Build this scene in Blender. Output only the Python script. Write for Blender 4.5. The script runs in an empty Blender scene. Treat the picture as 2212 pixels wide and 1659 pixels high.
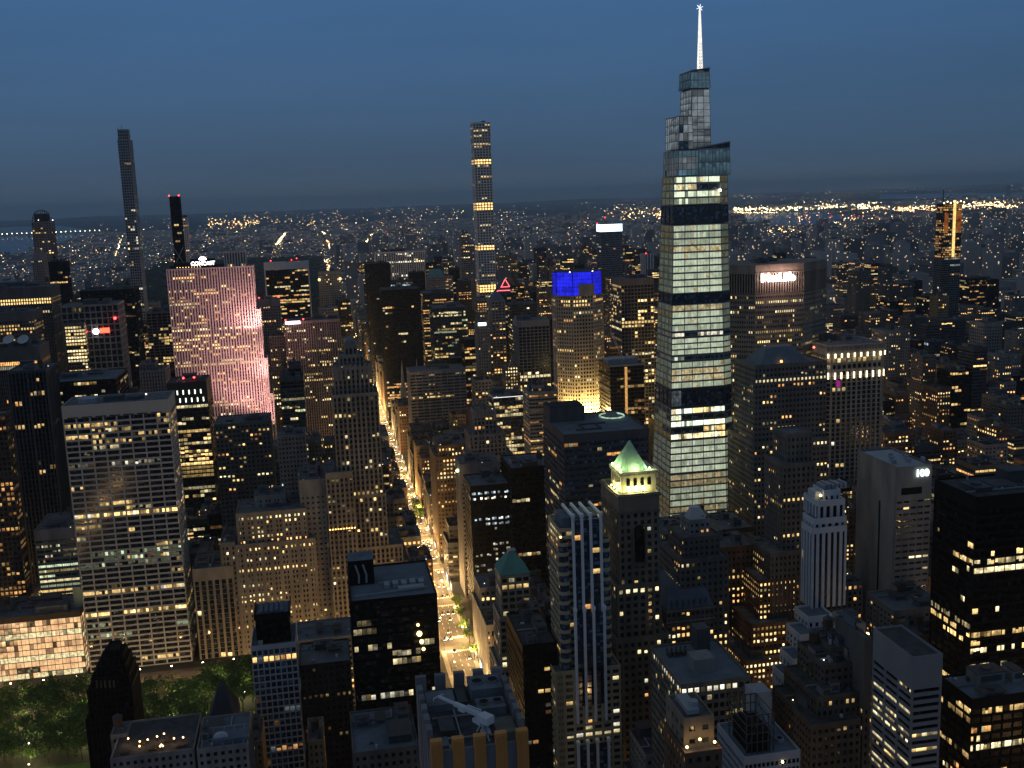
import bpy, math, random
import numpy as np
from mathutils import Vector, Matrix
random.seed(7); rng = random.Random(11)
S = bpy.context.scene
COL = S.collection
# ------------------------------------------------------------------ camera
YAW, PIT, ROL, FPX = math.radians(10.51), math.radians(-10.1), math.radians(-2.0), 2285.0
CAM = np.array([3.0, 20.0, 308.0])
_F = np.array([math.sin(YAW)*math.cos(PIT), math.cos(YAW)*math.cos(PIT), math.sin(PIT)])
_R = np.array([math.cos(YAW), -math.sin(YAW), 0.0]); _U = np.cross(_R, _F)
_R2 = _R*math.cos(ROL)+_U*math.sin(ROL); _U2 = -_R*math.sin(ROL)+_U*math.cos(ROL)
cd = bpy.data.cameras.new('camera'); cam = bpy.data.objects.new('camera', cd); COL.objects.link(cam)
cd.sensor_width = 36; cd.lens = 36*FPX/2212; cd.clip_start = 1; cd.clip_end = 120000
cam.matrix_world = Matrix(((_R2[0], _U2[0], -_F[0], CAM[0]), (_R2[1], _U2[1], -_F[1], CAM[1]), (_R2[2], _U2[2], -_F[2], CAM[2]), (0, 0, 0, 1)))
S.camera = cam
# survey helpers: sight lines of the photograph (2212 px wide) met with a vertical or level plane of the city
def at(u, v, Y):
    d = _F+_R2*(u-1106)/FPX-_U2*(v-829.5)/FPX
    return CAM+d*(Y-CAM[1])/d[1]
def atz(u, v, Z=0.0):
    d = _F+_R2*(u-1106)/FPX-_U2*(v-829.5)/FPX
    return CAM+d*(Z-CAM[2])/d[2]
def toscreen(P):
    d = np.array(P, float)-CAM; z = d@_F
    if z < 1: return None
    return (1106+FPX*(d@_R2)/z, 829.5-FPX*(d@_U2)/z, z)
# ------------------------------------------------------------------ world, moon-weak sun, exposure
W = bpy.data.worlds.new('World'); S.world = W; W.use_nodes = True
nt = W.node_tree; nt.nodes.clear()
def N(nt, t, **k):
    n = nt.nodes.new(t)
    for a, b in k.items(): setattr(n, a, b)
    return n
out = N(nt, 'ShaderNodeOutputWorld'); bg = N(nt, 'ShaderNodeBackground')
sky = N(nt, 'ShaderNodeTexSky'); sky.sky_type = 'NISHITA'; sky.sun_disc = False
SUN_EL, SUN_ROT = math.radians(-3.0), math.radians(-70)
sky.sun_elevation = SUN_EL; sky.sun_rotation = SUN_ROT; sky.air_density = 1.0; sky.dust_density = 0.6; sky.ozone_density = 2.0
tc = N(nt, 'ShaderNodeTexCoord'); sx = N(nt, 'ShaderNodeSeparateXYZ'); nt.links.new(tc.outputs['Generated'], sx.inputs[0])
ramp = N(nt, 'ShaderNodeValToRGB'); nt.links.new(sx.outputs['Z'], ramp.inputs[0])
r = ramp.color_ramp
r.elements[0].position = 0.0; r.elements[0].color = (0.056, 0.088, 0.126, 1)
r.elements[1].position = 1.0; r.elements[1].color = (0.060, 0.076, 0.102, 1)
for p, c in ((0.03, (0.044, 0.084, 0.142)), (0.08, (0.043, 0.096, 0.182)), (0.17, (0.043, 0.112, 0.238)), (0.27, (0.050, 0.120, 0.24)), (0.42, (0.058, 0.080, 0.116))):
    e = r.elements.new(p); e.color = (*c, 1)
mixs = N(nt, 'ShaderNodeMix', data_type='RGBA', blend_type='ADD'); mixs.inputs[0].default_value = 0.35
nt.links.new(ramp.outputs[0], mixs.inputs[6]); nt.links.new(sky.outputs[0], mixs.inputs[7])
skm = N(nt, 'ShaderNodeVectorMath', operation='SCALE'); skm.inputs['Scale'].default_value = 0.12
nt.links.new(sky.outputs[0], skm.inputs[0]); nt.links.new(skm.outputs[0], mixs.inputs[7])
cn = N(nt, 'ShaderNodeTexNoise'); cn.inputs['Scale'].default_value = 2.2; cn.inputs['Detail'].default_value = 5; cm = N(nt, 'ShaderNodeMapping'); cm.inputs['Scale'].default_value = (1, 1, 7)
nt.links.new(tc.outputs['Generated'], cm.inputs[0]); nt.links.new(cm.outputs[0], cn.inputs['Vector']); cr_ = N(nt, 'ShaderNodeMapRange'); cr_.inputs['From Min'].default_value = .3; cr_.inputs['From Max'].default_value = .7; cr_.inputs['To Min'].default_value = .93; cr_.inputs['To Max'].default_value = 1.08
nt.links.new(cn.outputs['Fac'], cr_.inputs['Value']); cs_ = N(nt, 'ShaderNodeVectorMath', operation='SCALE'); nt.links.new(mixs.outputs[2], cs_.inputs[0]); nt.links.new(cr_.outputs[0], cs_.inputs['Scale']); nt.links.new(cs_.outputs[0], bg.inputs[0]); bg.inputs[1].default_value = 1.0
nt.links.new(bg.outputs[0], out.inputs[0])
sl = bpy.data.lights.new('sun', 'SUN'); sl.energy = 0.06; sl.angle = math.radians(20); sl.color = (0.75, 0.85, 1.0)
so = bpy.data.objects.new('sun', sl); COL.objects.link(so)
so.rotation_euler = (math.radians(58), 0, math.radians(-75))
S.view_settings.view_transform = 'Standard'; S.view_settings.look = 'None'; S.view_settings.exposure = 0.15; S.view_settings.gamma = 1.0
S.render.engine = 'CYCLES'; S.cycles.use_denoising = True; S.cycles.max_bounces = 4; S.cycles.diffuse_bounces = 2; S.cycles.glossy_bounces = 2
S.cycles.transparent_max_bounces = 4; S.cycles.volume_bounces = 1; S.cycles.sample_clamp_indirect = 4
S.cycles.use_light_tree = True
try: S.cycles.denoiser = 'OPENIMAGEDENOISE'; S.cycles.denoising_input_passes = 'RGB_ALBEDO_NORMAL'
except Exception: pass
# ------------------------------------------------------------------ materials
MAT = {}
def newmat(name):
    m = bpy.data.materials.new(name); m.use_nodes = True; nt = m.node_tree; nt.nodes.clear()
    return m, nt
def wallmat(name, c, rough=0.85, var=0.35, scale=0.12, spec=0.3):
    if name in MAT: return MAT[name]
    m, nt = newmat(name)
    o = N(nt, 'ShaderNodeOutputMaterial'); b = N(nt, 'ShaderNodeBsdfPrincipled'); nt.links.new(b.outputs[0], o.inputs[0])
    t = N(nt, 'ShaderNodeTexCoord'); mp = N(nt, 'ShaderNodeMapping'); mp.inputs['Scale'].default_value = (1, 1, 0.25)
    nt.links.new(t.outputs['Object'], mp.inputs[0])
    n1 = N(nt, 'ShaderNodeTexNoise'); n1.inputs['Scale'].default_value = scale; n1.inputs['Detail'].default_value = 6; n1.inputs['Roughness'].default_value = 0.65
    nt.links.new(mp.outputs[0], n1.inputs['Vector'])
    cr = N(nt, 'ShaderNodeValToRGB'); nt.links.new(n1.outputs['Fac'], cr.inputs[0])
    cr.color_ramp.elements[0].position = 0.3; cr.color_ramp.elements[1].position = 0.72
    cr.color_ramp.elements[0].color = (*[x*(1-var) for x in c], 1); cr.color_ramp.elements[1].color = (*[min(1, x*(1+var)) for x in c], 1)
    nt.links.new(cr.outputs[0], b.inputs['Base Color']); b.inputs['Roughness'].default_value = rough
    b.inputs['Specular IOR Level'].default_value = spec
    MAT[name] = m; return m
def glassmat(name, c=(0.008, 0.010, 0.014), rough=0.1, cell=1.6, tint=1.0):
    if name in MAT: return MAT[name]
    m, nt = newmat(name)
    o = N(nt, 'ShaderNodeOutputMaterial'); b = N(nt, 'ShaderNodeBsdfPrincipled'); nt.links.new(b.outputs[0], o.inputs[0])
    t = N(nt, 'ShaderNodeTexCoord'); sc = N(nt, 'ShaderNodeVectorMath', operation='SCALE'); sc.inputs['Scale'].default_value = 1/cell
    fl = N(nt, 'ShaderNodeVectorMath', operation='FLOOR'); wn = N(nt, 'ShaderNodeTexWhiteNoise')
    nt.links.new(t.outputs['Object'], sc.inputs[0]); nt.links.new(sc.outputs[0], fl.inputs[0]); nt.links.new(fl.outputs[0], wn.inputs['Vector'])
    pw = N(nt, 'ShaderNodeMath', operation='POWER'); pw.inputs[1].default_value = 5; nt.links.new(wn.outputs['Value'], pw.inputs[0])
    mx = N(nt, 'ShaderNodeMix', data_type='RGBA'); nt.links.new(pw.outputs[0], mx.inputs[0])
    mx.inputs[6].default_value = (*c, 1); mx.inputs[7].default_value = (*[min(1, x*7+0.02) for x in c], 1)
    nt.links.new(mx.outputs[2], b.inputs['Base Color']); b.inputs['Roughness'].default_value = rough
    b.inputs['Specular IOR Level'].default_value = 0.5*tint
    MAT[name] = m; return m
def litmat(name, c, s, nscale=0.45, lo=0.25, sample=False, alpha=0.0):
    if name in MAT: return MAT[name]
    m, nt = newmat(name)
    o = N(nt, 'ShaderNodeOutputMaterial'); e = N(nt, 'ShaderNodeEmission'); nt.links.new(e.outputs[0], o.inputs[0])
    e.inputs[0].default_value = (*c, 1)
    g = N(nt, 'ShaderNodeNewGeometry'); n1 = N(nt, 'ShaderNodeTexNoise'); n1.inputs['Scale'].default_value = nscale; n1.inputs['Detail'].default_value = 3; n1.inputs['Roughness'].default_value = 0.7
    nt.links.new(g.outputs['Position'], n1.inputs['Vector'])
    mr = N(nt, 'ShaderNodeMapRange'); mr.inputs['From Min'].default_value = 0.33; mr.inputs['From Max'].default_value = 0.62
    mr.inputs['To Min'].default_value = s*lo; mr.inputs['To Max'].default_value = s
    nt.links.new(n1.outputs['Fac'], mr.inputs['Value']); nt.links.new(mr.outputs[0], e.inputs[1])
    if not sample: m.cycles.emission_sampling = 'NONE'
    MAT[name] = m; return m
HUES = {'warm': (1.0, 0.66, 0.24), 'amber': (1.0, 0.48, 0.15), 'pale': (1.0, 0.82, 0.44), 'white': (1.0, 0.92, 0.70), 'cool': (0.70, 0.88, 1.0), 'green': (0.80, 0.95, 0.60), 'pink': (1.0, 0.58, 0.28)}
LEV = {'a': 2.3, 'b': 1.15, 'c': 0.38, 'd': 0.11}
def lit(h, l):
    if h in ('vand', 'vdim', 'crn', 'pink', 'band', 'teal'): return litmat('lit_'+h+'_'+l, HUES[h], LEV[l], nscale=.16, lo=.5)
    return litmat('lit_'+h+'_'+l, HUES[h], LEV[l], lo=.3)
LIM = wallmat('limestone', (0.27, 0.25, 0.22)); LIMD = wallmat('dark_limestone', (0.135, 0.125, 0.11)); BRK = wallmat('brown_brick', (0.15, 0.09, 0.055))
TAN = wallmat('tan_brick', (0.33, 0.22, 0.11)); CON = wallmat('concrete', (0.30, 0.29, 0.27)); WHT = wallmat('white_stone', (0.62, 0.62, 0.60), var=0.12)
GRY = wallmat('grey_stone', (0.24, 0.235, 0.225)); BLK = wallmat('black_metal', (0.006, 0.006, 0.007), 0.6, var=0.2, spec=0.12); BRZ = wallmat('bronze_metal', (0.045, 0.035, 0.028), 0.5)
DGR = wallmat('dark_grey_metal', (0.07, 0.072, 0.078), 0.6); STL = wallmat('steel', (0.32, 0.35, 0.38), 0.45, var=0.15); PNK = wallmat('pinkish_stone', (0.27, 0.225, 0.21))
ROOF = wallmat('roof_gravel', (0.15, 0.16, 0.17), 0.95, var=0.55, scale=0.3); ROOFD = wallmat('dark_roof', (0.07, 0.075, 0.08), 0.95, var=0.5, scale=0.3)
COP = wallmat('green_copper', (0.10, 0.30, 0.27), 0.7, var=0.2); COPL = wallmat('pale_green_copper', (0.40, 0.58, 0.45), 0.7, var=0.15)
WOOD = wallmat('weathered_wood', (0.10, 0.06, 0.035)); BLU = wallmat('blue_grey_roof', (0.13, 0.17, 0.21), 0.8, var=0.3)
GLS = glassmat('dark_glass'); GLB = glassmat('blue_glass', (0.02, 0.035, 0.055), 0.08); GLG = glassmat('green_glass', (0.012, 0.03, 0.028), 0.12); GLX = glassmat('clear_grey_glass', (0.045, 0.055, 0.06), 0.15)
GLK = glassmat('black_glass', (0.002, 0.002, 0.003), 0.2, tint=0.2)
# ------------------------------------------------------------------ mesh helpers
class MB:
    def __init__(s): s.v = []; s.f = []; s.m = []
    def box(s, x0, x1, y0, y1, z0, z1, m=0):
        i = len(s.v)
        s.v += [(x0, y0, z0), (x1, y0, z0), (x1, y1, z0), (x0, y1, z0), (x0, y0, z1), (x1, y0, z1), (x1, y1, z1), (x0, y1, z1)]
        s.f += [(i, i+3, i+2, i+1), (i+4, i+5, i+6, i+7), (i, i+1, i+5, i+4), (i+1, i+2, i+6, i+5), (i+2, i+3, i+7, i+6), (i+3, i, i+4, i+7)]
        s.m += [m]*6
    def quad(s, a, b, c, d, m=0):
        i = len(s.v); s.v += [tuple(a), tuple(b), tuple(c), tuple(d)]; s.f.append((i, i+1, i+2, i+3)); s.m.append(m)
    def prism(s, p0, z0, p1, z1, m=0, cap=True):
        """p0 and p1: rings of (x,y); z scalar or list per vertex"""
        n = len(p0); i = len(s.v)
        za = z0 if hasattr(z0, '__len__') else [z0]*n; zb = z1 if hasattr(z1, '__len__') else [z1]*n
        s.v += [(p[0], p[1], z) for p, z in zip(p0, za)]+[(p[0], p[1], z) for p, z in zip(p1, zb)]
        for k in range(n): s.f.append((i+k, i+(k+1) % n, i+n+(k+1) % n, i+n+k)); s.m.append(m)
        if cap: s.f.append(tuple(range(i+n, i+2*n))); s.f.append(tuple(reversed(range(i, i+n)))); s.m += [m, m]
    def cyl(s, x, y, z0, z1, r0, r1=None, n=12, m=0):
        r1 = r0 if r1 is None else r1
        a = [(x+r0*math.cos(2*math.pi*k/n), y+r0*math.sin(2*math.pi*k/n)) for k in range(n)]
        b = [(x+r1*math.cos(2*math.pi*k/n), y+r1*math.sin(2*math.pi*k/n)) for k in range(n)]
        s.prism(a, z0, b, z1, m)
    def bar(s, a, b, w, m=0):
        a = Vector(a); b = Vector(b); d = (b-a).normalized(); u = d.cross(Vector((0, 0, 1)))
        if u.length < 1e-3: u = Vector((1, 0, 0))
        u.normalize(); t = d.cross(u); i = len(s.v); h = w/2
        for p in (a, b):
            for q in ((-h, -h), (h, -h), (h, h), (-h, h)): s.v.append(tuple(p+u*q[0]+t*q[1]))
        s.f += [(i, i+1, i+2, i+3), (i+7, i+6, i+5, i+4)]+[(i+k, i+4+k, i+4+(k+1) % 4, i+(k+1) % 4) for k in range(4)]; s.m += [m]*6
    def ball(s, x, y, z, r, n=8, m=0, sz=1.0):
        i = len(s.v); R = n//2
        for j in range(1, R):
            ph = math.pi*j/R
            for k in range(n): s.v.append((x+r*math.sin(ph)*math.cos(2*math.pi*k/n), y+r*math.sin(ph)*math.sin(2*math.pi*k/n), z+r*sz*math.cos(ph)))
        s.v += [(x, y, z+r*sz), (x, y, z-r*sz)]; T = len(s.v)-2
        for j in range(R-2):
            for k in range(n): s.f.append((i+j*n+k, i+(j+1)*n+k, i+(j+1)*n+(k+1) % n, i+j*n+(k+1) % n)); s.m.append(m)
        for k in range(n):
            s.f.append((i+k, i+(k+1) % n, T)); s.m.append(m); b = i+(R-2)*n; s.f.append((b+(k+1) % n, b+k, T+1)); s.m.append(m)
    def mesh(s, name, mats):
        me = bpy.data.meshes.new(name); me.from_pydata(s.v, [], s.f)
        for x in (mats if isinstance(mats, (list, tuple)) else [mats]): me.materials.append(x)
        if any(s.m): me.polygons.foreach_set('material_index', s.m)
        me.update(); return me
    def build(s, name, mats, parent=None, loc=None, off=None, **props):
        if off is not None: s.v = [(a-off[0], b-off[1], c-off[2]) for a, b, c in s.v]
        o = bpy.data.objects.new(name, s.mesh(name, mats)); COL.objects.link(o)
        if parent: o.parent = parent
        if loc is not None: o.location = loc
        for k, x in props.items(): o[k] = x
        return o
def empty(name, loc, label, cat, group=None, **props):
    o = bpy.data.objects.new(name, None); o.empty_display_size = 1; COL.objects.link(o); o.location = loc
    o['label'] = label; o['category'] = cat
    if group: o['group'] = group
    for k, x in props.items(): o[k] = x
    return o
def struct(name, mb, mat): return mb.build(name, mat, kind='structure')
def textmesh(s, size, mat, name, parent, loc, rot, depth=0.3, align='CENTER', bold=0.0):
    cu = bpy.data.curves.new(name, 'FONT'); cu.body = s; cu.size = size; cu.extrude = depth; cu.align_x = align; cu.offset = bold
    o = bpy.data.objects.new(name, cu); me = bpy.data.meshes.new_from_object(o); bpy.data.objects.remove(o)
    me.materials.clear(); me.materials.append(mat)
    o = bpy.data.objects.new(name, me); COL.objects.link(o); o.parent = parent; o.location = loc; o.rotation_euler = rot
    return o
PANE = {}
def litpane(h, l):
    base = lit(h, l); nm = base.name+'_room'
    if nm in MAT: return MAT[nm]
    m = base.copy(); m.name = nm; nt = m.node_tree; e = [n for n in nt.nodes if n.type == 'EMISSION'][0]; src = e.inputs[1].links[0].from_socket
    t = N(nt, 'ShaderNodeTexCoord'); sx_ = N(nt, 'ShaderNodeSeparateXYZ'); nt.links.new(t.outputs['Generated'], sx_.inputs[0])
    a = N(nt, 'ShaderNodeMapRange'); a.inputs['To Min'].default_value = .5; a.inputs['To Max'].default_value = 1.25; nt.links.new(sx_.outputs['Z'], a.inputs['Value'])  # ceiling light put into the pane: emission rises towards the top
    oi = N(nt, 'ShaderNodeObjectInfo'); b = N(nt, 'ShaderNodeMapRange'); b.inputs['To Min'].default_value = .45 if h not in ('vand', 'crn', 'teal', 'vdim', 'band') else .8; b.inputs['To Max'].default_value = 1.35 if h not in ('vand', 'crn', 'teal', 'vdim', 'band') else 1.05; nt.links.new(oi.outputs['Random'], b.inputs['Value'])
    # blinds: some rooms keep a lowered half
    g = N(nt, 'ShaderNodeMath', operation='GREATER_THAN'); nt.links.new(sx_.outputs['Z'], g.inputs[0]); q = N(nt, 'ShaderNodeMath', operation='FRACT'); q2 = N(nt, 'ShaderNodeMath', operation='MULTIPLY'); q2.inputs[1].default_value = 7.3; nt.links.new(oi.outputs['Random'], q2.inputs[0]); nt.links.new(q2.outputs[0], q.inputs[0])
    q3 = N(nt, 'ShaderNodeMapRange'); q3.inputs['From Min'].default_value = 0; q3.inputs['From Max'].default_value = 1; q3.inputs['To Min'].default_value = .45; q3.inputs['To Max'].default_value = 1.6; nt.links.new(q.outputs[0], q3.inputs['Value']); nt.links.new(q3.outputs[0], g.inputs[1])
    d = N(nt, 'ShaderNodeMapRange'); d.inputs['To Min'].default_value = 1; d.inputs['To Max'].default_value = .5; nt.links.new(g.outputs[0], d.inputs['Value'])
    m1 = N(nt, 'ShaderNodeMath', operation='MULTIPLY'); m2 = N(nt, 'ShaderNodeMath', operation='MULTIPLY'); m3 = N(nt, 'ShaderNodeMath', operation='MULTIPLY')
    nt.links.new(a.outputs[0], m1.inputs[0]); nt.links.new(b.outputs[0], m1.inputs[1]); nt.links.new(m1.outputs[0], m2.inputs[0]); nt.links.new(d.outputs[0], m2.inputs[1]); nt.links.new(m2.outputs[0], m3.inputs[0]); nt.links.new(src, m3.inputs[1]); nt.links.new(m3.outputs[0], e.inputs[1])
    m.cycles.emission_sampling = 'NONE'; MAT[nm] = m; return m
def pane_mesh(m):
    if m.name not in PANE:
        b = MB(); b.box(-.5, .5, -.02, .02, -.5, .5); PANE[m.name] = b.mesh('window', m)
    return PANE[m.name]
# ------------------------------------------------------------------ facade generator
STY = dict(bay=3.2, fh=3.7, pier=1.3, span=0.45, mode='N', inset=0.45, wall=LIM, glass=GLS, lit=0.06, rv=0.9, hues=('warm', 'pale', 'warm', 'amber'), lev='aabbc', run=0.45, cap=1.5, rows=(), sub=1, roof=ROOF, units=3, tank=False, pier2=0, big=0)
def style(**k): d = dict(STY); d.update(k); return d
class Bld:
    def __init__(s, name, label, cat, cx, cy, group=None):
        s.root = empty(name, (cx, cy, 0), label, cat, group); s.o = (cx, cy, 0)
        s.wall = {}; s.glass = {}; s.roofm = {}; s.panes = []; s.foot = []; s.gl = []; s.rf = []; s.rg = random.Random(hash(label) % 99991 if False else sum(ord(c)*(i+3) for i, c in enumerate(label)))
    def w(s, d, m):
        if m.name not in d: d[m.name] = (MB(), m)
        return d[m.name][0]
    def seg(s, x0, x1, y0, y1, z0, z1, st, cap=None, roof=True, units=None):
        rg = s.rg; st = st; fh = st['fh']; cap = st['cap'] if cap is None else cap
        s.foot.append((x0, x1, y0, y1, z1))
        w = s.w(s.wall, st['wall']); g = MB(); s.gl.append((g, st['glass'])); ins = min(st['inset'], (x1-x0)/6)
        H = z1-z0-cap; nf = max(1, round(H/fh)); fh = H/nf; sp = st['span']*fh; w2 = s.w(s.wall, st.get('spw') or st['wall'])
        g.box(x0+ins, x1-ins, y0+ins, y1-ins, z0, z1-1.2)
        mode = st['mode']; pr = 0.15 if mode != 'V' else 0.0
        so = 0.0 if mode != 'V' else min(0.25, ins*0.55)     # slab pulled back when piers dominate
        po = 0.03 if mode != 'H' else min(0.2, ins*0.5)
        if mode == 'N': so, po = 0.04, 0.0
        if sp > 0.05:
            for k in range(nf+1):
                za = z0+k*fh-sp/2; zb = za+sp
                if k == 0: za = z0
                if k == nf: zb = z1-cap+0.01
                w2.box(x0+so, x1-so, y0+so, y1-so, za, zb)
        if cap > 0:
            t = 0.5
            w.box(x0, x1, y0, y0+t, z1-cap, z1); w.box(x0, x1, y1-t, y1, z1-cap, z1); w.box(x0, x0+t, y0+t, y1-t, z1-cap, z1); w.box(x1-t, x1, y0+t, y1-t, z1-cap, z1)
        if roof:
            rm = MB(); s.rf.append((rm, st['roof'])); rm.box(x0+.5, x1-.5, y0+.5, y1-.5, z1-1.25, z1-0.9)
        vis = [('S', x0, x1, y0)]
        if (x0 > CAM[0]): vis.append(('W', y0, y1, x0))
        elif (x1 < CAM[0]): vis.append(('E', y0, y1, x1))
        faces = [('S', x0, x1, y0), ('W', y0, y1, x0), ('E', y0, y1, x1)]
        pw = st['pier']
        for F, a, b, c in faces:
            n = max(1, round((b-a)/st['bay'])); bw = (b-a)/n
            for k in range(n+1):
                wd = pw if not (st['pier2'] and k % st['pier2'] == 0) else pw*2.2
                q0 = a+k*bw-wd/2; q1 = q0+wd
                if k == 0: q0 = a+po; q1 = a+max(wd*0.75, 0.4)
                if k == n: q1 = b-po; q0 = b-max(wd*0.75, 0.4)
                if F == 'S': w.box(q0, q1, c+po, c+ins+.1, z0, z1-cap-0.02)
                elif k not in (0,):
                    if F == 'W': w.box(c+po, c+ins+.1, q0, q1, z0, z1-cap-0.02)
                    else: w.box(c-ins-.1, c-po, q0, q1, z0, z1-cap-0.02)
            if not any(F == q[0] for q in vis): continue
            for f in range(nf):
                zc = z0+(f+.5)*fh; fr = (z1-zc)/(z1-z0)
                p = (1.75 if st['lit'] < .5 else 1.3)*st['lit']*math.exp(rg.gauss(0, st['rv'])-st['rv']**2/2); hue = rg.choice(st['hues']); lev0 = rg.choice(st['lev'])
                for (r0, r1, pp, hh, ll) in st['rows']:
                    if r0 <= z1-zc <= r1: p = pp; hue = hh; lev0 = ll
                on = False
                if p > 0.5 and rg.random() < .6: st_run = 0.7
                else: st_run = st['run']
                for k in range(n):
                    if rg.random() > st_run or k == 0: on = rg.random() < p
                    if not on: continue
                    q0 = a+k*bw+pw/2; q1 = a+(k+1)*bw-pw/2
                    subs = st['sub']
                    for j in range(subs):
                        if subs > 1 and p < .9 and rg.random() < 0.22: continue
                        s0 = q0+(q1-q0)*j/subs+.06; s1 = q0+(q1-q0)*(j+1)/subs-.06
                        if s1-s0 < .2: continue
                        h = fh-sp-.1; zz = zc
                        if p < .9 and rg.random() < .3: h2 = h*rg.uniform(.55, .9); zz = zc-(h-h2)/2*rg.choice((1, 1, -1)); h = h2
                        hu = hue if p >= 1 or rg.random() < .8 else rg.choice(st['hues']); lv = lev0 if p >= 1 or rg.random() < .6 else rg.choice(st['lev']) if rg.random() < .6 else rg.choice('bcd')
                        e = 0.06
                        if F == 'S': s.panes.append(((s0+s1)/2, c+ins-e, zz, s1-s0, h, 0, hu, lv))
                        elif F == 'W': s.panes.append((c+ins-e, (s0+s1)/2, zz, s1-s0, h, 1, hu, lv))
                        else: s.panes.append((c-ins+e, (s0+s1)/2, zz, s1-s0, h, 1, hu, lv))
        if roof and (units if units is not None else st['units']):
            s.units(x0, x1, y0, y1, z1-.9, units if units is not None else st['units'], st)
    def units(s, x0, x1, y0, y1, z, n, st):
        rg = s.rg; W_, D_ = x1-x0, y1-y0
        used = []
        for k in range(n*3):
            if len(used) >= n: break
            w_, d_ = rg.uniform(.12, .38)*W_, rg.uniform(.15, .4)*D_; h = rg.uniform(1.6, 5.5)
            a = rg.uniform(x0+1.2, max(x0+1.3, x1-w_-1.2)); b = rg.uniform(y0+1.2, max(y0+1.3, y1-d_-1.2))
            if any(a < q[1]+.5 and a+w_ > q[0]-.5 and b < q[3]+.5 and b+d_ > q[2]-.5 for q in used): continue
            used.append((a, a+w_, b, b+d_)); m = MB(); m.box(a, a+w_, b, b+d_, z, z+h); m.box(a-.25, a+w_+.25, b-.25, b+d_+.25, z+h, z+h+.35, 1)
            kx = max(1, int(w_/3))
            ru = m.build('rooftop_unit', [rg.choice([GRY, CON, DGR, ROOF, BLU]), DGR], s.root, off=s.o); m = MB()
            m.box(a+w_*.12, a+w_*.88, b-.12, b+.1, z+h*.3, z+h*.8)
            m.build('louvre', DGR, ru, off=s.o)
            if rg.random() < .5: m = MB(); m.cyl(a+w_/2, b+d_/2, z+h+.3, z+h+1.2, min(w_, d_)*.3, n=10); m.build('fan', DGR, ru, off=s.o)
        if y0 < 1000 and W_ > 9:
            m = MB(); yy = y0+D_*rg.uniform(.2, .8); xx = x0+W_*rg.uniform(.2, .8); m.bar((x0+1, yy, z+.6), (xx, yy, z+.6), .5); m.bar((xx, yy, z+.6), (xx, y1-1.5, z+.6), .5); m.build('duct', rg.choice([STL, GRY]), s.root, off=s.o)
            for _ in range(5):
                a = rg.uniform(x0+1.2, x1-2.4); b = rg.uniform(y0+1.2, y1-2.4); e = rg.uniform(.6, 1.8); m = MB(); m.box(a, a+e, b, b+e*rg.uniform(.6, 1.3), z, z+rg.uniform(.5, 2.2)); m.build('vent', rg.choice([STL, DGR, WHT, BLU]), s.root, off=s.o)
            if rg.random() < .5: a = rg.uniform(x0+1.5, x1-1.5); b = rg.uniform(y0+1.5, y1-1.5); s.beacon(a, b, z+.2, rg.choice([(1, .8, .5), (1, .95, .85)]), 3, .28, 'roof_lamp')
        if st['tank'] or rg.random() < .2:
            a = rg.uniform(x0+3, max(x0+3.1, x1-3)); b = rg.uniform(y0+3, max(y0+3.1, y1-3)); m = MB()
            for i in (-1, 1):
                for j in (-1, 1): m.box(a+i*1.4-.12, a+i*1.4+.12, b+j*1.4-.12, b+j*1.4+.12, z, z+5)
            lg = m; m = MB(); m.cyl(a, b, z+4, z+8, 2.1, n=14); wt = m.build('water_tank', WOOD, s.root, off=s.o); lg.build('stand', DGR, wt, off=s.o); m = MB(); m.cyl(a, b, z+8, z+9.6, 2.3, .1, n=14); m.build('lid', DGR, wt, off=s.o)
    def beacon(s, x, y, z, c=(1, .03, .03), st=14, r=.9, name='beacon'):
        m = MB(); m.ball(x, y, z+r, r); m.box(x-.15, x+.15, y-.15, y+.15, z-1, z+.2, 1)
        return m.build(name, [litmat('lamp_%s_%s_%s' % tuple(int(q*100) for q in c)+'_%d' % int(st*10), c, st, lo=1), BLK], s.root, off=s.o)
    def done(s, maxind=100, minpx=4.0):
        for nm, (m, mt) in s.wall.items(): m.build('wall', mt, s.root, off=s.o)
        for m, mt in s.gl: m.build('glazing', mt, s.root, off=s.o)
        for m, mt in s.rf: m.build('roof', mt, s.root, off=s.o)
        for nm, (m, mt) in s.glass.items(): m.build('glazing', mt, s.root, off=s.o)
        for nm, (m, mt) in s.roofm.items(): m.build('roof', mt, s.root, off=s.o)
        def px(p):
            t = toscreen(p[:3])
            if t is None or not (-30 < t[0] < 2242 and -30 < t[1] < 1690): return 0
            return p[3]*p[4]*(1058/t[2])**2
        big = sorted(((px(p), i) for i, p in enumerate(s.panes)), reverse=True)
        ind = [i for a, i in big[:maxind] if a >= minpx]; iset = set(ind)
        for i in ind:
            x, y, z, w_, h, o_, hu, lv = s.panes[i]
            ob = bpy.data.objects.new('window', pane_mesh(litpane(hu, lv))); COL.objects.link(ob); ob.parent = s.root
            ob.location = (x-s.o[0], y-s.o[1], z); ob.scale = (w_, 1, h); ob.rotation_euler = (0, 0, math.pi/2*o_)
        rest = [p for i, p in enumerate(s.panes) if i not in iset]
        if rest:
            keys = sorted({(p[6], p[7]) for p in rest}); m = MB()
            for x, y, z, w_, h, o_, hu, lv in rest:
                k = keys.index((hu, lv))
                c_, s_ = math.cos(math.pi/2*o_)*w_/2, math.sin(math.pi/2*o_)*w_/2; nx, ny = s_/w_*.04, -c_/w_*.04
                q4 = [(x-c_+nx, y-s_+ny), (x+c_+nx, y+s_+ny), (x+c_-nx, y+s_-ny), (x-c_-nx, y-s_-ny)]
                m.prism(q4, z-h/2, q4, z+h/2, k)
            o = m.build('window', [lit(*k) for k in keys], s.root, off=s.o)
            if len(ind) >= 100 or len(rest) > 100 or True: o['kind'] = 'stuff'
        return s
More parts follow.
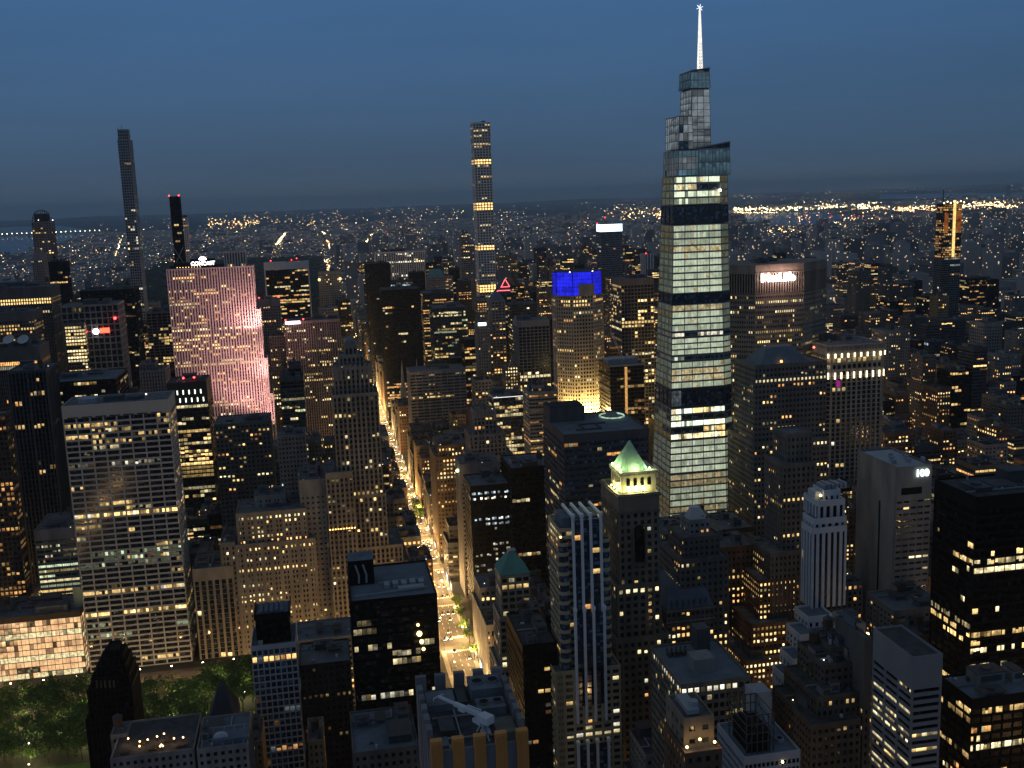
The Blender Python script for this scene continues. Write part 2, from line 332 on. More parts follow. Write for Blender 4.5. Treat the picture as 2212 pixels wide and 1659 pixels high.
HERO = []
def B(name, label, segs, st, cat='building', group=None, extra=None, short=None, **kw):
    """segs, top first: (uL, uR, v, Y, depth[, style[, z0 in m]]) read off the photograph along the plane Y"""
    bs = []
    for sg in segs:
        uL, uR, v, Y, dep = sg[:5]; a = at(uL, v, Y); b = at(uR, v, Y); c = at((uL+uR)/2, v, Y)
        if dep < 0: dep = max(6, YX(-dep, v-6, a[0] if a[0] > CAM[0] else b[0])-Y)
        bs.append([a[0], b[0], Y, Y+dep, c[2], sg[5] if len(sg) > 5 and sg[5] else st, sg[6] if len(sg) > 6 else None])
    lo = bs[-1]
    bd = Bld(name, label, cat, (lo[0]+lo[1])/2, (lo[2]+lo[3])/2, group)
    for i, q in enumerate(bs):
        z0 = q[6] if q[6] is not None else (bs[i+1][4]-1.0 if i+1 < len(bs) else 0.0)
        bd.seg(q[0], q[1], q[2], q[3], z0, q[4], q[5])
    bd.bs = bs
    if extra: extra(bd, bs)
    bd.done(**kw)
    HERO.append((bd, short or label)); return bd
def YX(u, v, X):
    d = _F+_R2*(u-1106)/FPX-_U2*(v-829.5)/FPX
    return CAM[1]+d[1]*(X-CAM[0])/d[0]
def lerp2(a, b, t): return [(p[0]+(q[0]-p[0])*t, p[1]+(q[1]-p[1])*t) for p, q in zip(a, b)]
def insetp(P, d):
    n = len(P); o = []
    if sum(P[i-1][0]*P[i][1]-P[i][0]*P[i-1][1] for i in range(n)) < 0: d = -d
    for i in range(n):
        a, b, c = Vector(P[i-1]), Vector(P[i]), Vector(P[(i+1) % n]); u = (b-a).normalized(); w = (c-b).normalized(); nu = Vector((-u.y, u.x)); nw = Vector((-w.y, w.x)); q = nu+nw
        o.append(tuple(b+q*(d/max(.3, 1+nu.dot(nw)))))
    return o
def polyseg(s, P0, P1, z0, z1, st, cap=None, roof=True, faces=None, facelit=None):
    """tower of any plan, P0 ring at z0, P1 ring at z1, counter-clockwise; facelit: edge -> (prob scale, level override)"""
    rg = s.rg; cap = st['cap'] if cap is None else cap; w = s.w(s.wall, st['wall']); g = MB(); s.gl.append((g, st['glass'])); ins = st['inset']; n = len(P0)
    H = z1-z0-cap; nf = max(1, round(H/st['fh'])); fh = H/nf; sp = st['span']*fh; w2 = s.w(s.wall, st.get('spw') or st['wall'])
    T = lambda z: lerp2(P0, P1, (z-z0)/(z1-z0))
    g.prism(insetp(T(z0), ins), z0, insetp(T(z1-1.1), ins), z1-1.1)
    so = 0.25 if st['mode'] == 'V' else 0.04
    if sp > .05:
        for k in range(nf+1):
            za = max(z0, z0+k*fh-sp/2); zb = min(z1-cap, z0+k*fh+sp/2)+.01
            w2.prism(insetp(T(za), so), za, insetp(T(zb), so), zb)
    if cap > 0:
        A = T(z1-cap); Bq = T(z1); w.prism(insetp(A, .01), z1-cap, insetp(Bq, .01), z1-.5)
    rm_ = MB(); s.rf.append((rm_, st['roof'])); rm_.prism(insetp(T(z1), .6), z1-.5, insetp(T(z1), .6), z1-.42)
    xs = [p[0] for p in P1]; ys = [p[1] for p in P1]; s.foot.append((min(xs), max(xs), min(ys), max(ys), z1))
    for e in range(n):
        a0, b0, a1, b1 = Vector(P0[e]), Vector(P0[(e+1) % n]), Vector(P1[e]), Vector(P1[(e+1) % n])
        L = (b0-a0).length; nb = max(1, round(L/st['bay'])); pw = st['pier']
        d0 = (b0-a0).normalized(); nrm = Vector((d0.y, -d0.x))
        mid = (a0+b0)/2
        if (Vector((CAM[0], CAM[1]))-mid).dot(nrm) < 0: continue
        for k in range(nb+1):
            t = min(max(k/nb, pw*.3/L), 1-pw*.3/L)
            lo_ = a0.lerp(b0, t); hi = a1.lerp(b1, t)
            q = []
            for pt in (lo_, hi):
                q.append([pt+d0*(-pw/2)-nrm*ins, pt+d0*(-pw/2)-nrm*.03, pt+d0*(pw/2)-nrm*.03, pt+d0*(pw/2)-nrm*ins])
            w.prism([tuple(v) for v in q[0]], z0, [tuple(v) for v in q[1]], z1-cap-.02)
        ang = math.atan2(d0.y, d0.x)
        fs, fl = (facelit or {}).get(e, (1, None))
        for f in range(nf):
            zc = z0+(f+.5)*fh; t = (zc-z0)/(z1-z0)
            p = (1.75 if st['lit'] < .5 else 1.3)*st['lit']*math.exp(rg.gauss(0, st['rv'])-st['rv']**2/2)*fs; hue = rg.choice(st['hues']); lev0 = fl or rg.choice(st['lev'])
            for (r0, r1, pp, hh, ll) in st['rows']:
                if r0 <= z1-zc <= r1: p = pp*min(1, fs); hue = hh; lev0 = fl or ll
            A = a0.lerp(a1, t); Bv = b0.lerp(b1, t); on = False; LL = (Bv-A).length
            for k in range(nb):
                if k == 0 or rg.random() > st['run']: on = rg.random() < p
                if not on: continue
                for j in range(st['sub']):
                    s0 = (k/nb)*LL+pw/2+.05+(LL/nb-pw-.1)*j/st['sub']; s1 = s0+(LL/nb-pw-.1)/st['sub']-.12*(st['sub'] > 1)
                    m_ = A+(Bv-A).normalized()*(s0+s1)/2-nrm*(ins-.07); h = fh-sp-.08
                    hu = hue if rg.random() < .8 else rg.choice(st['hues']); lv = lev0 if (rg.random() < .65 or fl) else rg.choice(st['lev'])
                    s.panes.append((m_.x, m_.y, zc, s1-s0, h, ang/(math.pi/2), hu, lv))
# ================================================================== THE LANDMARKS
gl = style(wall=GLS, span=.1, pier=.1)
ST_LIM = style(wall=LIM, bay=3.0, pier=1.5, span=.5, lit=.07)
ST_LIMV = style(wall=LIM, bay=3.2, pier=1.5, span=.45, mode='V', lit=.06)
ST_DK = style(wall=LIMD, bay=3.0, pier=1.5, span=.5, lit=.08)
ST_BRK = style(wall=BRK, bay=3.0, pier=1.5, span=.5, lit=.10)
ST_TAN = style(wall=TAN, bay=3.0, pier=1.5, span=.5, lit=.08)
ST_BLK = style(wall=BLK, glass=GLK, bay=3.2, pier=.3, span=.3, lit=.03, hues=('warm', 'pale', 'amber'), lev='bbccd', cap=4, roof=ROOFD, run=.6)
ST_GLS = style(wall=DGR, glass=GLB, bay=2.5, pier=.2, span=.22, mode='H', lit=.07, hues=('pale', 'white', 'cool', 'warm'), lev='bbccd', run=.65)
ST_GRN = style(wall=DGR, glass=GLG, bay=2.5, pier=.2, span=.3, mode='H', lit=.08, hues=('pale', 'green', 'warm'), lev='bbccd', run=.65)
ST_BAND = style(wall=GRY, glass=GLS, bay=3.5, pier=.3, span=.5, mode='H', lit=.08, lev='abbcd', run=.6)
def S_(base, **k): d = dict(base); d.update(k); return d

# --- tall white grid tower at the left, over the park
def x_grace(b, bs):
    x0, x1, y0, y1, z1 = bs[0][:5]
    m = MB()
    for k in range(7):
        a = x0+3+(x1-x0-6)*k/7; m.box(a, a+(x1-x0)/10, y0-.1, y0+.1, z1-8.6, z1-7.9)
    m.build('louvre', BLK, b.root, off=b.o)
    m = MB(); m.cyl(x0+14, y0+14, z1-1, z1+2.2, 6.5, n=24); m.build('rooftop_unit', STL, b.root, off=b.o)
    m = MB(); m.cyl(x0+44, y0+16, z1-1, z1+1.6, 5.5, n=24, m=0); m.box(x0+24, x0+36, y0+12, y0+22, z1-1, z1+2.4); m.build('rooftop_unit', DGR, b.root, off=b.o)
    b.beacon(x0+50, y0+20, z1+.4, (1, .95, .8), 3, .6, 'roof_lamp')
B('office_tower', 'tall white grid office slab with eight wide bays over the park trees', [(131, 364, 870, 735, 34)],
  style(wall=wallmat('travertine', (.43, .42, .40), var=.1), glass=GLS, bay=7.9, fh=3.85, pier=.85, span=.30, inset=.9, lit=.055, rv=1.1, sub=4, cap=8.2, hues=('warm', 'pale', 'warm', 'white'), lev='bbccd', run=.4,
        rows=((12, 26, .75, 'warm', 'b'), (27, 30, .35, 'pale', 'b'), (50, 62, .25, 'warm', 'b'), (67, 70, .45, 'warm', 'b'), (74, 77.5, .93, 'warm', 'a'), (78, 85, .4, 'warm', 'c'), (100, 113, .65, 'green', 'd'), (128, 132, .8, 'warm', 'b'), (143, 147, .97, 'warm', 'a'), (148, 168, .55, 'green', 'c'), (175, 179, .6, 'warm', 'b')), units=0), extra=x_grace, short='the white grid slab')

# --- pink floodlit slab
def x_rock(b, bs):
    x0, x1, y0, y1, z1 = bs[1][:5]
    m = MB(); zr = z1
    m.box(x0+3, x1-25, y0+8, y1-6, zr, zr+3); m.box(x0+8, x0+32, y0+10, y1-8, zr+3, zr+6); m.build('rooftop_unit', BLK, b.root, off=b.o)
    a = at(412, 556, y0+3); c = at(463, 572, y0+3)
    m = MB(); m.box(a[0]-1, c[0]+1, y0+5, y0+6, c[2]-1, a[2]-2); m.build('sign_frame', BLK, b.root, off=b.o)
    WS = litmat('sign_white', (1, .95, .95), 7, lo=1, sample=True)
    textmesh('COMCAST', 5.6, WS, 'sign', b.root, ((a[0]+c[0])/2-b.o[0], y0+4.6-b.o[1], c[2]+.3), (math.pi/2, 0, 0), .25, bold=.12)
    m = MB()
    for i in range(6):
        t = math.pi*(.12+.76*i/5); m.prism([(0, 0), (math.cos(t-.2)*4, math.sin(t-.2)*4), (math.cos(t)*4.8, math.sin(t)*4.8), (math.cos(t+.2)*4, math.sin(t+.2)*4)], -.2, [(0, 0), (math.cos(t-.2)*4, math.sin(t-.2)*4), (math.cos(t)*4.8, math.sin(t)*4.8), (math.cos(t+.2)*4, math.sin(t+.2)*4)], .2)
    o = m.build('sign', WS, b.root); o.location = ((a[0]+c[0])/2-b.o[0], y0+4.6-b.o[1], c[2]+5.6); o.rotation_euler = (math.pi/2, 0, 0)
    m = MB()
    for k in range(9): m.ball(x0+12+k*3.2, y0+4, z1+1.2, .45, 6)
    m.build('roof_lamp', litmat('lamp_warm', (1, .7, .3), 4, lo=1), b.root, off=b.o)
PKW = wallmat('pale_limestone', (0.56, 0.50, 0.48), var=.1)
b = B('office_tower', 'broad slab tower floodlit pink, stepped down at its right edge', [
    (482, 530, 543, 1290, 24, None), (358, 546, 578, 1284, 34, None, 0.0), (546.3, 562, 668, 1286, 30, None, 0.0), (562.3, 577, 774, 1288, 28, None, 0.0), (577.3, 590, 850, 1290, 24, None, 0.0)],
  style(wall=PKW, glass=GLS, bay=3.1, fh=3.75, pier=1.6, span=.36, mode='V', inset=.6, spw=wallmat('dark_spandrel', (.12, .10, .10)), lit=.16, rv=.9, hues=('warm', 'warm', 'pale', 'amber'), lev='abbc', cap=1.2,
        rows=((60, 66, .4, 'warm', 'b'), (78, 94, .5, 'warm', 'a'), (98, 102, .3, 'warm', 'b')), units=0), extra=x_rock, short='the pink slab')
ROCK = b
x0, x1, y0, y1, z1 = b.bs[1][:5]; x1 += 12
for k, (lx, ly, lz, P_, ang) in enumerate([(x1+8, y0-26, 25, 3.8e5, 60), (x1+6, y0-24, 90, 3.0e5, 70), (x1-4, y0-26, 165, 1.9e5, 70), (x0+80, y0-60, 50, 3.6e5, 66), (x0+50, y0-80, 40, 1.3e5, 70)]):
    l = bpy.data.lights.new('pink_floodlight_beam', 'SPOT'); l.energy = P_; l.color = (1, .48, .45); l.spot_size = math.radians(ang*1.4); l.spot_blend = .8; l.shadow_soft_size = 1.5
    o = bpy.data.objects.new('pink_floodlight_beam', l); COL.objects.link(o); o.parent = b.root; o.location = (lx-b.o[0], ly-b.o[1], lz)
    tg = Vector((x1-22, y0, 150 if k < 1 else 190)) if k < 3 else Vector((lx, y0, 150)); d = tg-Vector((lx, ly, lz)); o.rotation_euler = d.to_track_quat('-Z', 'Y').to_euler()
# --- flared black slab framed in white, near the centre left
def x_solow(b, bs):
    x0, x1, y0, y1, z1 = bs[-1][:5]; m = MB()
    m.box(x0-2.2, x0, y0-1, y1, 0, z1+.1); m.box(x1, x1+2.2, y0-1, y1, 0, z1+.1); m.box(x0-2.2, x1+2.2, y0-1, y1, z1+.1, z1+.5); m.box(x0, x1, y0-.9, y0-.2, z1-12, z1+.1)
    m.build('wall', WHT, b.root, off=b.o)
    for u in (612-512, 681-512): pass
    b.beacon(x0+10, y0+4, z1+3); b.beacon(x0+46, y0+4, z1+3, r=.8); b.beacon(x0+55, y0+8, z1+5)
B('office_tower', 'black glass slab framed in white stone, red lamps on its roof', [(572, 664, 567, 1930, 30)], S_(ST_BLK, bay=4.5, lit=.18, rv=.8, lev='bbcc', fh=3.9, rows=((14, 17, .6, 'warm', 'b'),), cap=1, units=2), extra=x_solow, short='the white-framed black slab')
B('apartment_tower', 'tan stone tower with corner lanterns beside the avenue, dim grid', [(687, 735, 586, 1760, 30)], S_(ST_TAN, wall=LIM, lit=.03, cap=4, rows=((13, 17, .15, 'warm', 'a'),)),
  extra=lambda b, q: [b.beacon(x, q[0][2]-1.5, q[0][4]-15, (1, .75, .3), 2.5, 2.2, 'lantern') for x in (q[0][0]+1, q[0][1]-1)])
B('office_building', 'rosy stone block with three red roof lamps right of pink slab', [(556, 604, 646, 1440, 24), ], S_(ST_LIMV, wall=PNK, lit=.05, cap=9, units=2),
  extra=lambda b, q: [b.beacon(q[0][0]+t, q[0][2]+3, q[0][4]+1) for t in (2, 10, 27)])
def x_intl(b, q):
    x0, x1, y0, y1, z1 = q[0][:5]; a = at(617, 701, y0-1); c = at(648, 693, y0-1)
    m = MB(); m.box(a[0], c[0], y0-1.2, y0-.6, a[2], a[2]+3.6); m.box(a[0]+1, a[0]+1.3, y0-.6, y0+3, a[2]-2, a[2]+3, 1); m.build('sign', [litmat('sign_rose', (1, .75, .75), 6, lo=.6, nscale=1.5, sample=True), BLK], b.root, off=b.o)
    b.beacon(x0+2, y0+2, z1+1); b.beacon(c[0]+4, y0+2, z1+1)
B('office_building', 'ribbed limestone slab with a glowing white strip on roof edge', [(613, 735, 692, 1345, 38)], style(wall=PNK, spw=wallmat('dark_spandrel', (.12, .10, .10)), bay=2.9, pier=1.35, span=.35, mode='V', lit=.13, hues=('warm', 'pale'), lev='abbc', cap=3, rows=((72, 76, .7, 'warm', 'b'),), units=3), extra=x_intl, short='the ribbed limestone slab')
B('office_building', 'narrow dark ribbed wing between pink slab and ribbed limestone slab', [(581, 613, 725, 1350, 30)], style(wall=LIMD, bay=2.9, pier=1.4, span=.35, mode='V', lit=.10, rows=((50, 54, .9, 'pale', 'a'), (84, 87, .9, 'pale', 'a'))), short='the dark ribbed wing')
# --- white ribbed slab far up the avenue
B('office_tower', 'pale ribbed slab with thin white piers, far up the avenue', [(810, 917, 543, 2030, 34)], style(wall=WHT, bay=4.2, pier=1.9, span=.18, mode='V', inset=1.0, lit=.10, hues=('pale', 'white'), lev='aabc', cap=3, rows=((17, 21, .75, 'white', 'a'), (44, 48, .35, 'white', 'a')), units=2), short='the pale ribbed slab')
B('apartment_tower', 'narrow jet black tower standing left of pale ribbed slab', [(789, 842, 569, 1790, 30)], S_(ST_BLK, lit=.015, fh=3.5), short='the jet black tower')
B('office_tower', 'largest unlit black tower right of the avenue', [(824, 908, 625, 1462, 60)], S_(ST_BLK, lit=.03, rows=((128, 165, .75, 'amber', 'b'),)), short='the unlit black tower')
B('office_tower', 'squat black rooftop block against the pale ribbed slab', [(884, 918, 588, 1840, 24)], S_(ST_BLK, lit=.01))
def x_teal(b, q):
    x0, x1, y0, y1, z1 = q[0][:5]; m = MB(); m.prism([(x0+2, y0+2), (x1-2, y0+2), (x1-2, y1-2), (x0+2, y1-2)], z1-1, [(x0+6, y0+8), (x1-6, y0+8), (x1-6, y1-8), (x0+6, y1-8)], z1+11); m.build('roof', COP, b.root, off=b.o)
B('hotel', 'brown brick building with steep green copper roof behind banded offices', [(924, 962, 597, 1780, 30)], S_(ST_BRK, wall=PNK, lit=.05, units=0), extra=x_teal)
B('office_building', 'low block with stacked rows of warm lights right of black tower', [(912, 979, 632, 1560, 50)], S_(ST_BAND, wall=DGR, lit=.5, rv=.4, hues=('warm', 'amber'), lev='bbc'))
B('office_building', 'curved dark green glass building with a bright lit floor', [(935, 1009, 664, 1420, 50)], S_(ST_GRN, lit=.10, rows=((7, 12, .5, 'pale', 'b'), (62, 67, .85, 'warm', 'b'))), short='the green glass building')
B('apartment_tower', 'slim pale tower with lit crown left of slender white tower', [(996, 1013, 503, 1990, 20), (995, 1024, 527, 1988, 28)], S_(ST_LIM, wall=GRY, bay=4, lit=.03, cap=1, rows=((0, 6, .6, 'warm', 'b'), (52, 56, .4, 'cool', 'a'))))
# --- slender white square tower with glowing bands
m432 = style(wall=wallmat('white_concrete', (.72, .70, .66), var=.1), glass=GLS, bay=4.75, fh=4.6, pier=1.7, span=.36, mode='N', inset=.7, lit=.07, rv=.8, hues=('warm', 'pale'), lev='bbc', cap=2, sub=1, units=1,
             rows=((10, 27, .38, 'warm', 'b'), (32, 36, .3, 'warm', 'a'), (62, 71.5, 1, 'band', 'h'), (137, 146.5, 1, 'band', 'h'), (209, 218.5, 1, 'band', 'h'), (279, 288.5, 1, 'band', 'h')))
HUES['band'] = (1, .56, .16); LEV['h'] = 4.5
B('apartment_tower', 'slender white square grid tower with glowing orange bands', [(1021, 1059, 264, 1851, 30)], m432, short='the slender white tower', maxind=100, minpx=3)
# --- the slim dark tower with lit steps
def x_stein(b, q):
    x0, x1, y0, y1, z1 = q[0][:5]; m = MB(); m.bar(((x0+x1)/2-2, y0+8, z1), ((x0+x1)/2-2, y0+8, z1+8), .6); m.bar((x0, y0+3, z1), (x0, y0+3, z1+4), .5); m.build('mast', DGR, b.root, off=b.o)
B('apartment_tower', 'thinnest dark tower, lights spilling down its middle, at left', [(253, 276, 279, 1905, 18), (253, 278, 300, 1904, 40)], style(wall=STL, glass=GLS, bay=3.4, pier=.9, span=.3, mode='V', fh=4.5, lit=.02, rv=1, hues=('pale', 'white', 'warm'), lev='bcd', cap=2, units=0, rows=((98, 175, .20, 'white', 'b'), (178, 184, .4, 'white', 'a'), (246, 252, .8, 'white', 'b'))), extra=x_stein, short='the thinnest dark tower')
def x_53(b, q):
    x0, x1, y0, y1, z1 = q[0][:5]; b.beacon(x0, y0+1, z1); b.beacon(x1, y0+1, z1); m = MB()
    for k in range(6):
        za = z1-70-k*24; m.bar((x0, y0-.2, za), (x1, y0-.2, za-24), .9); m.bar((x1, y0-.4, za), (x0, y0-.4, za-24), .9)
    m.build('brace', STL, b.root, off=b.o)
B('apartment_tower', 'narrow black tower with red lamps on both top corners', [(365, 386, 424, 1562, 22)], S_(ST_BLK, bay=3, lit=.04, units=0), extra=x_53)
B('apartment_tower', 'pale tower peeking out behind the narrow black tower', [(391, 404, 470, 2010, 20)], S_(ST_LIM, wall=WHT, bay=4, lit=.1))
def x_57(b, q):
    x0, x1, y0, y1, z1 = q[0][:5]; m = MB(); n = 9
    for k in range(n):
        a = math.pi*k/(n-1); xx = x0+2+(x1-x0-4)*k/(n-1); hh = 6+13*math.sin(a)**.5
        m.bar((xx, y0+3, z1-1), (xx, y0+3, z1+hh), .8); m.bar((xx, y0+18, z1-1), (xx, y0+18, z1+hh), .8)
        if k: m.bar((px_, y0+3, z1+ph_), (xx, y0+3, z1+hh), .9); m.bar((px_, y0+3, z1+ph_*.6), (xx, y0+3, z1+hh*.6), .6)
        m.bar((xx, y0+3, z1+hh), (xx, y0+18, z1+hh), .8); px_, ph_ = xx, hh
    m.build('crown', DGR, b.root, off=b.o)
    m = MB(); m.box(x0+5, x1-5, y0+5, y0+15, z1-1, z1+13); m.build('bulkhead', DGR, b.root, off=b.o)
    b.beacon(x0+12, y0-1, z1+2, (1, .95, .85), 4, .7, 'roof_lamp'); b.beacon(x1+3, y0, z1+1, (1, .95, .85), 4, .9, 'roof_lamp')
B('apartment_tower', 'brownish tower with domed lattice crown at far left horizon', [(67, 110, 479, 1915, 26)], S_(ST_LIM, wall=PNK, bay=4.2, mode='V', lit=.06, lev='aab', rows=(), units=0), extra=x_57)
# --- Bryant park side cluster, far left
B('office_tower', 'wide brown tower crossed by one glowing yellow strip, left edge', [(-60, 108, 622, 1340, 50)], style(wall=LIMD, bay=2.8, pier=1.2, span=.3, mode='V', lit=.05, rv=.8, hues=('warm', 'amber'), lev='bbc', cap=13, rows=((14, 20, 1, 'warm', 'a'), (24, 30, .3, 'pale', 'b'))), short='the yellow-strip tower')
B('office_tower', 'dim brown block with one lit band below yellow strip, left edge', [(-70, 72, 676, 1215, 40)], style(wall=LIMD, bay=3, pier=1.2, span=.4, mode='V', lit=.14, hues=('warm', 'amber'), lev='abbc', cap=9, rows=((12, 19, .9, 'warm', 'b'),)))
def x_dish(b, q):
    x0, x1, y0, y1, z1 = q[0][:5]
    for i, u in enumerate((20, 51)):
        c = at(u, 737, y0+6); m = MB(); n = 20; prev = None
        rings = []
        for j in range(5):
            rr = 5.2*j/4; dz = 1.5*(j/4)**2; rings.append([(rr*math.cos(2*math.pi*k/n), rr*math.sin(2*math.pi*k/n), dz) for k in range(n)])
        for j in range(4):
            for k in range(n): m.quad(rings[j][k], rings[j+1][k], rings[j+1][(k+1) % n], rings[j][(k+1) % n])
        for j in range(4):
            for k in range(n): m.quad(*[(p[0]*1.02, p[1]*1.02, p[2]-.25) for p in (rings[j][(k+1) % n], rings[j+1][(k+1) % n], rings[j+1][k], rings[j][k])])
        d = empty('satellite_dish', (c[0], c[1], z1), 'big white satellite dish on low roof at left, %s of the pair' % ('left' if i == 0 else 'right'), 'satellite dish', 'satellite dishes on the roof')
        o = m.build('reflector', WHT, d); o.location = (0, 0, c[2]-z1+1); o.rotation_euler = (math.radians(42), math.radians(-12), 0)
        m = MB(); m.bar((0, 0, -1), (0, 0, c[2]-z1+1), .8); m.bar((-2, 0, -1), (0, 0, c[2]-z1), .4); m.bar((2, 0, -1), (0, 0, c[2]-z1), .4); m.build('mount', DGR, d)
B('office_tower', 'tower with a glowing orange top floor under two white dishes', [(-60, 84, 752, 1060, 40)], style(wall=LIMD, glass=GLK, bay=1.6, pier=.5, span=.15, mode='V', lit=.02, fh=3.9, hues=('warm', 'amber'), lev='bc', cap=13, rows=((13, 18, 1, 'amber', 'a'), (18, 20, 1, 'white', 'c'))), extra=x_dish, short='the dish tower')
B('office_tower', 'black tower with silver vertical fins at the left', [(14, 100, 800, 930, 42)], style(wall=DGR, glass=GLK, bay=3.1, pier=.8, span=.05, mode='V', inset=1.2, lit=.03, lev='bcd', cap=2, pier2=5, fh=3.9, rows=((7, 10, .2, 'warm', 'b'), (46, 49, .4, 'warm', 'b'))), short='the finned black tower')
B('office_tower', 'near left edge tower with many small amber lights', [(-210, 12, 900, 800, 14)], style(wall=BRZ, glass=GLS, bay=3, pier=.9, span=.35, lit=.22, hues=('amber', 'warm', 'amber'), lev='bbccd', rv=.7, rows=((62, 66, .5, 'amber', 'b'),)), short='the amber left tower')
def x_b1(b, q):
    x0, x1, y0, y1, z1 = q[0][:5]
    c = at(210, 716, y0-1); m = MB(); m.ball(c[0]-1.5, y0-.8, c[2], 3.4, 10); m.build('sign', litmat('sign_white', (1, .95, .95), 7, lo=1, sample=True), b.root, off=b.o)
    m = MB(); m.box(c[0]+3, c[0]+13, y0-1.1, y0-.5, c[2]-2, c[2]+3.4); m.build('sign', litmat('sign_red', (1, .06, .03), 6, lo=.7, sample=True), b.root, off=b.o)
    b.beacon(at(249, 690, y0)[0], y0-1, at(249, 690, y0)[2], r=1.5); b.beacon(at(187, 718, y0)[0], y0-1, at(187, 718, y0)[2], r=.9)
B('office_tower', 'grey frame tower with a white and red lit sign', [(130, 255, 658, 1250, 40)], style(wall=GRY, bay=6.2, pier=1.2, span=.2, fh=7, mode='N', inset=1, lit=.03, lev='bbc', cap=1.5, hues=('warm', 'pale'), rows=((60, 200, .12, 'warm', 'b'),), sub=3), extra=x_b1, short='the white and red sign tower')
B('office_block', 'bright many-windowed wing in front of the grey frame tower', [(138, 181, 698, 1238, 10)], style(wall=LIMD, bay=3, pier=.6, span=.4, mode='H', lit=.7, rv=.35, hues=('warm', 'pale'), lev='abb', cap=3))
B('office_tower', 'wide unlit black tower behind the grey frame tower', [(172, 288, 626, 1460, 50)], S_(ST_BLK, lit=.10, rows=((0, 20, 0, 'warm', 'c'), (23, 26, .3, 'cool', 'b'))))
B('office_tower', 'thin dark tower in front of the lattice crowned tower', [(103, 142, 565, 1740, 26)], S_(ST_BLK, lit=.03))
def x_pyr(b, q):
    x0, x1, y0, y1, z1 = q[0][:5]; m = MB(); m.prism([(x0, y0), (x1, y0), (x1, y1), (x0, y1)], z1-.5, [(x0+4, y0+4), (x1-4, y0+4), (x1-4, y1-4), (x0+4, y1-4)], z1+12); m.cyl((x0+x1)/2, (y0+y1)/2, z1+12, z1+17, 3, .3, n=10); m.build('roof', PNK, b.root, off=b.o)
B('apartment_building', 'pinkish tower with a pointed top at the far left', [(68, 95, 560, 1690, 22)], S_(ST_LIM, wall=PNK, lit=.02, units=0), extra=x_pyr)
B('office_tower', 'dark ribbed tower left of the pink slab', [(314, 372, 674, 1405, 40)], style(wall=PNK, glass=GLK, bay=7, pier=.7, span=.25, mode='V', inset=1, lit=.06, hues=('warm', 'pale'), lev='abb', sub=2, rows=((18, 45, .35, 'warm', 'b'), (56, 75, .85, 'warm', 'b'))), short='the ribbed tower left of the pink slab')
B('office_tower', 'black glass tower with broad flat roof behind white grid slab', [(107, 250, 822, 970, 62)], S_(ST_BLK, lit=.12, lev='bccd', roof=BLU, cap=1, units=3, rows=((6, 22, .2, 'pale', 'b'),)), short='the broad-roofed black tower')
B('apartment_building', 'stepped brown ribbed building left of the slotted black tower', [(300, 335, 785, 1150, 24), (300, 357, 800, 1140, 36)], style(wall=PNK, bay=3, pier=1.6, span=.3, mode='V', lit=.03))
def x_slot(b, q):
    x0, x1, y0, y1, z1 = q[0][:5]; WL = litmat('slot_lamp', (.95, 1, .85), 2.2, lo=.7)
    for r_ in range(2):
        for k in range(6):
            m = MB(); xx = x0+2+(x1-x0-4)*(k+.3+.35*r_)/6; zz = z1-9-7*r_; m.box(xx-.5, xx+.5, y0-.25, y0+.2, zz-1.9, zz+1.9); m.build('lamp', WL, b.root, off=b.o)
    b.beacon(x0+14, y0+4, z1+2); b.beacon(x0+23, y0+4, z1+2)
B('office_building', 'black building with two rows of upright white light slots', [(359, 446, 825, 960, 34)], S_(ST_BLK, glass=GLS, wall=BRZ, lit=.30, rv=.9, lev='abbc', hues=('warm', 'pale'), cap=20, units=2, rows=((62, 70, .85, 'warm', 'a'),)), extra=x_slot, short='the slotted black building')
B('office_building', 'grey brown stone block in front of the pink slab base', [(462, 583, 913, 885, 36)], S_(ST_DK, lit=.05, bay=3.3, rows=((18, 21, .6, 'warm', 'a'), (33, 36, .4, 'warm', 'a'))), short='the block before the pink slab')
B('office_building', 'low pale stone building under the pink slab corner', [(598, 660, 940, 870, 30)], S_(ST_LIM, wall=GRY, lit=.05, lev='ab', hues=('cool', 'warm')))
B('office_building', 'dark green glass tower with grey cap, between two limestone towers', [(622, 650, 786, 1010, 16, S_(ST_BLK, wall=DGR, lit=0)), (604, 655, 814, 1000, 30, S_(ST_BLK, wall=DGR, lit=0)), (605, 657, 838, 998, 34)], S_(ST_GRN, lit=.12, span=.35), short='the dark green glass tower')
# --- the stepped limestone tower at the avenue corner
def x_500(b, q):
    x0, x1, y0, y1, z1 = q[0][:5]; m = MB(); cx, cy = (x0+x1)/2, (y0+y1)/2
    m.cyl(cx, cy, z1-1, z1+3, 3.6, n=10); m.cyl(cx, cy, z1+3, z1+5.5, 3.2, .8, n=10); m.build('rooftop_unit', GRY, b.root, off=b.o)
    x0, x1, y0, y1, z1 = q[2][:5]; m = MB()
    for k in range(8): a = x0+(x1-x0)*(k+.5)/8; m.box(a-.9, a+.9, y0-.15, y0+.5, z1-9, z1+1.6)
    m.build('parapet', GRY, b.root, off=b.o)
L5 = style(wall=wallmat('warm_limestone', (.27, .235, .185)), bay=3.05, pier=1.35, span=.36, mode='V', fh=3.65, inset=.5, spw=wallmat('olive_spandrel', (.15, .13, .10)), lit=.09, hues=('warm', 'pale'), lev='aabc', cap=2, units=1, run=.3)
B('office_tower', 'stepped limestone tower rising at the avenue corner left side', [(743, 771, 745, 748, 12), (731, 786, 766, 744, 18), (719, 804, 792, 740, 24), (717, 817, 850, 737, 30),
   (716, 834, 1070, 736, 40), (714, 870, 1182, 735.6, 44), (712, 884, 1218, 735.3, 48)], L5, extra=x_500, short='the stepped limestone tower')
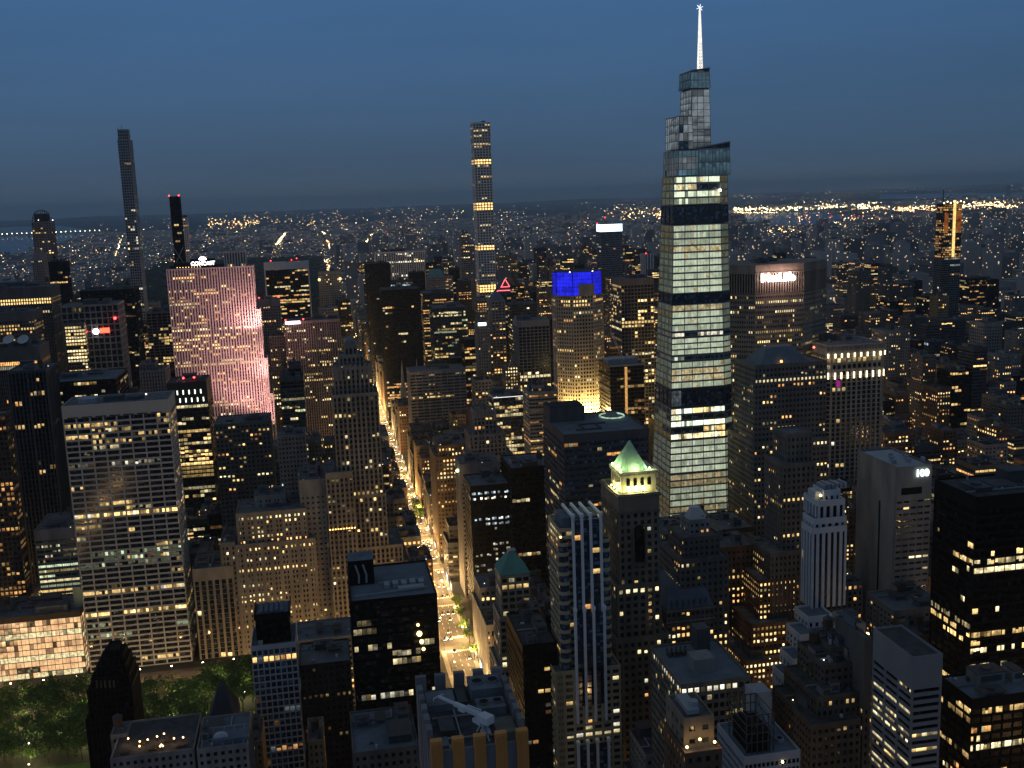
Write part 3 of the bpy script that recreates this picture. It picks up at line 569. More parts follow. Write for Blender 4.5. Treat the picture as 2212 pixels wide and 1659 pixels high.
def x_corn(b, q):
    x0, x1, y0, y1, z1 = q[0][:5]; a = at(706, 1146, y0-.5)[2]; m = MB()
    m.box(x0-.6, x1+.3, y0-.9, y0-.05, a-.5, a); m.build('cornice', LIM, b.root, off=b.o)
    m = MB()
    for k in range(10): m.box(x0+(x1-x0)*(k+.3)/10, x0+(x1-x0)*(k+.7)/10, y0-.75, y0-.35, a, a+.5)
    m.build('lamp', litmat('cornice_lamp', (1, .55, .12), 9, lo=.8, sample=True), b.root, off=b.o)
B('office_building', 'limestone wing with a golden uplit cornice', [(702, 762, 1020, 734, 40)], S_(L5, mode='N', span=.5, lit=.10, cap=4), extra=x_corn, short='the golden cornice wing')
B('office_building', 'tall blank topped stone block with small square windows', [(645, 701, 1036, 742, 40)], S_(ST_LIM, pier=2, bay=3.2, span=.62, lit=.01, cap=11), short='the blank topped block')
SAL = S_(ST_LIM, wall=MAT['warm_limestone'], bay=3.1, pier=1.25, span=.46, fh=3.6, pier2=2, lit=.16, rv=1.0, hues=('warm', 'warm', 'pale'), lev='aabc', cap=2.5,
         rows=((3.5, 7, .93, 'pale', 'a'), (22, 26, .55, 'amber', 'a'), (32, 35, .5, 'warm', 'a'), (52, 55, .62, 'warm', 'a'), (70, 74, .5, 'warm', 'a'), (100, 104, .4, 'warm', 'a')))
B('office_building', 'wide tan office block with rows of bright square windows', [(549, 616, 1070, 752, 20, S_(SAL, lit=0, rows=(), wall=GRY)), (508, 661, 1104, 738, 36, S_(SAL, rows=((3.5, 7, .95, 'pale', 'a'), (20, 23.5, .75, 'amber', 'a')))), (506, 682, 1170, 736, 40, S_(SAL, rows=((4, 8, .65, 'warm', 'a'), (18, 22, .8, 'warm', 'a'), (40, 44, .55, 'warm', 'a'), (58, 61, .35, 'warm', 'a'))))], SAL, short='the bright-rowed tan block')
B('office_building', 'lower tan wing left of the bright rowed block', [(474, 507, 1172, 737, 36)], S_(SAL, rows=(), lit=.1))
B('office_building', 'low stone building with tall pilasters beside white grid slab', [(414, 503, 1226, 736, 36)], S_(SAL, bay=4.6, pier=1.6, span=.08, mode='V', rows=((62, 66, .6, 'warm', 'a'),), lit=.02, lev='a', cap=9, pier2=0), short='the pilastered building')
B('office_building', 'greenish banded block left of white grid slab, with glowing floors', [(72, 178, 1142, 805, 44)], style(wall=GRY, glass=GLG, bay=6, pier=.4, span=.5, mode='H', lit=.45, rv=.6, hues=('pale', 'green', 'warm'), lev='bccd', cap=7, sub=4, fh=3.7), short='the greenish banded block')
def x_pink2(b, q):
    x0, x1, y0, y1, z1 = q[0][:5]; m = MB(); a = at(205, 1290, y0+8)[0]
    m.box(a-14, a-2, y0+10, y0+20, z1-1, z1+9); m.box(a-14, a-8, y0+9, y0+9.9, z1-1, z1+13); m.build('bulkhead', wallmat('pale_green_plaster', (.5, .55, .35)), b.root, off=b.o)
B('office_building', 'glass building glowing rosy all over behind park trees, bottom left', [(-30, 174, 1329, 735, 36)], style(wall=BRZ, glass=GLX, bay=4.9, pier=.22, span=.10, mode='N', fh=4.1, inset=.3, lit=.745, rv=.02, hues=('pink', 'pink', 'pink', 'pale'), lev='bbbbc', sub=2, run=.2, cap=4, units=5), extra=x_pink2, short='the rosy glowing building')
# ================================================================== CENTRE AND RIGHT
# --- blue crowned octagonal tower
def octo(x0, x1, y0, y1, c): return [(x0+c, y0), (x1-c, y0), (x1, y0+c), (x1, y1-c), (x1-c, y1), (x0+c, y1), (x0, y1-c), (x0, y0+c)]
def tower383():
    Y = 1035; a = at(1207, 640, Y); c = at(1311, 640, Y); zt = at(1257, 588, Y)[2]; zc = a[2]; x0, x1 = a[0], c[0]; y1 = Y+46
    b = Bld('office_tower', 'octagonal stone tower crowned in glowing blue glass, yellow uplit base', 'building', (x0+x1)/2, Y+23)
    st = style(wall=wallmat('pink_granite', (.42, .35, .27)), bay=2.9, pier=1.15, span=.42, fh=3.8, lit=.13, rv=.9, hues=('warm', 'pale', 'amber'), lev='abbc', cap=.5, rows=((4, 9, .75, 'warm', 'a'), (9.5, 13, .4, 'warm', 'b'), (104, 108, .85, 'warm', 'b')))
    P = octo(x0, x1, Y, y1, 14); polyseg(b, P, P, 0, zc, st)
    # crown
    bl = litmat('blue_crown_light', (.02, .025, 1.0), 1.25, nscale=.1, lo=.45, sample=True); Q = octo(x0+1.2, x1-1.2, Y+1.2, y1-1.2, 13.5)
    m = MB(); m.prism(Q, zc-.3, Q, zt-1); m.build('crown', bl, b.root, off=b.o)
    m = MB()
    for e in (7, 0, 1, 2, 6):
        A, Bq = Vector(Q[e]), Vector(Q[(e+1) % 8]); n = max(2, round((Bq-A).length/1.8))
        for k in range(n+1):
            p = A.lerp(Bq, k/n); w_ = .75 if k in (0, n) else .3; m.box(p.x-w_/2, p.x+w_/2, p.y-w_/2-.25, p.y+w_/2-.25, zc-.3, zt)
    for z in np.linspace(zc+4, zt, 6): m.prism(insetp(Q, -.12), z-.15, insetp(Q, -.12), z+.15)
    m.build('crown_frame', wallmat('blue_grey_frame', (.05, .06, .14)), b.root, off=b.o)
    m = MB(); w3 = (x1-x0); m.box(x0+w3*.42, x1-w3*.27, Y-.3, Y+3, zc-.5, zc+(zt-zc)*.48)
    for k in range(7): xx = x0+w3*.42+(w3*.31)*k/6; m.box(xx-.35, xx+.35, Y-.7, Y-.2, zc-.5, zc+(zt-zc)*.46)
    m.build('wall', st['wall'], b.root, off=b.o)
    z0 = at(1257, 893, Y)[2]
    WL = litmat('flood_yellow', (1, .75, .28), 6, lo=1, sample=True)
    for fx, fy in ((x0+3, Y-2), (x0+15, Y-5), (x0+26, Y-5), (x1-10, Y-5), (x1+2, Y+4), (x1+6, Y+16)):
        m = MB(); m.box(fx-1, fx+1, fy-.6, fy+.6, z0+1, z0+2); m.build('floodlight', WL, b.root, off=b.o)
        l = bpy.data.lights.new('floodlight_beam', 'POINT'); l.energy = 42000; l.color = (1, .72, .25); l.shadow_soft_size = 1.2
        o = bpy.data.objects.new('floodlight_beam', l); COL.objects.link(o); o.parent = b.root; o.location = (fx-b.o[0], fy-1.5-b.o[1], z0+4)
    m = MB(); m.box(x0-2, x1+8, Y-9, y1+4, 0, z0+1); m.build('podium', st['wall'], b.root, off=b.o)
    b.beacon(x0+12, Y+1, zt, (1, .95, .8), 4, .6, 'roof_lamp'); b.beacon(x1-14, Y+1, zt, (1, .95, .8), 4, .6, 'roof_lamp')
    b.done(); HERO.append((b, 'the blue crowned tower'))
tower383()
# --- tapering glass supertall
def vanderbilt():
    Y = 700
    sw1 = at(1454, 485, Y); se1 = at(1579, 485, Y); sw0 = at(1446, 1110, Y); se0 = at(1591, 1110, Y)
    yb = YX(1421, 485, sw1[0]); yb0 = YX(1404, 880, at(1449, 880, Y)[0])
    b = Bld('office_tower', 'tallest tapering glass skyscraper with a glowing white spire, brightly lit floors', 'building', (sw0[0]+se0[0])/2, Y+30)
    def ring(z):
        t = (z-sw0[2])/(sw1[2]-sw0[2]); xl = sw0[0]+(sw1[0]-sw0[0])*t; xr = se0[0]+(se1[0]-se0[0])*t; yn = yb0+(yb-yb0)*t; c = 7
        return [(xl, Y), (xr-c, Y), (xr, Y+c*.6), (xr, yn), (xl+4, yn), (xl, yn-6)]
    zz = lambda v: at(1500, v, Y)[2]
    base = style(wall=wallmat('pale_terracotta', (.34, .36, .35), var=.1), glass=GLX, bay=8.6, pier=.25, span=.24, fh=4.55, inset=.5, mode='N', lit=1.3, rv=.03, run=.3, hues=('vand',), lev='bbbb', cap=.6, sub=4)
    HUES['vand'] = (.86, .98, .70); HUES['vdim'] = (.85, .95, .78)
    LEV['v'] = .62; LEV['w'] = .42; LEV['x'] = .10; LEV['y'] = .25
    base['hues'] = ('vand', 'vand', 'vand', 'pale'); base['lev'] = 'vvvw'
    fl = {5: (.95, 'x'), 4: (.9, 'x'), 1: (.7, 'y')}
    fl2 = {5: (.95, 'x'), 4: (.9, 'x'), 1: (.8, 'x')}
    dark = S_(base, lit=.03, span=.12, fh=9, glass=GLB, wall=DGR, cap=.4, lev='x', hues=('cool',))
    P = lambda v: ring(zz(v))
    bands = [(1170, 1180, dark, fl), (1180, 9999, S_(base, lit=.5, lev='cdyb', rv=.5, span=.3), fl)]
    seq = [ (1175, S_(base, lit=.93, lev='wywy', hues=('pale', 'vand'), rv=.1)), (1020, S_(base, lit=.99, lev='vwvw', hues=('vand', 'vdim'))),
        (948, S_(base, lit=.6, hues=('pale', 'warm', 'vand'), lev='bbay', rv=.7, run=.5)), (878, dark), (838, S_(base, lev='vvwv')), (778, S_(base, lit=.55, hues=('pink', 'vdim', 'warm'), lev='cdyb')), (766, base),
        (727, S_(base, lit=.6, hues=('vdim', 'white'), lev='yycb')), (715, base), (655, dark), (633, base), (483, dark), (442, S_(base, hues=('pale', 'vand', 'vand'), lev='bbvy', lit=.75, rv=.3)), (378, None)]
    lo = ring(0); z_prev = 0.0
    st0 = S_(base, lit=.75, lev='yywc', hues=('pale', 'warm', 'vand'), rv=.4)
    polyseg(b, ring(0), ring(zz(1175)), 0, zz(1175), st0, facelit=fl)
    for i in range(len(seq)-1):
        v0, s_ = seq[i]; v1 = seq[i+1][0]
        if s_ is None: continue
        isd = s_ is dark
        polyseg(b, ring(zz(v0)), ring(zz(v1)), zz(v0), zz(v1), s_, facelit=None if isd else fl2 if i > 6 else fl, cap=.6)
    # interlocking glass crown tiers
    HUES['crn'] = (.72, .85, .95); HUES['teal'] = (.38, .72, .95); LEV['e'] = .14  # teal emission in unlit crown panes stands in for sky through the glass
    cr = S_(base, wall=STL, glass=glassmat('crown_glass', (.07, .12, .16), .08), bay=3.2, fh=4.2, span=.07, pier=.22, lit=.75, rv=.2, hues=('crn', 'vdim'), lev='yxyw', sub=1, cap=1, run=.2)
    crd = S_(cr, lit=.12, lev='xxd')
    def tier(uL, uR, vt, vb, Yf, dep, st, slope=0, lean=1.5, fl_=None):
        a = at(uL, vt, Yf); c = at(uR, vt, Yf); z1 = at((uL+uR)/2, vt, Yf)[2]; z0 = at((uL+uR)/2, vb, Yf)[2]
        P1 = [(a[0]+lean, Yf), (c[0], Yf), (c[0], Yf+dep), (a[0]+lean, Yf+dep)]; P0 = [(a[0], Yf), (c[0]+lean, Yf), (c[0]+lean, Yf+dep), (a[0], Yf+dep)]
        polyseg(b, P0, P1, z0, z1, st, facelit=fl_)
        if slope:
            m = MB(); m.prism(P1, z1-.3, P1, [z1, z1+slope, z1+slope, z1]); m.build('glazing', GLB, b.root, off=b.o)
            m = MB(); m.bar((P1[0][0], Yf-.2, z1), (P1[1][0], Yf-.2, z1+slope), .7); m.build('crown_frame', STL, b.root, off=b.o)
        return a, c, z0, z1
    HUES['plum'] = (.75, .45, .55)
    tier(1464, 1512, 322, 379, 704, 30, S_(cr, bay=3.4, lit=.97, lev='eeye', hues=('teal', 'crn')), fl_={3: (1, 'd')}, lean=.4)
    tier(1465, 1496, 248, 322, 705, 27, S_(cr, fh=5.4, bay=4, lit=.85, lev='xxyy', hues=('crn',)), fl_={3: (1.2, 'y')}, lean=.6)
    tier(1508, 1577, 318, 379, 703, 34, S_(cr, fh=7.5, bay=2.4, lit=.97, lev='eexe', hues=('teal',)), slope=3.4, lean=.3)
    tier(1491, 1533, 190, 322, 712, 22, S_(cr, bay=5.2, fh=4.5, lit=.97, lev='yyyx', hues=('crn',)), fl_={3: (1.2, 'y')}, lean=1)
    a, c, z0, z1 = tier(1490, 1533, 152, 190, 712, 22, S_(crd, wall=STL, lit=1, lev='e', hues=('teal',)), slope=1.5, fl_={3: (1, 'd')}, lean=.6)
    # spire
    sp = at(1512, 152, 716); tp = at(1512, 20, 716); m = MB(); n = 20; H = tp[2]-sp[2]; x_, y_ = sp[0], 716
    for k in range(n):
        za = sp[2]-3+(H+3)*k/n; zb = sp[2]-3+(H+3)*(k+1)/n; ra = 1.15*(1-k/n)+.3; rb = 1.15*(1-(k+1)/n)+.3
        for s1, s2 in ((-1, -1), (1, -1), (1, 1), (-1, 1)): m.bar((x_+s1*ra, y_+s2*ra, za), (x_+s1*rb, y_+s2*rb, zb), .34)
        m.bar((x_-ra, y_-ra, za), (x_+rb, y_-rb, zb), .26); m.bar((x_+ra, y_-ra, za), (x_-rb, y_-rb, zb), .26); m.bar((x_-ra, y_-ra, za), (x_+ra, y_-ra, za), .4)
        m.bar((x_-ra, y_-ra, za), (x_-ra, y_+ra, za), .4); m.bar((x_-ra, y_+ra, za), (x_-rb, y_-rb, zb), .4)
    m.build('spire', litmat('spire_light', (1, .95, .85), 1.3, lo=.6), b.root, off=b.o)
    m = MB(); m.ball(x_, y_, tp[2]+1, .4, 10)
    for k in range(3):
        t = math.pi*k/3+.3; m.bar((x_-2.3*math.cos(t), y_, tp[2]+1-2.3*math.sin(t)), (x_+2.3*math.cos(t), y_, tp[2]+1+2.3*math.sin(t)), .14)
    m.build('beacon', litmat('beacon_violet', (.8, .78, 1), 4, lo=1), b.root, off=b.o)
    c = at(1555, 414, 699); b.beacon(c[0], 698.5, c[2], (1, .95, .8), 9, .9, 'lamp')
    b.done(); HERO.append((b, 'the tapering glass skyscraper'))
vanderbilt()
# --- broad octagonal slab with the lit sign
def metlife():
    Y = 812; a = at(1586, 575, Y); c = at(1784, 571, Y+28); e1 = at(1632, 573, Y); e2 = at(1722, 571, Y); z = e1[2]; zr = at(1683, 568, Y)[2]
    P = [(e1[0], Y), (e2[0]+6, Y), (c[0], Y+26), (c[0], Y+38), (e2[0]+6, Y+60), (e1[0], Y+60), (a[0]-14, Y+38), (a[0]-14, Y+26)]
    b = Bld('office_tower', 'broad long octagonal slab with a glowing white rooftop name sign', 'building', (e1[0]+e2[0])/2, Y+30)
    st = style(wall=wallmat('precast_concrete', (.26, .235, .195)), bay=1.9, pier=.7, span=.5, fh=4.0, inset=.6, lit=.17, rv=1.1, hues=('warm', 'pale', 'warm'), lev='abbcd', cap=2, roof=ROOFD,
        rows=((13, 17, .45, 'pale', 'b'), (48, 52, .6, 'warm', 'b'), (58, 62, .5, 'warm', 'b'), (96, 120, .25, 'warm', 'b')))
    top = S_(st, fh=14, span=.04, bay=2.2, pier=.9, mode='V', lit=0, rows=(), cap=6.5, glass=GLK)
    zs = z-23
    polyseg(b, P, P, 0, zs, S_(st, cap=1)); polyseg(b, P, P, zs, z, top)
    m = MB(); m.prism(insetp(P, -.5), z-7, insetp(P, -.5), z-6); m.prism(insetp(P, -.4), z-.9, insetp(P, -.4), z+.2); m.build('cornice', st['wall'], b.root, off=b.o)
    WS = litmat('sign_hot', (1, .86, .84), 14, lo=1, sample=True); l = at(1643, 609, Y); rr = at(1716, 609, Y); s_ = (rr[0]-l[0])/3.52
    textmesh('MetLife', s_*1.16, WS, 'sign', b.root, ((l[0]+rr[0])/2-b.o[0], Y-1.2-b.o[1], l[2]), (math.pi/2, 0, 0), .3, bold=.1)
    for k in range(4):
        lt = bpy.data.lights.new('sign_glow', 'POINT'); lt.energy = 4000; lt.color = (1, .55, .45); lt.shadow_soft_size = 1.5
        o = bpy.data.objects.new('sign_glow', lt); COL.objects.link(o); o.parent = b.root; o.location = (l[0]+(rr[0]-l[0])*(k+.5)/4-b.o[0], Y-4-b.o[1], l[2]+3)
    a1 = at(1688, 586, Y)
    m = MB(); m.box(a1[0]-1, a1[0]+6, Y+1.8, Y+2.2, a1[2]+4, a1[2]+6); m.build('window', lit('warm', 'b'), b.root, off=b.o)
    b.units(P[0][0], P[1][0], Y+10, Y+50, z-.4, 3, st); b.done(); HERO.append((b, 'the long octagonal slab'))
metlife()
# --- flared tower with the ring of lamps
def lex():
    Y = 790; a = at(1787, 790, Y); c = at(1917, 782, Y); x0, x1 = a[0], c[0]; zt = at(1850, 742, Y)[2]; z2 = at(1850, 796, Y)[2]; z1 = at(1850, 770, Y)[2]
    b = Bld('office_tower', 'cream tower whose flared top wears two rings of upright lamps', 'building', (x0+x1)/2, Y+22)
    st = style(wall=wallmat('cream_granite', (.36, .33, .27)), bay=4.2, pier=1.3, span=.2, mode='V', lit=.03, inset=.8, lev='abc', hues=('white', 'warm'), cap=1)
    P = octo(x0+.6, x1-.6, Y+.6, Y+45, 3.5); polyseg(b, P, P, 0, z2-6, st); polyseg(b, P, P, z2-5.8, z1+1, S_(st, lit=.55, fh=5, span=.35, lev='bcc', hues=('warm', 'pale')))
    Q = octo(x0, x1, Y, Y+46, 3.8); w_ = b.w(b.wall, st['wall']); w_.prism(P, z1+1, Q, z1+2)
    w_.prism(Q, z1+2, insetp(Q, 1.6), zt-2); w_.prism(insetp(Q, .2), zt-2, insetp(Q, .2), zt-1)
    b.w(b.roofm, ROOF).prism(insetp(Q, 4), zt-1, insetp(Q, 4), zt-.8); m = MB()
    WLm = litmat('ring_lamp', (1, .82, .5), 3.2, lo=.8, sample=True)
    nb = 0
    for (zc, h, R_) in ((z1+1.5, 3.4, Q), (z2-5, 5.2, P)):
        for e in (7, 0, 1):
            A, Bq = Vector(R_[e]), Vector(R_[(e+1) % 8]); n = {0: 8, 7: 1, 1: 1}[e]; d = (Bq-A).normalized(); nr = Vector((d.y, -d.x))
            for k in range(n):
                p = A.lerp(Bq, (k+.5)/n)+nr*.6; mm = MB(); ang = math.atan2(d.y, d.x); hx = d*.55; hy = nr*.3
                q = [p-hx-hy, p+hx-hy, p+hx+hy, p-hx+hy]; q = [tuple(v) for v in q]; q.reverse(); mm.prism(q, zc-h/2, q, zc+h/2); mm.build('lamp', WLm, b.root, off=b.o)
    m = MB()
    for e in (7, 0, 1):
        A, Bq = Vector(Q[e]), Vector(Q[(e+1) % 8]); n = {0: 14, 7: 2, 1: 2}[e]
        for k in range(n):
            p = A.lerp(Bq, (k+.5)/n); m.cyl(p.x, p.y, zt-5, zt-1.5, .9, .5, n=6)
    m.build('parapet', st['wall'], b.root, off=b.o)
    l = at(1812, 825, Y-.8)
    m = MB(); m.box(l[0]-1.4, l[0]+1.8, Y+.1, Y+.4, l[2]-4, l[2]+1); m.build('sign', litmat('magenta_light', (.6, .03, .4), .6, lo=.4, sample=True), b.root, off=b.o)
    b.units(x0+8, x1-8, Y+10, Y+38, zt-.9, 2, st); b.done(); HERO.append((b, 'the lamp-ringed tower'))
lex()
# --- big stone tower right of the skyscraper, with hipped roof
def x_linc(b, q):
    x0, x1, y0, y1, z1 = q[0][:5]; m = MB(); m.prism([(x0+6, y0+4), (x1-10, y0+4), (x1-10, y1-4), (x0+6, y1-4)], z1-1, [(x0+14, y0+13), (x1-18, y0+13), (x1-18, y1-13), (x0+14, y1-13)], z1+9); m.build('roof', BLU, b.root, off=b.o)
    b.beacon(x0+20, y0+3.2, z1, (1, .35, .08), 5, .9, 'roof_lamp'); b.beacon(x1-8, y0+3.2, z1+8, (1, .1, .08), 6, .8)
    c = at(1812, 832, 660)
LNC = style(wall=wallmat('brown_grey_limestone', (.16, .145, .125)), bay=2.7, pier=1.2, span=.5, fh=3.6, lit=.12, rv=1.2, hues=('warm', 'pale', 'amber'), lev='aabc', cap=2, units=0)  # limestone in an even, darker brown-grey tone
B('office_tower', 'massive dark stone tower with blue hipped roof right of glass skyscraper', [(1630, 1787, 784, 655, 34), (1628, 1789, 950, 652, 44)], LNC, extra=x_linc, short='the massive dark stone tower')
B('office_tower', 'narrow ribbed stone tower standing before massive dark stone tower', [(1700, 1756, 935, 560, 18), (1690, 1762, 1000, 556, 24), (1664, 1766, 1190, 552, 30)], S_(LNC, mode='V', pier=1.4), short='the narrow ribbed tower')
B('office_building', 'low lit banded block filling the foot of the glass skyscraper', [(1436, 1500, 1150, 560, 30)], S_(ST_DK, lit=.75, rv=.3, hues=('pale', 'warm'), lev='bbc', span=.4))
# --- stone ribbed tower with green pyramid
def x_10e(b, q):
    # belvedere
    Y0 = 488; a = at(1324, 1053, Y0); c = at(1413, 1053, Y0); x0, x1 = at(1344, 1053, Y0)[0], at(1419, 1053, Y0)[0]; z0 = q[0][4]-1; ze = at(1375, 1017, Y0)[2]; zt = at(1357, 953, Y0+8)[2]
    x0 = at(1342, 1040, Y0)[0]; x1 = at(1417, 1040, Y0)[0]; w = x1-x0; y0, y1 = Y0, Y0+w*1.0
    ST = wallmat('cream_stone', (.45, .42, .32), var=.15); m = MB(); m.box(x0, x1, y0, y1, z0, ze-1.2); m.build('wall', ST, b.root, off=b.o)
    m = MB(); m.box(x0-.8, x1+.8, y0-.8, y1+.8, ze-1.2, ze-.2); m.box(x0-.5, x1+.5, y0-.5, y1+.5, ze-2.4, ze-1.9)
    for k in range(12):
        xx = x0+w*(k+.5)/12; m.box(xx-.3, xx+.3, y0-1.0, y0-.5, ze-1.9, ze-1.2); m.box(x0-1.0, x0-.5, y0+w*(k+.2)/12, y0+w*(k+.7)/12, ze-1.9, ze-1.2)
    m.build('cornice', ST, b.root, off=b.o)
    for k in range(4):
        for f in (0, 1):
            m = MB(); cc = w*(k+1)/5; n = 8; hw = .85; zb = z0+3.4; zh = ze-4.2
            pts = [(-hw, zb), (hw, zb), (hw, zh)]+[(hw*math.cos(t), zh+hw*math.sin(t)) for t in np.linspace(.3, math.pi-.3, 6)]+[(-hw, zh)]
            i0 = len(m.v)
            for dpt in (-.12, .2):
                for px_, pz in pts: m.v.append((x0+cc+px_, y0+dpt, pz) if f == 0 else (x0+dpt, y0+cc+px_, pz))
            N_ = len(pts); m.f.append(tuple(range(N_)) if f == 0 else tuple(reversed(range(N_)))); m.m.append(0)
            for j in range(N_): m.f.append((j, j+N_, (j+1) % N_+N_, (j+1) % N_)); m.m.append(0)
            m.build('window', GLK, b.root, off=b.o)
    BX = x1; x1 = x0+w*.80; w = x1-x0; m = MB(); m.prism([(x0+.6, y0+.6), (x1, y0+.6), (x1, y1-.6), (x0+.6, y1-.6)], ze-.2, [((x0+x1)/2-.3, (y0+y1)/2-.3), ((x0+x1)/2+.3, (y0+y1)/2-.3), ((x0+x1)/2+.3, (y0+y1)/2+.3), ((x0+x1)/2-.3, (y0+y1)/2+.3)], zt)
    for k in range(1, 9):
        t = k/9; xm = (x0+x1)/2; ym = (y0+y1)/2; m.bar((x0+.6+(w-.6)*t, y0+.6, ze-.1), (xm+(t-.5)*.6, ym-.3, zt), .22); m.bar((x0+.6, y0+.6+(y1-y0-1.2)*t, ze-.1), (xm-.3, ym+(t-.5)*.6, zt), .22)
    m.build('roof', COPL, b.root, off=b.o)
    FG = litmat('flood_greenish', (.8, 1, .5), 14, lo=1, sample=True)
    for (fx, fy, fz, e, colr) in [(x0+w*.25, y0-1.6, z0+1.4, 420, (1, .9, .32)), (x0+w*.5, y0-1.6, z0+1.4, 420, (1, .9, .32)), (x0+w*.8, y0-1.6, z0+1.4, 420, (1, .9, .32)), (x0-1.6, y0+w*.15, z0+1.4, 420, (1, .9, .32)), (x0-1.6, y0+w*.5, z0+1.4, 420, (1, .9, .32)), (x0-1.6, y0+w*.85, z0+1.4, 220, (1, .9, .35)),
                           (x0-.2, y0-.2, ze+.9, 330, (.85, 1, .42)), (x0+w*.5, y0-.3, ze+.9, 330, (.85, 1, .42)), (x1+.3, y0+.1, ze+.9, 280, (.75, 1, .55)), (x0-.3, y0+w*.5, ze+.9, 300, (.8, 1, .5)), (x0-.3, y0+w, ze+.9, 200, (.8, 1, .5))]:
        m = MB(); m.ball(fx, fy, fz, .42, 8); m.box(fx-.1, fx+.1, fy-.1, fy+.1, fz-1.4, fz, 1); m.build('floodlight', [FG, BLK], b.root, off=b.o)
        l = bpy.data.lights.new('floodlight_beam', 'POINT'); l.energy = e*3.4; l.color = colr; l.shadow_soft_size = .4
        o = bpy.data.objects.new('floodlight_beam', l); COL.objects.link(o); o.parent = b.root; o.location = (fx-.6*(fx <= x0)-b.o[0], fy-.6*(fy <= y0)-b.o[1], fz+.55)
    x0, x1, y0, y1, z1 = q[0][:5]; m = MB(); m.box(x0-.7, x1+.7, y0-.7, y1+.4, z1-1.6, z1-.7); m.box(x0-.4, x1+.4, y0-.4, y1+.2, z1-9.2, z1-8.6)
    m.build('cornice', LIMD, b.root, off=b.o)
    za = at(1378, 1180, q[0][2])[2]; m = MB(); xm = (x0+x1)/2; hw = 2.5; pts = [(xm-hw, za-8), (xm+hw, za-8), (xm+hw, za+8)]+[(xm+hw*math.cos(t), za+8+hw*math.sin(t)) for t in np.linspace(.3, math.pi-.3, 7)]+[(xm-hw, za+8)]
    for dpt in (-.35, .6):
        for px_, pz in pts: m.v.append((px_, y0+dpt, pz))
    N_ = len(pts); m.f.append(tuple(range(N_))); m.m.append(0)
    for j in range(N_): m.f.append((j, j+N_, (j+1) % N_+N_, (j+1) % N_)); m.m.append(0)
    m.build('window', GLK, b.root, off=b.o)
    m = MB()
    for s_ in (-1, 1): m.box(xm+s_*3-.35, xm+s_*3+.35, y0-.8, y0-.1, za-9, za+9)
    m.box(xm-3.4, xm+3.4, y0-.9, y0-.1, za-10, za-9.2); m.build('frame', LIMD, b.root, off=b.o)
T10 = style(wall=wallmat('dun_stone', (.19, .165, .13)), bay=3.4, pier=1.5, span=.42, mode='V', fh=3.75, inset=.55, lit=.05, rv=1.2, hues=('warm', 'pale', 'white'), lev='aabc', cap=9, units=0, run=.2)
B('office_tower', 'tall stone tower with floodlit green pyramid on a glowing belvedere', [(1335, 1424, 1066, 483, 30), (1333, 1428, 1260, 482, 32, S_(T10, cap=2, rows=((2, 5, .4, 'pale', 'a'),))), (1331, 1445, 1375, 480, 40, S_(T10, cap=2, mode='N', rows=((28, 31, .6, 'amber', 'a'), (43, 46, .5, 'warm', 'b'))))], T10, extra=x_10e, short='the green pyramid tower')
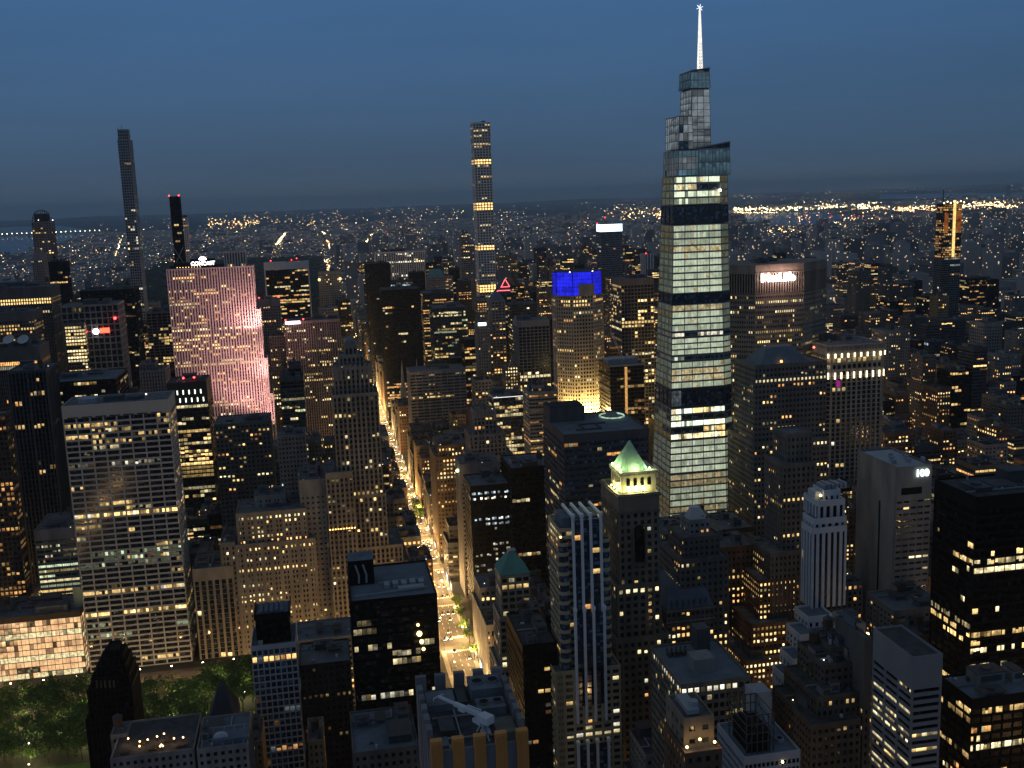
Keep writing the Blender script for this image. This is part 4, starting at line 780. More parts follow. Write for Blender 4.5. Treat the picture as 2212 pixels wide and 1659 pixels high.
# --- striped white finned tower beside the avenue
def finned():
    zt = at(1255, 1118, 462)[2]; Y = 462
    b = Bld('apartment_tower', 'striped tower with four bright white fins and rounded cream balconies', 'building', 112, 472)
    CR = wallmat('cream_panel', (.48, .40, .25), var=.12); WF = wallmat('white_fin', (.86, .86, .85), var=.05)
    X = lambda u, v: at(u, v, Y)[0]
    xl, xr = X(1205, 1118), X(1309, 1118); zb1 = at(1290, 1440, Y)[2]
    st = style(wall=CR, glass=GLB, bay=3.4, pier=.35, span=.42, mode='H', fh=3.3, inset=.5, lit=.10, lev='bbc', hues=('warm', 'pale', 'amber', 'white'), cap=1, units=0)
    xa, xb = X(1233, 1150), X(1300, 1150)
    b.seg(xl+.6, xr-.6, Y+2, Y+24, zb1-1, zt-5, S_(st, roof=BLU))
    # rounded bays each side
    def bay_(xc, r_, z0, z1):
        w = b.w(b.wall, CR); g = b.w(b.glass, GLB); n = 14; fh = 4.6; k = 0
        ring = lambda rr: [(xc+rr*math.cos(t), Y+1.6+rr*.9*math.sin(t)) for t in np.linspace(0, 2*math.pi, n, endpoint=False)]
        g.prism(ring(r_-.35), z0, ring(r_-.35), z1)
        z = z1
        while z-fh > z0:
            w.prism(ring(r_), z-1.6, ring(r_), z); z -= fh
    bay_(xl+2.4, 2.7, zb1, zt-11); bay_(xr-.2, 2.2, zb1, zt-11)
    # dark glass centre and fins, in three lengths that step forward
    rg = random.Random(5); g = b.w(b.glass, GLB); steps = [(zt+1.5, zb1+26, 0, 0), (at(1270, 1310, Y)[2], zb1-18, -1.6, .35), (at(1290, 1590, Y)[2], 0, -3.2, .8)]
    cxs = [X(u, 1145) for u in (1238, 1257, 1276, 1298)]
    for i, (z1, z0, dy, dx) in enumerate(steps):
        g.box(cxs[0]-dx, cxs[-1]+dx, Y+.6+dy, Y+5, z0, z1-3)
        for j, xc in enumerate(cxs):
            xx = xc+(xc-(cxs[0]+cxs[-1])/2)/6*dx; m = MB()
            for o_ in (-.55, 0.05): m.box(xx+o_, xx+o_+.5, Y-.6+dy, Y+.9+dy, z0-8, z1)
            m.box(xx-.75, xx+.75, Y-.9+dy, Y+1.2+dy, z1-1.2, z1+.3)
            if i == 0: m.box(xx-.5, xx+.5, Y-.3, Y+20, z1-1.4, z1-.2)
            m.build('fin', WF, b.root, off=b.o)
        fl = MB(); z = z1-6
        while z > max(z0, 0)+2: fl.box(cxs[0]-dx+.1, cxs[-1]+dx-.1, Y+.42+dy, Y+.7+dy, z-.35, z+.35); z -= 3.3
        fl.build('spandrel', wallmat('navy_panel', (.02, .025, .05)), b.root, off=b.o)
        z = z1-4.3
        while z > max(z0, 20):
            for j in range(3):
                if rg.random() < .06:
                    a, c = cxs[j]+.8, cxs[j+1]-.8; b.panes.append(((a+c)/2, Y+.36+dy, z, c-a, 2.2, 0, rg.choice(('warm', 'amber', 'white')), rg.choice('bbc')))
            z -= 3.3
    # corner ribs and lower shaft
    x2, x3 = X(1197, 1450), X(1340, 1470)
    b.seg(x2, x3, Y-1, Y+28, 0, zb1, S_(st, cap=1.2, bay=4.5, pier=1.2, mode='N', lit=.12, glass=GLS))
    m = MB()
    for k in range(5): a = x2+.3+k*.75; m.box(a-.16, a+.16, Y-1.5, Y-.9, 0, zb1); 
    for k in range(4): m.box(xl+.2+k*.5, xl+.4+k*.5, Y+1.3+.0*k, Y+2.2, zb1, zt-7)
    m.build('rib', CR, b.root, off=b.o)
    m = MB(); m.box(xl+3, xr-3, Y+5, Y+18, zt-5.5, zt-1.5); m.box(xl+2.6, xr-2.6, Y+4.6, Y+18.4, zt-1.5, zt-1); m.build('bulkhead', [BLU], b.root, off=b.o)
    for k in (.3, .6): m = MB(); m.box(xl+(xr-xl)*k, xl+(xr-xl)*k+2.2, Y+8, Y+10, zt-1.1, zt+.2); m.build('rooftop_unit', STL, b.root, off=b.o)
    b.beacon(xl+1.2, Y+.8, zt-9, (1, .6, .2), 6, .5, 'wall_lamp'); b.done(); HERO.append((b, 'the white finned tower'))
finned()
# --- crenellated roof at bottom centre with the white cradle crane
def crenel():
    Y = 330; zt = at(1035, 1588, Y)[2]; a = at(929, 1594, Y); c = at(1140, 1576, Y); x0, x1 = a[0], c[0]; yb = atz(1000, 1449, zt)[1]
    b = Bld('office_building', 'crenellated roof block with tan piers, nearest at bottom centre', 'building', (x0+x1)/2, (Y+yb)/2)
    P_ = wallmat('tan_rib', (.78, .34, .09), var=.15); G_ = wallmat('pale_grey_stone', (.22, .225, .235))
    W_, D_ = x1-x0, yb-Y
    m = MB(); m.box(x0, x1, Y+.6, yb, 0, zt-6); m.build('wall', G_, b.root, off=b.o)
    m = MB(); m.box(x0+1, x1-1, Y+2, yb-1, zt-6, zt-5.6); m.build('roof', ROOFD, b.root, off=b.o)
    n = 5; wd = W_/(n+(n-1)*.85)
    for k in range(n):
        q = x0+k*wd*1.85; m = MB(); m.box(q, q+wd, Y-.8, Y+1.6, 0, zt)
        for j in range(7): m.box(q+wd*(j+.2)/7, q+wd*(j+.65)/7, Y-1.0, Y-.75, 0, zt-.8)
        m.build('pier', P_, b.root, off=b.o)
        m = MB(); m.box(q, q+wd, yb-1.5, yb+.6, zt-8, zt); m.box(q, q+wd, yb+.6, yb+1, 0, zt-.5); m.build('pier', G_, b.root, off=b.o)
        if k < n-1:
            m = MB(); m.box(q+wd, q+wd*1.85, Y+.2, Y+1.2, 0, zt-4); m.build('wall', G_, b.root, off=b.o)
    nd = 7; dd = D_/(nd+(nd-1)*.7)
    for k in range(1, nd-1):
        q = Y+k*dd*1.7
        for xx, s_ in ((x0, 1), (x1, -1)):
            m = MB(); m.box(min(xx, xx+s_*1.6), max(xx, xx+s_*1.6), q, q+dd, zt-7, zt); m.box(min(xx-.3*s_, xx), max(xx-.3*s_, xx), q, q+dd, 0, zt); m.build('pier', G_, b.root, off=b.o)
    # roof plant
    R_ = wallmat('blue_plant', (.16, .19, .22)); zb = zt-5.6
    def unit(fx0, fx1, fy0, fy1, h, fans=0, mat=R_):
        m = MB(); X0, X1, Y0, Y1 = x0+W_*fx0, x0+W_*fx1, Y+D_*fy0, Y+D_*fy1; m.box(X0, X1, Y0, Y1, zb, zb+h); m.box(X0-.15, X1+.15, Y0-.15, Y1+.15, zb+h, zb+h+.2)
        for k in range(fans):
            t = (k+.5)/fans; m.cyl(X0+(X1-X0)*t, (Y0+Y1)/2, zb+h+.2, zb+h+1.0, min((X1-X0)/fans, Y1-Y0)*.38, n=18); m.cyl(X0+(X1-X0)*t, (Y0+Y1)/2, zb+h+1.0, zb+h+1.05, min((X1-X0)/fans, Y1-Y0)*.32, n=18, m=1)
        o = m.build('rooftop_unit', [mat, BLK], b.root, off=b.o)
    unit(.58, .93, .70, .93, 4.5, 2); unit(.08, .38, .62, .84, 2.5); unit(.60, .90, .46, .62, 3, 2); unit(.15, .30, .25, .45, 2, 0, DGR); unit(.42, .52, .66, .9, 1.6, 0, DGR); unit(.72, .92, .12, .34, 2.2, 0, wallmat('olive_plant', (.15, .16, .13))); unit(.06, .2, .08, .2, 1.2)
    m = MB()
    for (p, q) in (((.1, .5), (.9, .5)), ((.35, .1), (.35, .6)), ((.62, .08), (.62, .44)), ((.1, .2), (.9, .16))): m.bar((x0+W_*p[0], Y+D_*p[1], zb+.8), (x0+W_*q[0], Y+D_*q[1], zb+.8), .45)
    m.build('pipe', STL, b.root, off=b.o)
    # cleaning crane
    p0 = atz(1048, 1556, zt-1); p1 = atz(944, 1496, zt+1.5); ctr = (float(p0[0]), float(p0[1]), zb)
    t = empty('roof_crane', ctr, 'white window cleaning crane lying across the crenellated roof', 'crane')
    WC = wallmat('white_painted_steel', (.72, .76, .80), var=.1); v = Vector((p1[0]-p0[0], p1[1]-p0[1], 0)); L = v.length; v.normalize(); n_ = Vector((-v.y, v.x, 0))
    def ob(lo, hi, z0, z1, w0, w1, nm):
        A = v*lo; Bv = v*hi; m = MB(); r0 = [A-n_*w0, A+n_*w0, Bv+n_*w1, Bv-n_*w1]; m.prism([(p.x, p.y) for p in r0], z0, [(p.x, p.y) for p in r0], z1); return m.build(nm, WC, t)
    h0 = 5.2
    ob(-2.6, 2.0, h0-1.2, h0+1.4, 1.7, 1.7, 'counterweight'); ob(2.0, L*.62, h0, h0+1.2, .95, .7, 'boom'); ob(L*.62, L*.98, h0+.3, h0+1.0, .5, .35, 'boom'); ob(L*.4, L*.52, h0-.8, h0, .9, .9, 'cradle'); ob(.6, 4.8, h0-2.2, h0-.9, 1.9, 1.3, 'platform')
    m = MB(); m.bar(v*.2+n_*1.2, v*.2+n_*1.2+Vector((0, 0, h0-1)), .6); m.bar(v*.2-n_*1.2, v*.2-n_*1.2+Vector((0, 0, h0-1)), .6); m.bar(v*3+n_*1.2, v*.4+n_*1.2+Vector((0, 0, h0-1)), .4); m.box(-1.6, 1.6, -1.6, 1.6, 0, .8); m.build('mast', WC, t)
    m = MB(); e = v*(L*.98)+Vector((0, 0, h0+.6)); m.bar(e-n_*2.2, e+n_*2.2, .3); m.bar(e-n_*2.2, e-n_*2.2-Vector((0, 0, 1.2)), .2); m.bar(e+n_*2.2, e+n_*2.2-Vector((0, 0, 1.2)), .2); m.build('jib', WC, t)
    m = MB(); m.bar(v*3+n_*1.3+Vector((0, 0, h0+1.5)), v*9+n_*.9+Vector((0, 0, h0+1.6)), .25); m.bar(v*3-n_*1.3+Vector((0, 0, h0+1.5)), v*9-n_*.9+Vector((0, 0, h0+1.6)), .25)
    for k in range(7): m.bar(v*(3+k)+n_*1.2+Vector((0, 0, h0+1.3)), v*(3+k)-n_*1.2+Vector((0, 0, h0+1.3)), .18)
    m.build('railing', WC, t)
    b.beacon(x0+W_*.2, Y+D_*.12, zb+.4, (1, .9, .5), 8, .3, 'roof_lamp'); b.done(); HERO.append((b, 'the crenellated roof'))
crenel()
# --- black glass block left of the avenue
def x_hsbc(b, q):
    x0, x1, y0, y1, z1 = q[0][:5]; m = MB(); m.box(x0+.2, x0+12, y0+22, y0+34, z1-1, z1+11); m.build('bulkhead', BLK, b.root, off=b.o)
    m = MB()
    for k in (3.5, 7): m.bar((x0+k, y0+21.6, z1+9), (x0+k+1.4, y0+21.6, z1+4), .8); m.bar((x0+k+1.4, y0+21.6, z1+4), (x0+k+1.2, y0+21.6, z1+.2), .8)
    m.build('pipe', STL, b.root, off=b.o)
    m = MB(); m.box(x0+.2, x0+12, y0+22, y0+34, z1+11, z1+11.3); m.build('roof', BLU, b.root, off=b.o)
    m = MB()
    for k in range(5): m.box(x0+16+k*4, x0+18.5+k*4, y0+14, y0+19, z1-.9, z1+.8+.3*(k % 2))
    m.bar((x0+2, y0+6, z1), (x1-3, y0+9, z1), .5); m.bar((x0+14, y0+20, z1), (x1-3, y0+22, z1), .4); m.box(x0+22, x0+34, y0+9, y0+13, z1-.9, z1+.4)
    m.build('rooftop_unit', STL, b.root, off=b.o)
    for (u, v, r_) in ((903, 1350, .7), (906, 1369, 1.25), (911, 1386, 1.0), (915, 1402, .8)):
        c = at(u, v, y0-.6); m = MB(); m.ball(c[0], y0-.6, c[2], r_, 10); m.build('lamp', litmat('golden_reflection', (1, .72, .25), 5, lo=.8, sample=True), b.root, off=b.o)  # glowing balls added on the facade for golden reflections and lights inside
B('office_building', 'black glass block left of the avenue with pipework on its roof', [(757, 944, 1290, 475, 46)], S_(ST_BLK, glass=glassmat('brown_glass', (.012, .010, .007), .12), span=.25, pier=.12, bay=4.2, fh=4, lit=.0, sub=2, cap=1.2, roof=BLU, units=0, hues=('pale', 'warm', 'white'), lev='bccd', run=.6, rows=((11, 19, .35, 'pale', 'd'), (19, 32, .5, 'pale', 'c'), (46, 49, .8, 'white', 'b'), (70, 120, .05, 'warm', 'b'))), extra=x_hsbc, short='the black glass block')
# --- white grid tower with the open black rooftop box
def x_bry(b, q):
    x0, x1, y0, y1, z1 = q[0][:5]; m = MB(); m.box(x0+3, x1-2.5, y0+4, y1-3, z1-1, z1+14); m.build('bulkhead', GLK, b.root, off=b.o)
    m = MB(); m.box(x0+4, x1-3.5, y0+5, y1-4, z1+14, z1+14.4)
    for k in range(5): m.box(x0+5+k*2.6, x0+6.8+k*2.6, y0+7, y1-6, z1+14.4, z1+15.4+.4*(k % 2))
    m.build('roof', BLU, b.root, off=b.o)
    m = MB(); m.box(x0+3.5, x0+6, y0+2, y0+3.6, z1-1, z1+1.4); m.build('rooftop_unit', wallmat('cream_unit', (.5, .48, .38)), b.root, off=b.o)
    m = MB(); m.box(x0+2.4, x1-2, y0+3.4, y0+4, z1+12.6, z1+15.6); m.box(x1-2.5, x1-2, y0+3.4, y1-3, z1+12.6, z1+15.6); m.box(x0+2.4, x0+3, y0+3.4, y1-3, z1+12.6, z1+15.6); m.build('parapet', BLK, b.root, off=b.o)
B('apartment_tower', 'white square grid tower with black rooftop box and orange lit floor', [(541, 640, 1392, 548, 26)], style(wall=wallmat('pale_concrete_grid', (.5, .52, .55), var=.12), glass=GLB, bay=2.9, pier=.6, span=.22, fh=3.6, inset=.5, lit=.10, rv=1, hues=('amber', 'warm', 'cool'), lev='bccd', cap=2.2, units=0, roof=BLU, rows=((7, 10, .97, 'amber', 'a'), (52, 66, .3, 'amber', 'b'))), extra=x_bry, short='the white square grid tower')
# --- black gothic silhouette before the park
def radiator():
    b = Bld('office_tower', 'jet black gothic tower with stepped crown silhouetted against park lights', 'building', -108, 570)
    st = style(wall=BLK, glass=GLK, bay=2.2, pier=.8, span=.35, mode='V', lit=0, cap=1.2, units=0, roof=BLK)
    Y = 560; X = lambda u, v: at(u, v, Y)[0]; Z = lambda v: at(238, v, Y)[2]
    for (l, r_, v, vb, dy) in ((222, 250, 1415, 1430, 7), (213, 262, 1428, 1446, 5), (203, 270, 1444, 1466, 3), (194, 278, 1464, 1500, 1.5), (186, 285, 1488, 1560, 0.5), (183, 291, 1550, 2000, 0)):
        b.seg(X(l, v), X(r_, v), Y+dy, Y+26-dy, max(0, Z(vb)-1) if vb < 1900 else 0, Z(v), st)
    GP = wallmat('dull_gilded_stone', (.10, .08, .05)); m = MB()
    for (l, r_, v) in ((215, 260, 1430), (205, 268, 1447), (196, 276, 1466), (186, 285, 1490)):
        n = 6
        for k in range(n): u = l+(r_-l)*(k+.5)/n; p = at(u, v, Y+2); m.cyl(p[0], Y+1.5, p[2]-2, p[2]+2.6, .7, .05, n=6)
    m.build('pinnacle', BLK, b.root, off=b.o)
    m = MB()
    for u in (208, 217, 226, 236, 245): p = at(u, 1478, Y); m.box(p[0]-.5, p[0]+.5, Y+1.0, Y+1.7, p[2]-2.5, p[2]+1.5)
    m.build('ornament', GP, b.root, off=b.o)
    b.done(); HERO.append((b, 'the black gothic tower'))
radiator()
# --- a brick campanile with green hip
def x_hip(b, q):
    x0, x1, y0, y1, z1 = q[0][:5]; t = at(1110, 1195, y0+8)[2]; cx, cy = (x0+x1)/2, (y0+y1)/2; m = MB()
    m.prism([(x0-.4, y0-.4), (x1+.4, y0-.4), (x1+.4, y1), (x0-.4, y1)], z1-.6, [(cx-2.4, cy-2.4), (cx+2.4, cy-2.4), (cx+2.4, cy+2.4), (cx-2.4, cy+2.4)], t); m.build('roof', COP, b.root, off=b.o)
    m = MB(); m.box(cx-2, cx+2, cy-2, cy+2, t, t+1.6); m.box(cx-2.3, cx+2.3, cy-2.3, cy+2.3, t+1.6, t+2); m.build('bulkhead', STL, b.root, off=b.o)
    m = MB(); yy = q[1][2]-.3; zz = at(1120, 1360, yy)[2]; n = 9; r_ = 4.6
    for k in range(n): a, c = math.pi*k/n, math.pi*(k+1)/n; m.bar((cx+r_*math.cos(a), yy, zz+r_*.8*math.sin(a)), (cx+r_*math.cos(c), yy, zz+r_*.8*math.sin(c)), .5)
    for a in (.5, 1.57, 2.64): m.bar((cx, yy, zz), (cx+r_*math.cos(a), yy, zz+r_*.8*math.sin(a)), .35)
    m.bar((cx-r_, yy, zz), (cx+r_, yy, zz), .5); m.build('arch', WHT, b.root, off=b.o)
CH = style(wall=wallmat('pale_cream_stone', (.40, .37, .30)), bay=3.6, pier=1.0, span=.35, fh=4, lit=.14, hues=('pale', 'warm'), lev='abbc', cap=2, units=0, mode='N')
B('apartment_tower', 'slim cream tower under a green hipped roof, arched window below', [(1081, 1144, 1238, 560, 18), (1079, 1150, 1330, 558, 22), (1077, 1156, 1440, 556, 30)], CH, extra=x_hip, short='the green hipped tower')
# --- dark buildings along the right side of the avenue
B('office_building', 'black building with a grid of pale lit windows beside the avenue', [(1015, 1101, 1047, 745, 34)], style(wall=BLK, glass=GLK, bay=5.2, pier=1.6, span=.5, fh=3.8, lit=.22, rv=1.1, hues=('white', 'white', 'cool', 'pale'), lev='bbcc', cap=4, roof=BLU, units=3, sub=2, rows=((7, 11, .6, 'white', 'a'), (43, 100, .5, 'white', 'c'))), short='the pale-windowed black building')
B('office_building', 'black slab with one bright strip, right of pale windowed black building', [(1103, 1192, 1008, 735, 40)], S_(ST_BLK, lit=.01, roof=BLU, units=3, rows=((23, 26.5, .5, 'pale', 'a'),)), short='the one-strip black slab')
B('office_building', 'grey building with greenish floodlit left wall above the avenue', [(993, 1080, 1000, 800, 30)], S_(ST_DK, wall=GRY, lit=.02, cap=14, units=3), short='the greenish-walled building',
  extra=lambda b, q: [b.beacon(q[0][0]-1, q[0][2]+8, q[0][4]-8, (.85, 1, .5), 6, 1.3, 'wall_lamp')])
B('office_building', 'brown brick block with rows of small bright windows right of avenue', [(946, 1010, 960, 900, 40), (940, 1016, 985, 898, 46)], S_(ST_BRK, wall=wallmat('umber_brick', (.14, .10, .065)), lit=.2, cap=2, rows=((2.5, 6, .7, 'warm', 'a'), (12, 15.5, .7, 'warm', 'a'))), short='the umber brick block')
def x_cren(b, q):
    m = MB()
    for (x0, x1, y0, y1, z1) in [t[:5] for t in q[:2]]:
        for k in range(6): a = x0+(x1-x0)*(k+.5)/6; m.cyl(a, y0, z1-7, z1+2.2, .9, .6, n=6)
    m.build('pinnacle', GRY, b.root, off=b.o)
B('office_building', 'grey stone building crowned by a scalloped parapet, centre', [(1022, 1072, 885, 872, 16), (1014, 1092, 938, 868, 30), (1012, 1110, 985, 866, 40)], style(wall=GRY, bay=3.3, pier=1.3, span=.35, mode='V', lit=.10, lev='abbc', units=1, rows=((33, 36, .6, 'warm', 'a'),)), extra=x_cren, short='the scalloped parapet building')
def x_wc(b, q):
    x0, x1, y0, y1, z1 = q[0][:5]; m = MB(); m.box(x0-1.2, x1+1, y0-1.2, y0-.05, z1-.8, z1+.1); m.box(x0-1.2, x0-.05, y0-.05, y1, z1-.8, z1+.1); m.build('cornice', WHT, b.root, off=b.o)
    m = MB(); m.box(x0-.4, x1, y0-1.3, y0-1.2, z1-.5, z1-.1); m.build('lamp', litmat('eave_strip', (1, .95, .85), 1.8, lo=.6), b.root, off=b.o)
B('office_building', 'building with a white lit eave and large bluish roof, centre', [(1066, 1131, 856, 960, 30)], S_(ST_GLS, wall=LIMD, lit=.35, lev='bbc', hues=('pale', 'warm'), cap=1, roof=BLU, units=3), extra=x_wc, short='the lit-eave building')
B('office_building', 'stepped building of jagged pale bands left of blue crowned tower', [(1150, 1176, 832, 935, 14), (1142, 1203, 846, 930, 30)], style(wall=CON, glass=GLS, bay=3, pier=.2, span=.5, mode='H', lit=.3, fh=3.4, hues=('warm', 'amber'), lev='bccd', cap=2), short='the jagged banded building')
def x_335(b, q):
    x0, x1, y0, y1, z1 = q[0][:5]; m = MB(); m.box(x0+.5, x0+24, y1-20, y1-1, z1-1, z1+9); m.build('bulkhead', DGR, b.root, off=b.o)
    m = MB(); m.box(x0+.9, x0+23.6, y1-19.6, y1-1.4, z1+9, z1+9.3); m.build('roof', BLK, b.root, off=b.o)
    GL = litmat('deck_glow', (.7, 1, .75), .8, lo=.2, nscale=.3); cx, cy = x1-12, y1-18; m = MB()
    for k in range(16):
        a, c = 2*math.pi*k/16, 2*math.pi*(k+1)/16; m.bar((cx+8*math.cos(a), cy+9*math.sin(a), z1+.6), (cx+8*math.cos(c), cy+9*math.sin(c), z1+.6), .8)
    m.box(cx-3, cx+3, cy-3, cy+4, z1-.9, z1+2.6, 1); m.build('rooftop_unit', [GL, CON], b.root, off=b.o)
    m = MB()
    for p, q_ in (((.2, .2), (.5, .2)), ((.5, .2), (.5, .45)), ((.3, .45), (.62, .45)), ((.3, .2), (.3, .45))): m.bar((x0+(x1-x0)*p[0], y0+(y1-y0)*p[1], z1-.4), (x0+(x1-x0)*q_[0], y0+(y1-y0)*q_[1], z1-.4), .9)
    m.build('pipe', ROOFD, b.root, off=b.o)
B('office_building', 'wide dark banded office block with flat blue roof before glass skyscraper', [(1217, 1402, 932, 640, 60)], style(wall=DGR, glass=GLB, bay=3.1, pier=.18, span=.40, mode='H', fh=3.9, lit=.07, rv=.8, hues=('warm', 'pale', 'amber'), lev='bbcd', cap=5, roof=BLU, units=0, sub=1, run=.7, rows=((52, 90, .28, 'warm', 'b'),)), extra=x_335, short='the wide banded block')
B('office_building', 'grey banded slab with many dim window strips beyond cathedral spires', [(884, 1006, 800, 1215, 40)], style(wall=GRY, glass=GLS, bay=7, pier=.8, span=.5, mode='N', fh=3.7, lit=.08, lev='bccd', cap=3, sub=3, units=2), short='the grey banded slab')
def x_diam(b, q):
    x0, x1, y0, y1, z1 = q[0][:5]; m = MB(); m.prism([(x0, y0), (x1, y0), (x1, y1), (x0, y1)], z1-.5, [(x0+6, y0+6), (x1-6, y0+6), (x1-6, y1-6), (x0+6, y1-6)], z1+9); m.build('roof', BLU, b.root, off=b.o)
B('office_tower', 'pale tower with a small pointed roof right of slender white tower', [(1061, 1091, 648, 1330, 24)], S_(ST_LIM, lit=.12, bay=4, units=0, cap=2, rows=((8, 11, .6, 'white', 'b'),)), extra=x_diam, short='the small pointed tower')
B('office_tower', 'grey tower capped by a white lit strip, left of pointed tower', [(1031, 1057, 697, 1240, 24)], S_(ST_LIM, wall=GRY, lit=.10, cap=3), short='the white-capped tower',
  extra=lambda b, q: (lambda m: m.build('sign', litmat('cool_white_light', (.85, 1, 1), 4, lo=.8, sample=True), b.root, off=b.o))((lambda m: (m.box(q[0][0]+1, q[0][1]-4, q[0][2]-.5, q[0][2]-.1, q[0][4]-3.4, q[0][4]+.2), m)[1])(MB())))
B('office_tower', 'dark tower with pale vertical ribs and scattered lights, centre', [(1119, 1187, 692, 1195, 34)], style(wall=GRY, glass=GLK, bay=4.4, pier=.7, span=.22, mode='V', inset=1, lit=.28, rv=.8, hues=('warm', 'pale', 'amber'), lev='abbc', cap=7, sub=2, rows=((0, 55, .03, 'warm', 'b'),), units=2), short='the pale-ribbed dark tower')
B('office_tower', 'black sliver tower between pale ribbed dark and blue crowned towers', [(1189, 1205, 690, 1225, 26)], S_(ST_BLK, lit=.01))
B('office_block', 'brightly windowed wing at the foot of the pale ribbed tower', [(1090, 1119, 790, 1180, 20)], S_(ST_DK, lit=.65, lev='abbc', hues=('warm', 'pale')))
def x_tri(b, q):
    x0, x1, y0, y1, z1 = q[0][:5]; m = MB(); A = at(1075, 628, y0); Bq = at(1102, 627, y0); T = at(1091, 603, y0); r_ = litmat('neon_red', (1, .12, .15), 3, lo=1, sample=True)
    m.bar(A, Bq, 1.0); m.bar(at(1082, 621, y0), T, .8); m.bar(T, at(1101, 619, y0), .8); m.bar(at(1084, 620, y0), at(1101, 619, y0), .8); m.bar(A, at(1071, 634, y0), .8); m.build('neon_outline', r_, b.root, off=b.o)
    m = MB(); m.prism([(x0, y0+.8), (x1, y0+.8), (x1, y1), (x0, y1)], z1-.5, [(T[0]-1, y0+1), (T[0]+1, y0+1), (T[0]+1, y1-1), (T[0]-1, y1-1)], T[2]-2); m.build('roof', DGR, b.root, off=b.o)
B('office_tower', 'tower with a pink red neon triangle outlining its gable', [(1072, 1104, 630, 1480, 20)], S_(ST_BLK, wall=DGR, lit=.08, units=0), extra=x_tri, short='the neon triangle tower')
B('office_block', 'dark tower striped with pale lit floors right of neon triangle', [(1104, 1160, 655, 1420, 30)], S_(ST_BAND, wall=DGR, lit=.12, lev='abc', rows=((5, 40, .25, 'pale', 'b'),)))
def x_bloom(b, q):
    x0, x1, y0, y1, z1 = q[0][:5]; m = MB(); m.box(x0+.5, x1-.5, y0+.5, y1-.5, z1-1, z1+14); m.build('crown', litmat('cyan_white_light', (.55, .85, 1), 3.2, lo=.75, nscale=.06, sample=True), b.root, off=b.o)
    m = MB(); xx = x0+(x1-x0)*.25; m.box(x0, x1, y0, y1, z1+14, z1+14.6)
    for k in range(8): t = x0+(x1-x0)*k/7; m.bar((t, y0+4, z1+14), (t, y0+4, z1+17), .5)
    m.bar((xx, y0+8, z1+14), (xx, y0+8, z1+38), 1); m.bar((xx+3, y0+8, z1+14), (xx+3, y0+8, z1+28), .6); m.build('mast', DGR, b.root, off=b.o); b.beacon(xx, y0+8, z1+26, r=1); b.beacon(xx-16, y0+8, z1+15, r=1)
B('office_tower', 'tower topped with a blazing cyan white lit box', [(1298, 1345, 500, 2005, 34)], S_(ST_GLS, wall=GRY, lit=.03, fh=4.2, span=.4, bay=5, units=0), extra=x_bloom, short='the cyan topped tower')
B('office_tower', 'dark tower with square window grid left of glass skyscraper', [(1341, 1412, 601, 1130, 40)], style(wall=wallmat('brown_precast', (.16, .14, .12)), glass=GLK, bay=3.9, pier=.9, span=.34, fh=3.9, lit=.16, rv=1.1, hues=('warm', 'pale'), lev='abbc', cap=7, rows=((30, 46, .45, 'warm', 'a'),)), short='the square grid dark tower')
def x_270(b, q):
    x0, x1, y0, y1, z1 = q[0][:5]; m = MB(); a = at(1352, 785, y0-1)[0]; m.box(a-1.1, a+1.1, y0-1.4, y0-.4, 0, z1-2); m.build('hoist', litmat('hoist_light', (1, .5, .15), .9, lo=.25, nscale=.9), b.root, off=b.o)
    t = empty('tower_crane', (a, y0+6, z1), 'leaning white lattice crane boom on dark building by glass skyscraper', 'crane'); m = MB(); A = Vector((0, 0, 3)); e = at(1319, 716, y0+6); E_ = Vector((e[0]-a, 0, e[2]-z1)); u = (E_-A).normalized(); n_ = Vector((-u.z, 0, u.x))
    for s_ in (-1, 1): m.bar(A+n_*1.1*s_, E_+n_*.5*s_, .35)
    K = 16
    for k in range(K): p = A.lerp(E_, k/K); r_ = A.lerp(E_, (k+1)/K); m.bar(p+n_*1.1*(1-.5*k/K)*(-1)**k, r_+n_*1.1*(1-.5*k/K)*(-1)**(k+1), .28)
    m.build('boom', WHT, t); m = MB(); m.box(-1.5, 1.5, -1.5, 1.5, -1, 3); m.bar((0, 0, 2), (5, 0, 2.4), 1.2); m.bar((1, 0, 3), (2.5, 0, 9), .4); m.bar((2.5, 0, 9), tuple(E_*.8), .12); m.build('cab', CON, t)
    m = MB(); m.box(x0, x1, y0-.8, y0+1, z1-1, z1+.2); m.box(x0+2, x1-3, y0+12, y0+30, z1-1, z1+4); m.build('scaffold', STL, b.root, off=b.o)
B('construction_site', 'dark unfinished frame with an orange lit hoist strip', [(1317, 1392, 788, 985, 40)], S_(ST_BAND, wall=BRZ, glass=GLK, span=.3, lit=.25, lev='cdd', hues=('amber', 'warm'), units=0, cap=1), cat='building', extra=x_270, short='the unfinished frame')
B('office_tower', 'dark slab with amber lit diagonal floors right of blue crowned tower', [(1316, 1342, 745, 1090, 20)], S_(ST_BAND, wall=BRZ, glass=GLK, lit=.5, hues=('amber',), lev='abc', cap=1))
B('apartment_tower', 'dark tower with lit horizontal rows above the blue crown', [(1217, 1239, 556, 1720, 26)], S_(ST_BAND, wall=DGR, lit=.06, cap=2, lev='a', rows=((6, 52, .5, 'warm', 'b'),)))
B('apartment_tower', 'white striped tower top left of glass skyscraper shoulder', [(1392, 1412, 548, 1900, 26)], style(wall=WHT, bay=7, pier=3, span=.05, mode='V', lit=.02, cap=1), extra=lambda b, q: b.beacon(q[0][0]+3, q[0][2], q[0][4]))
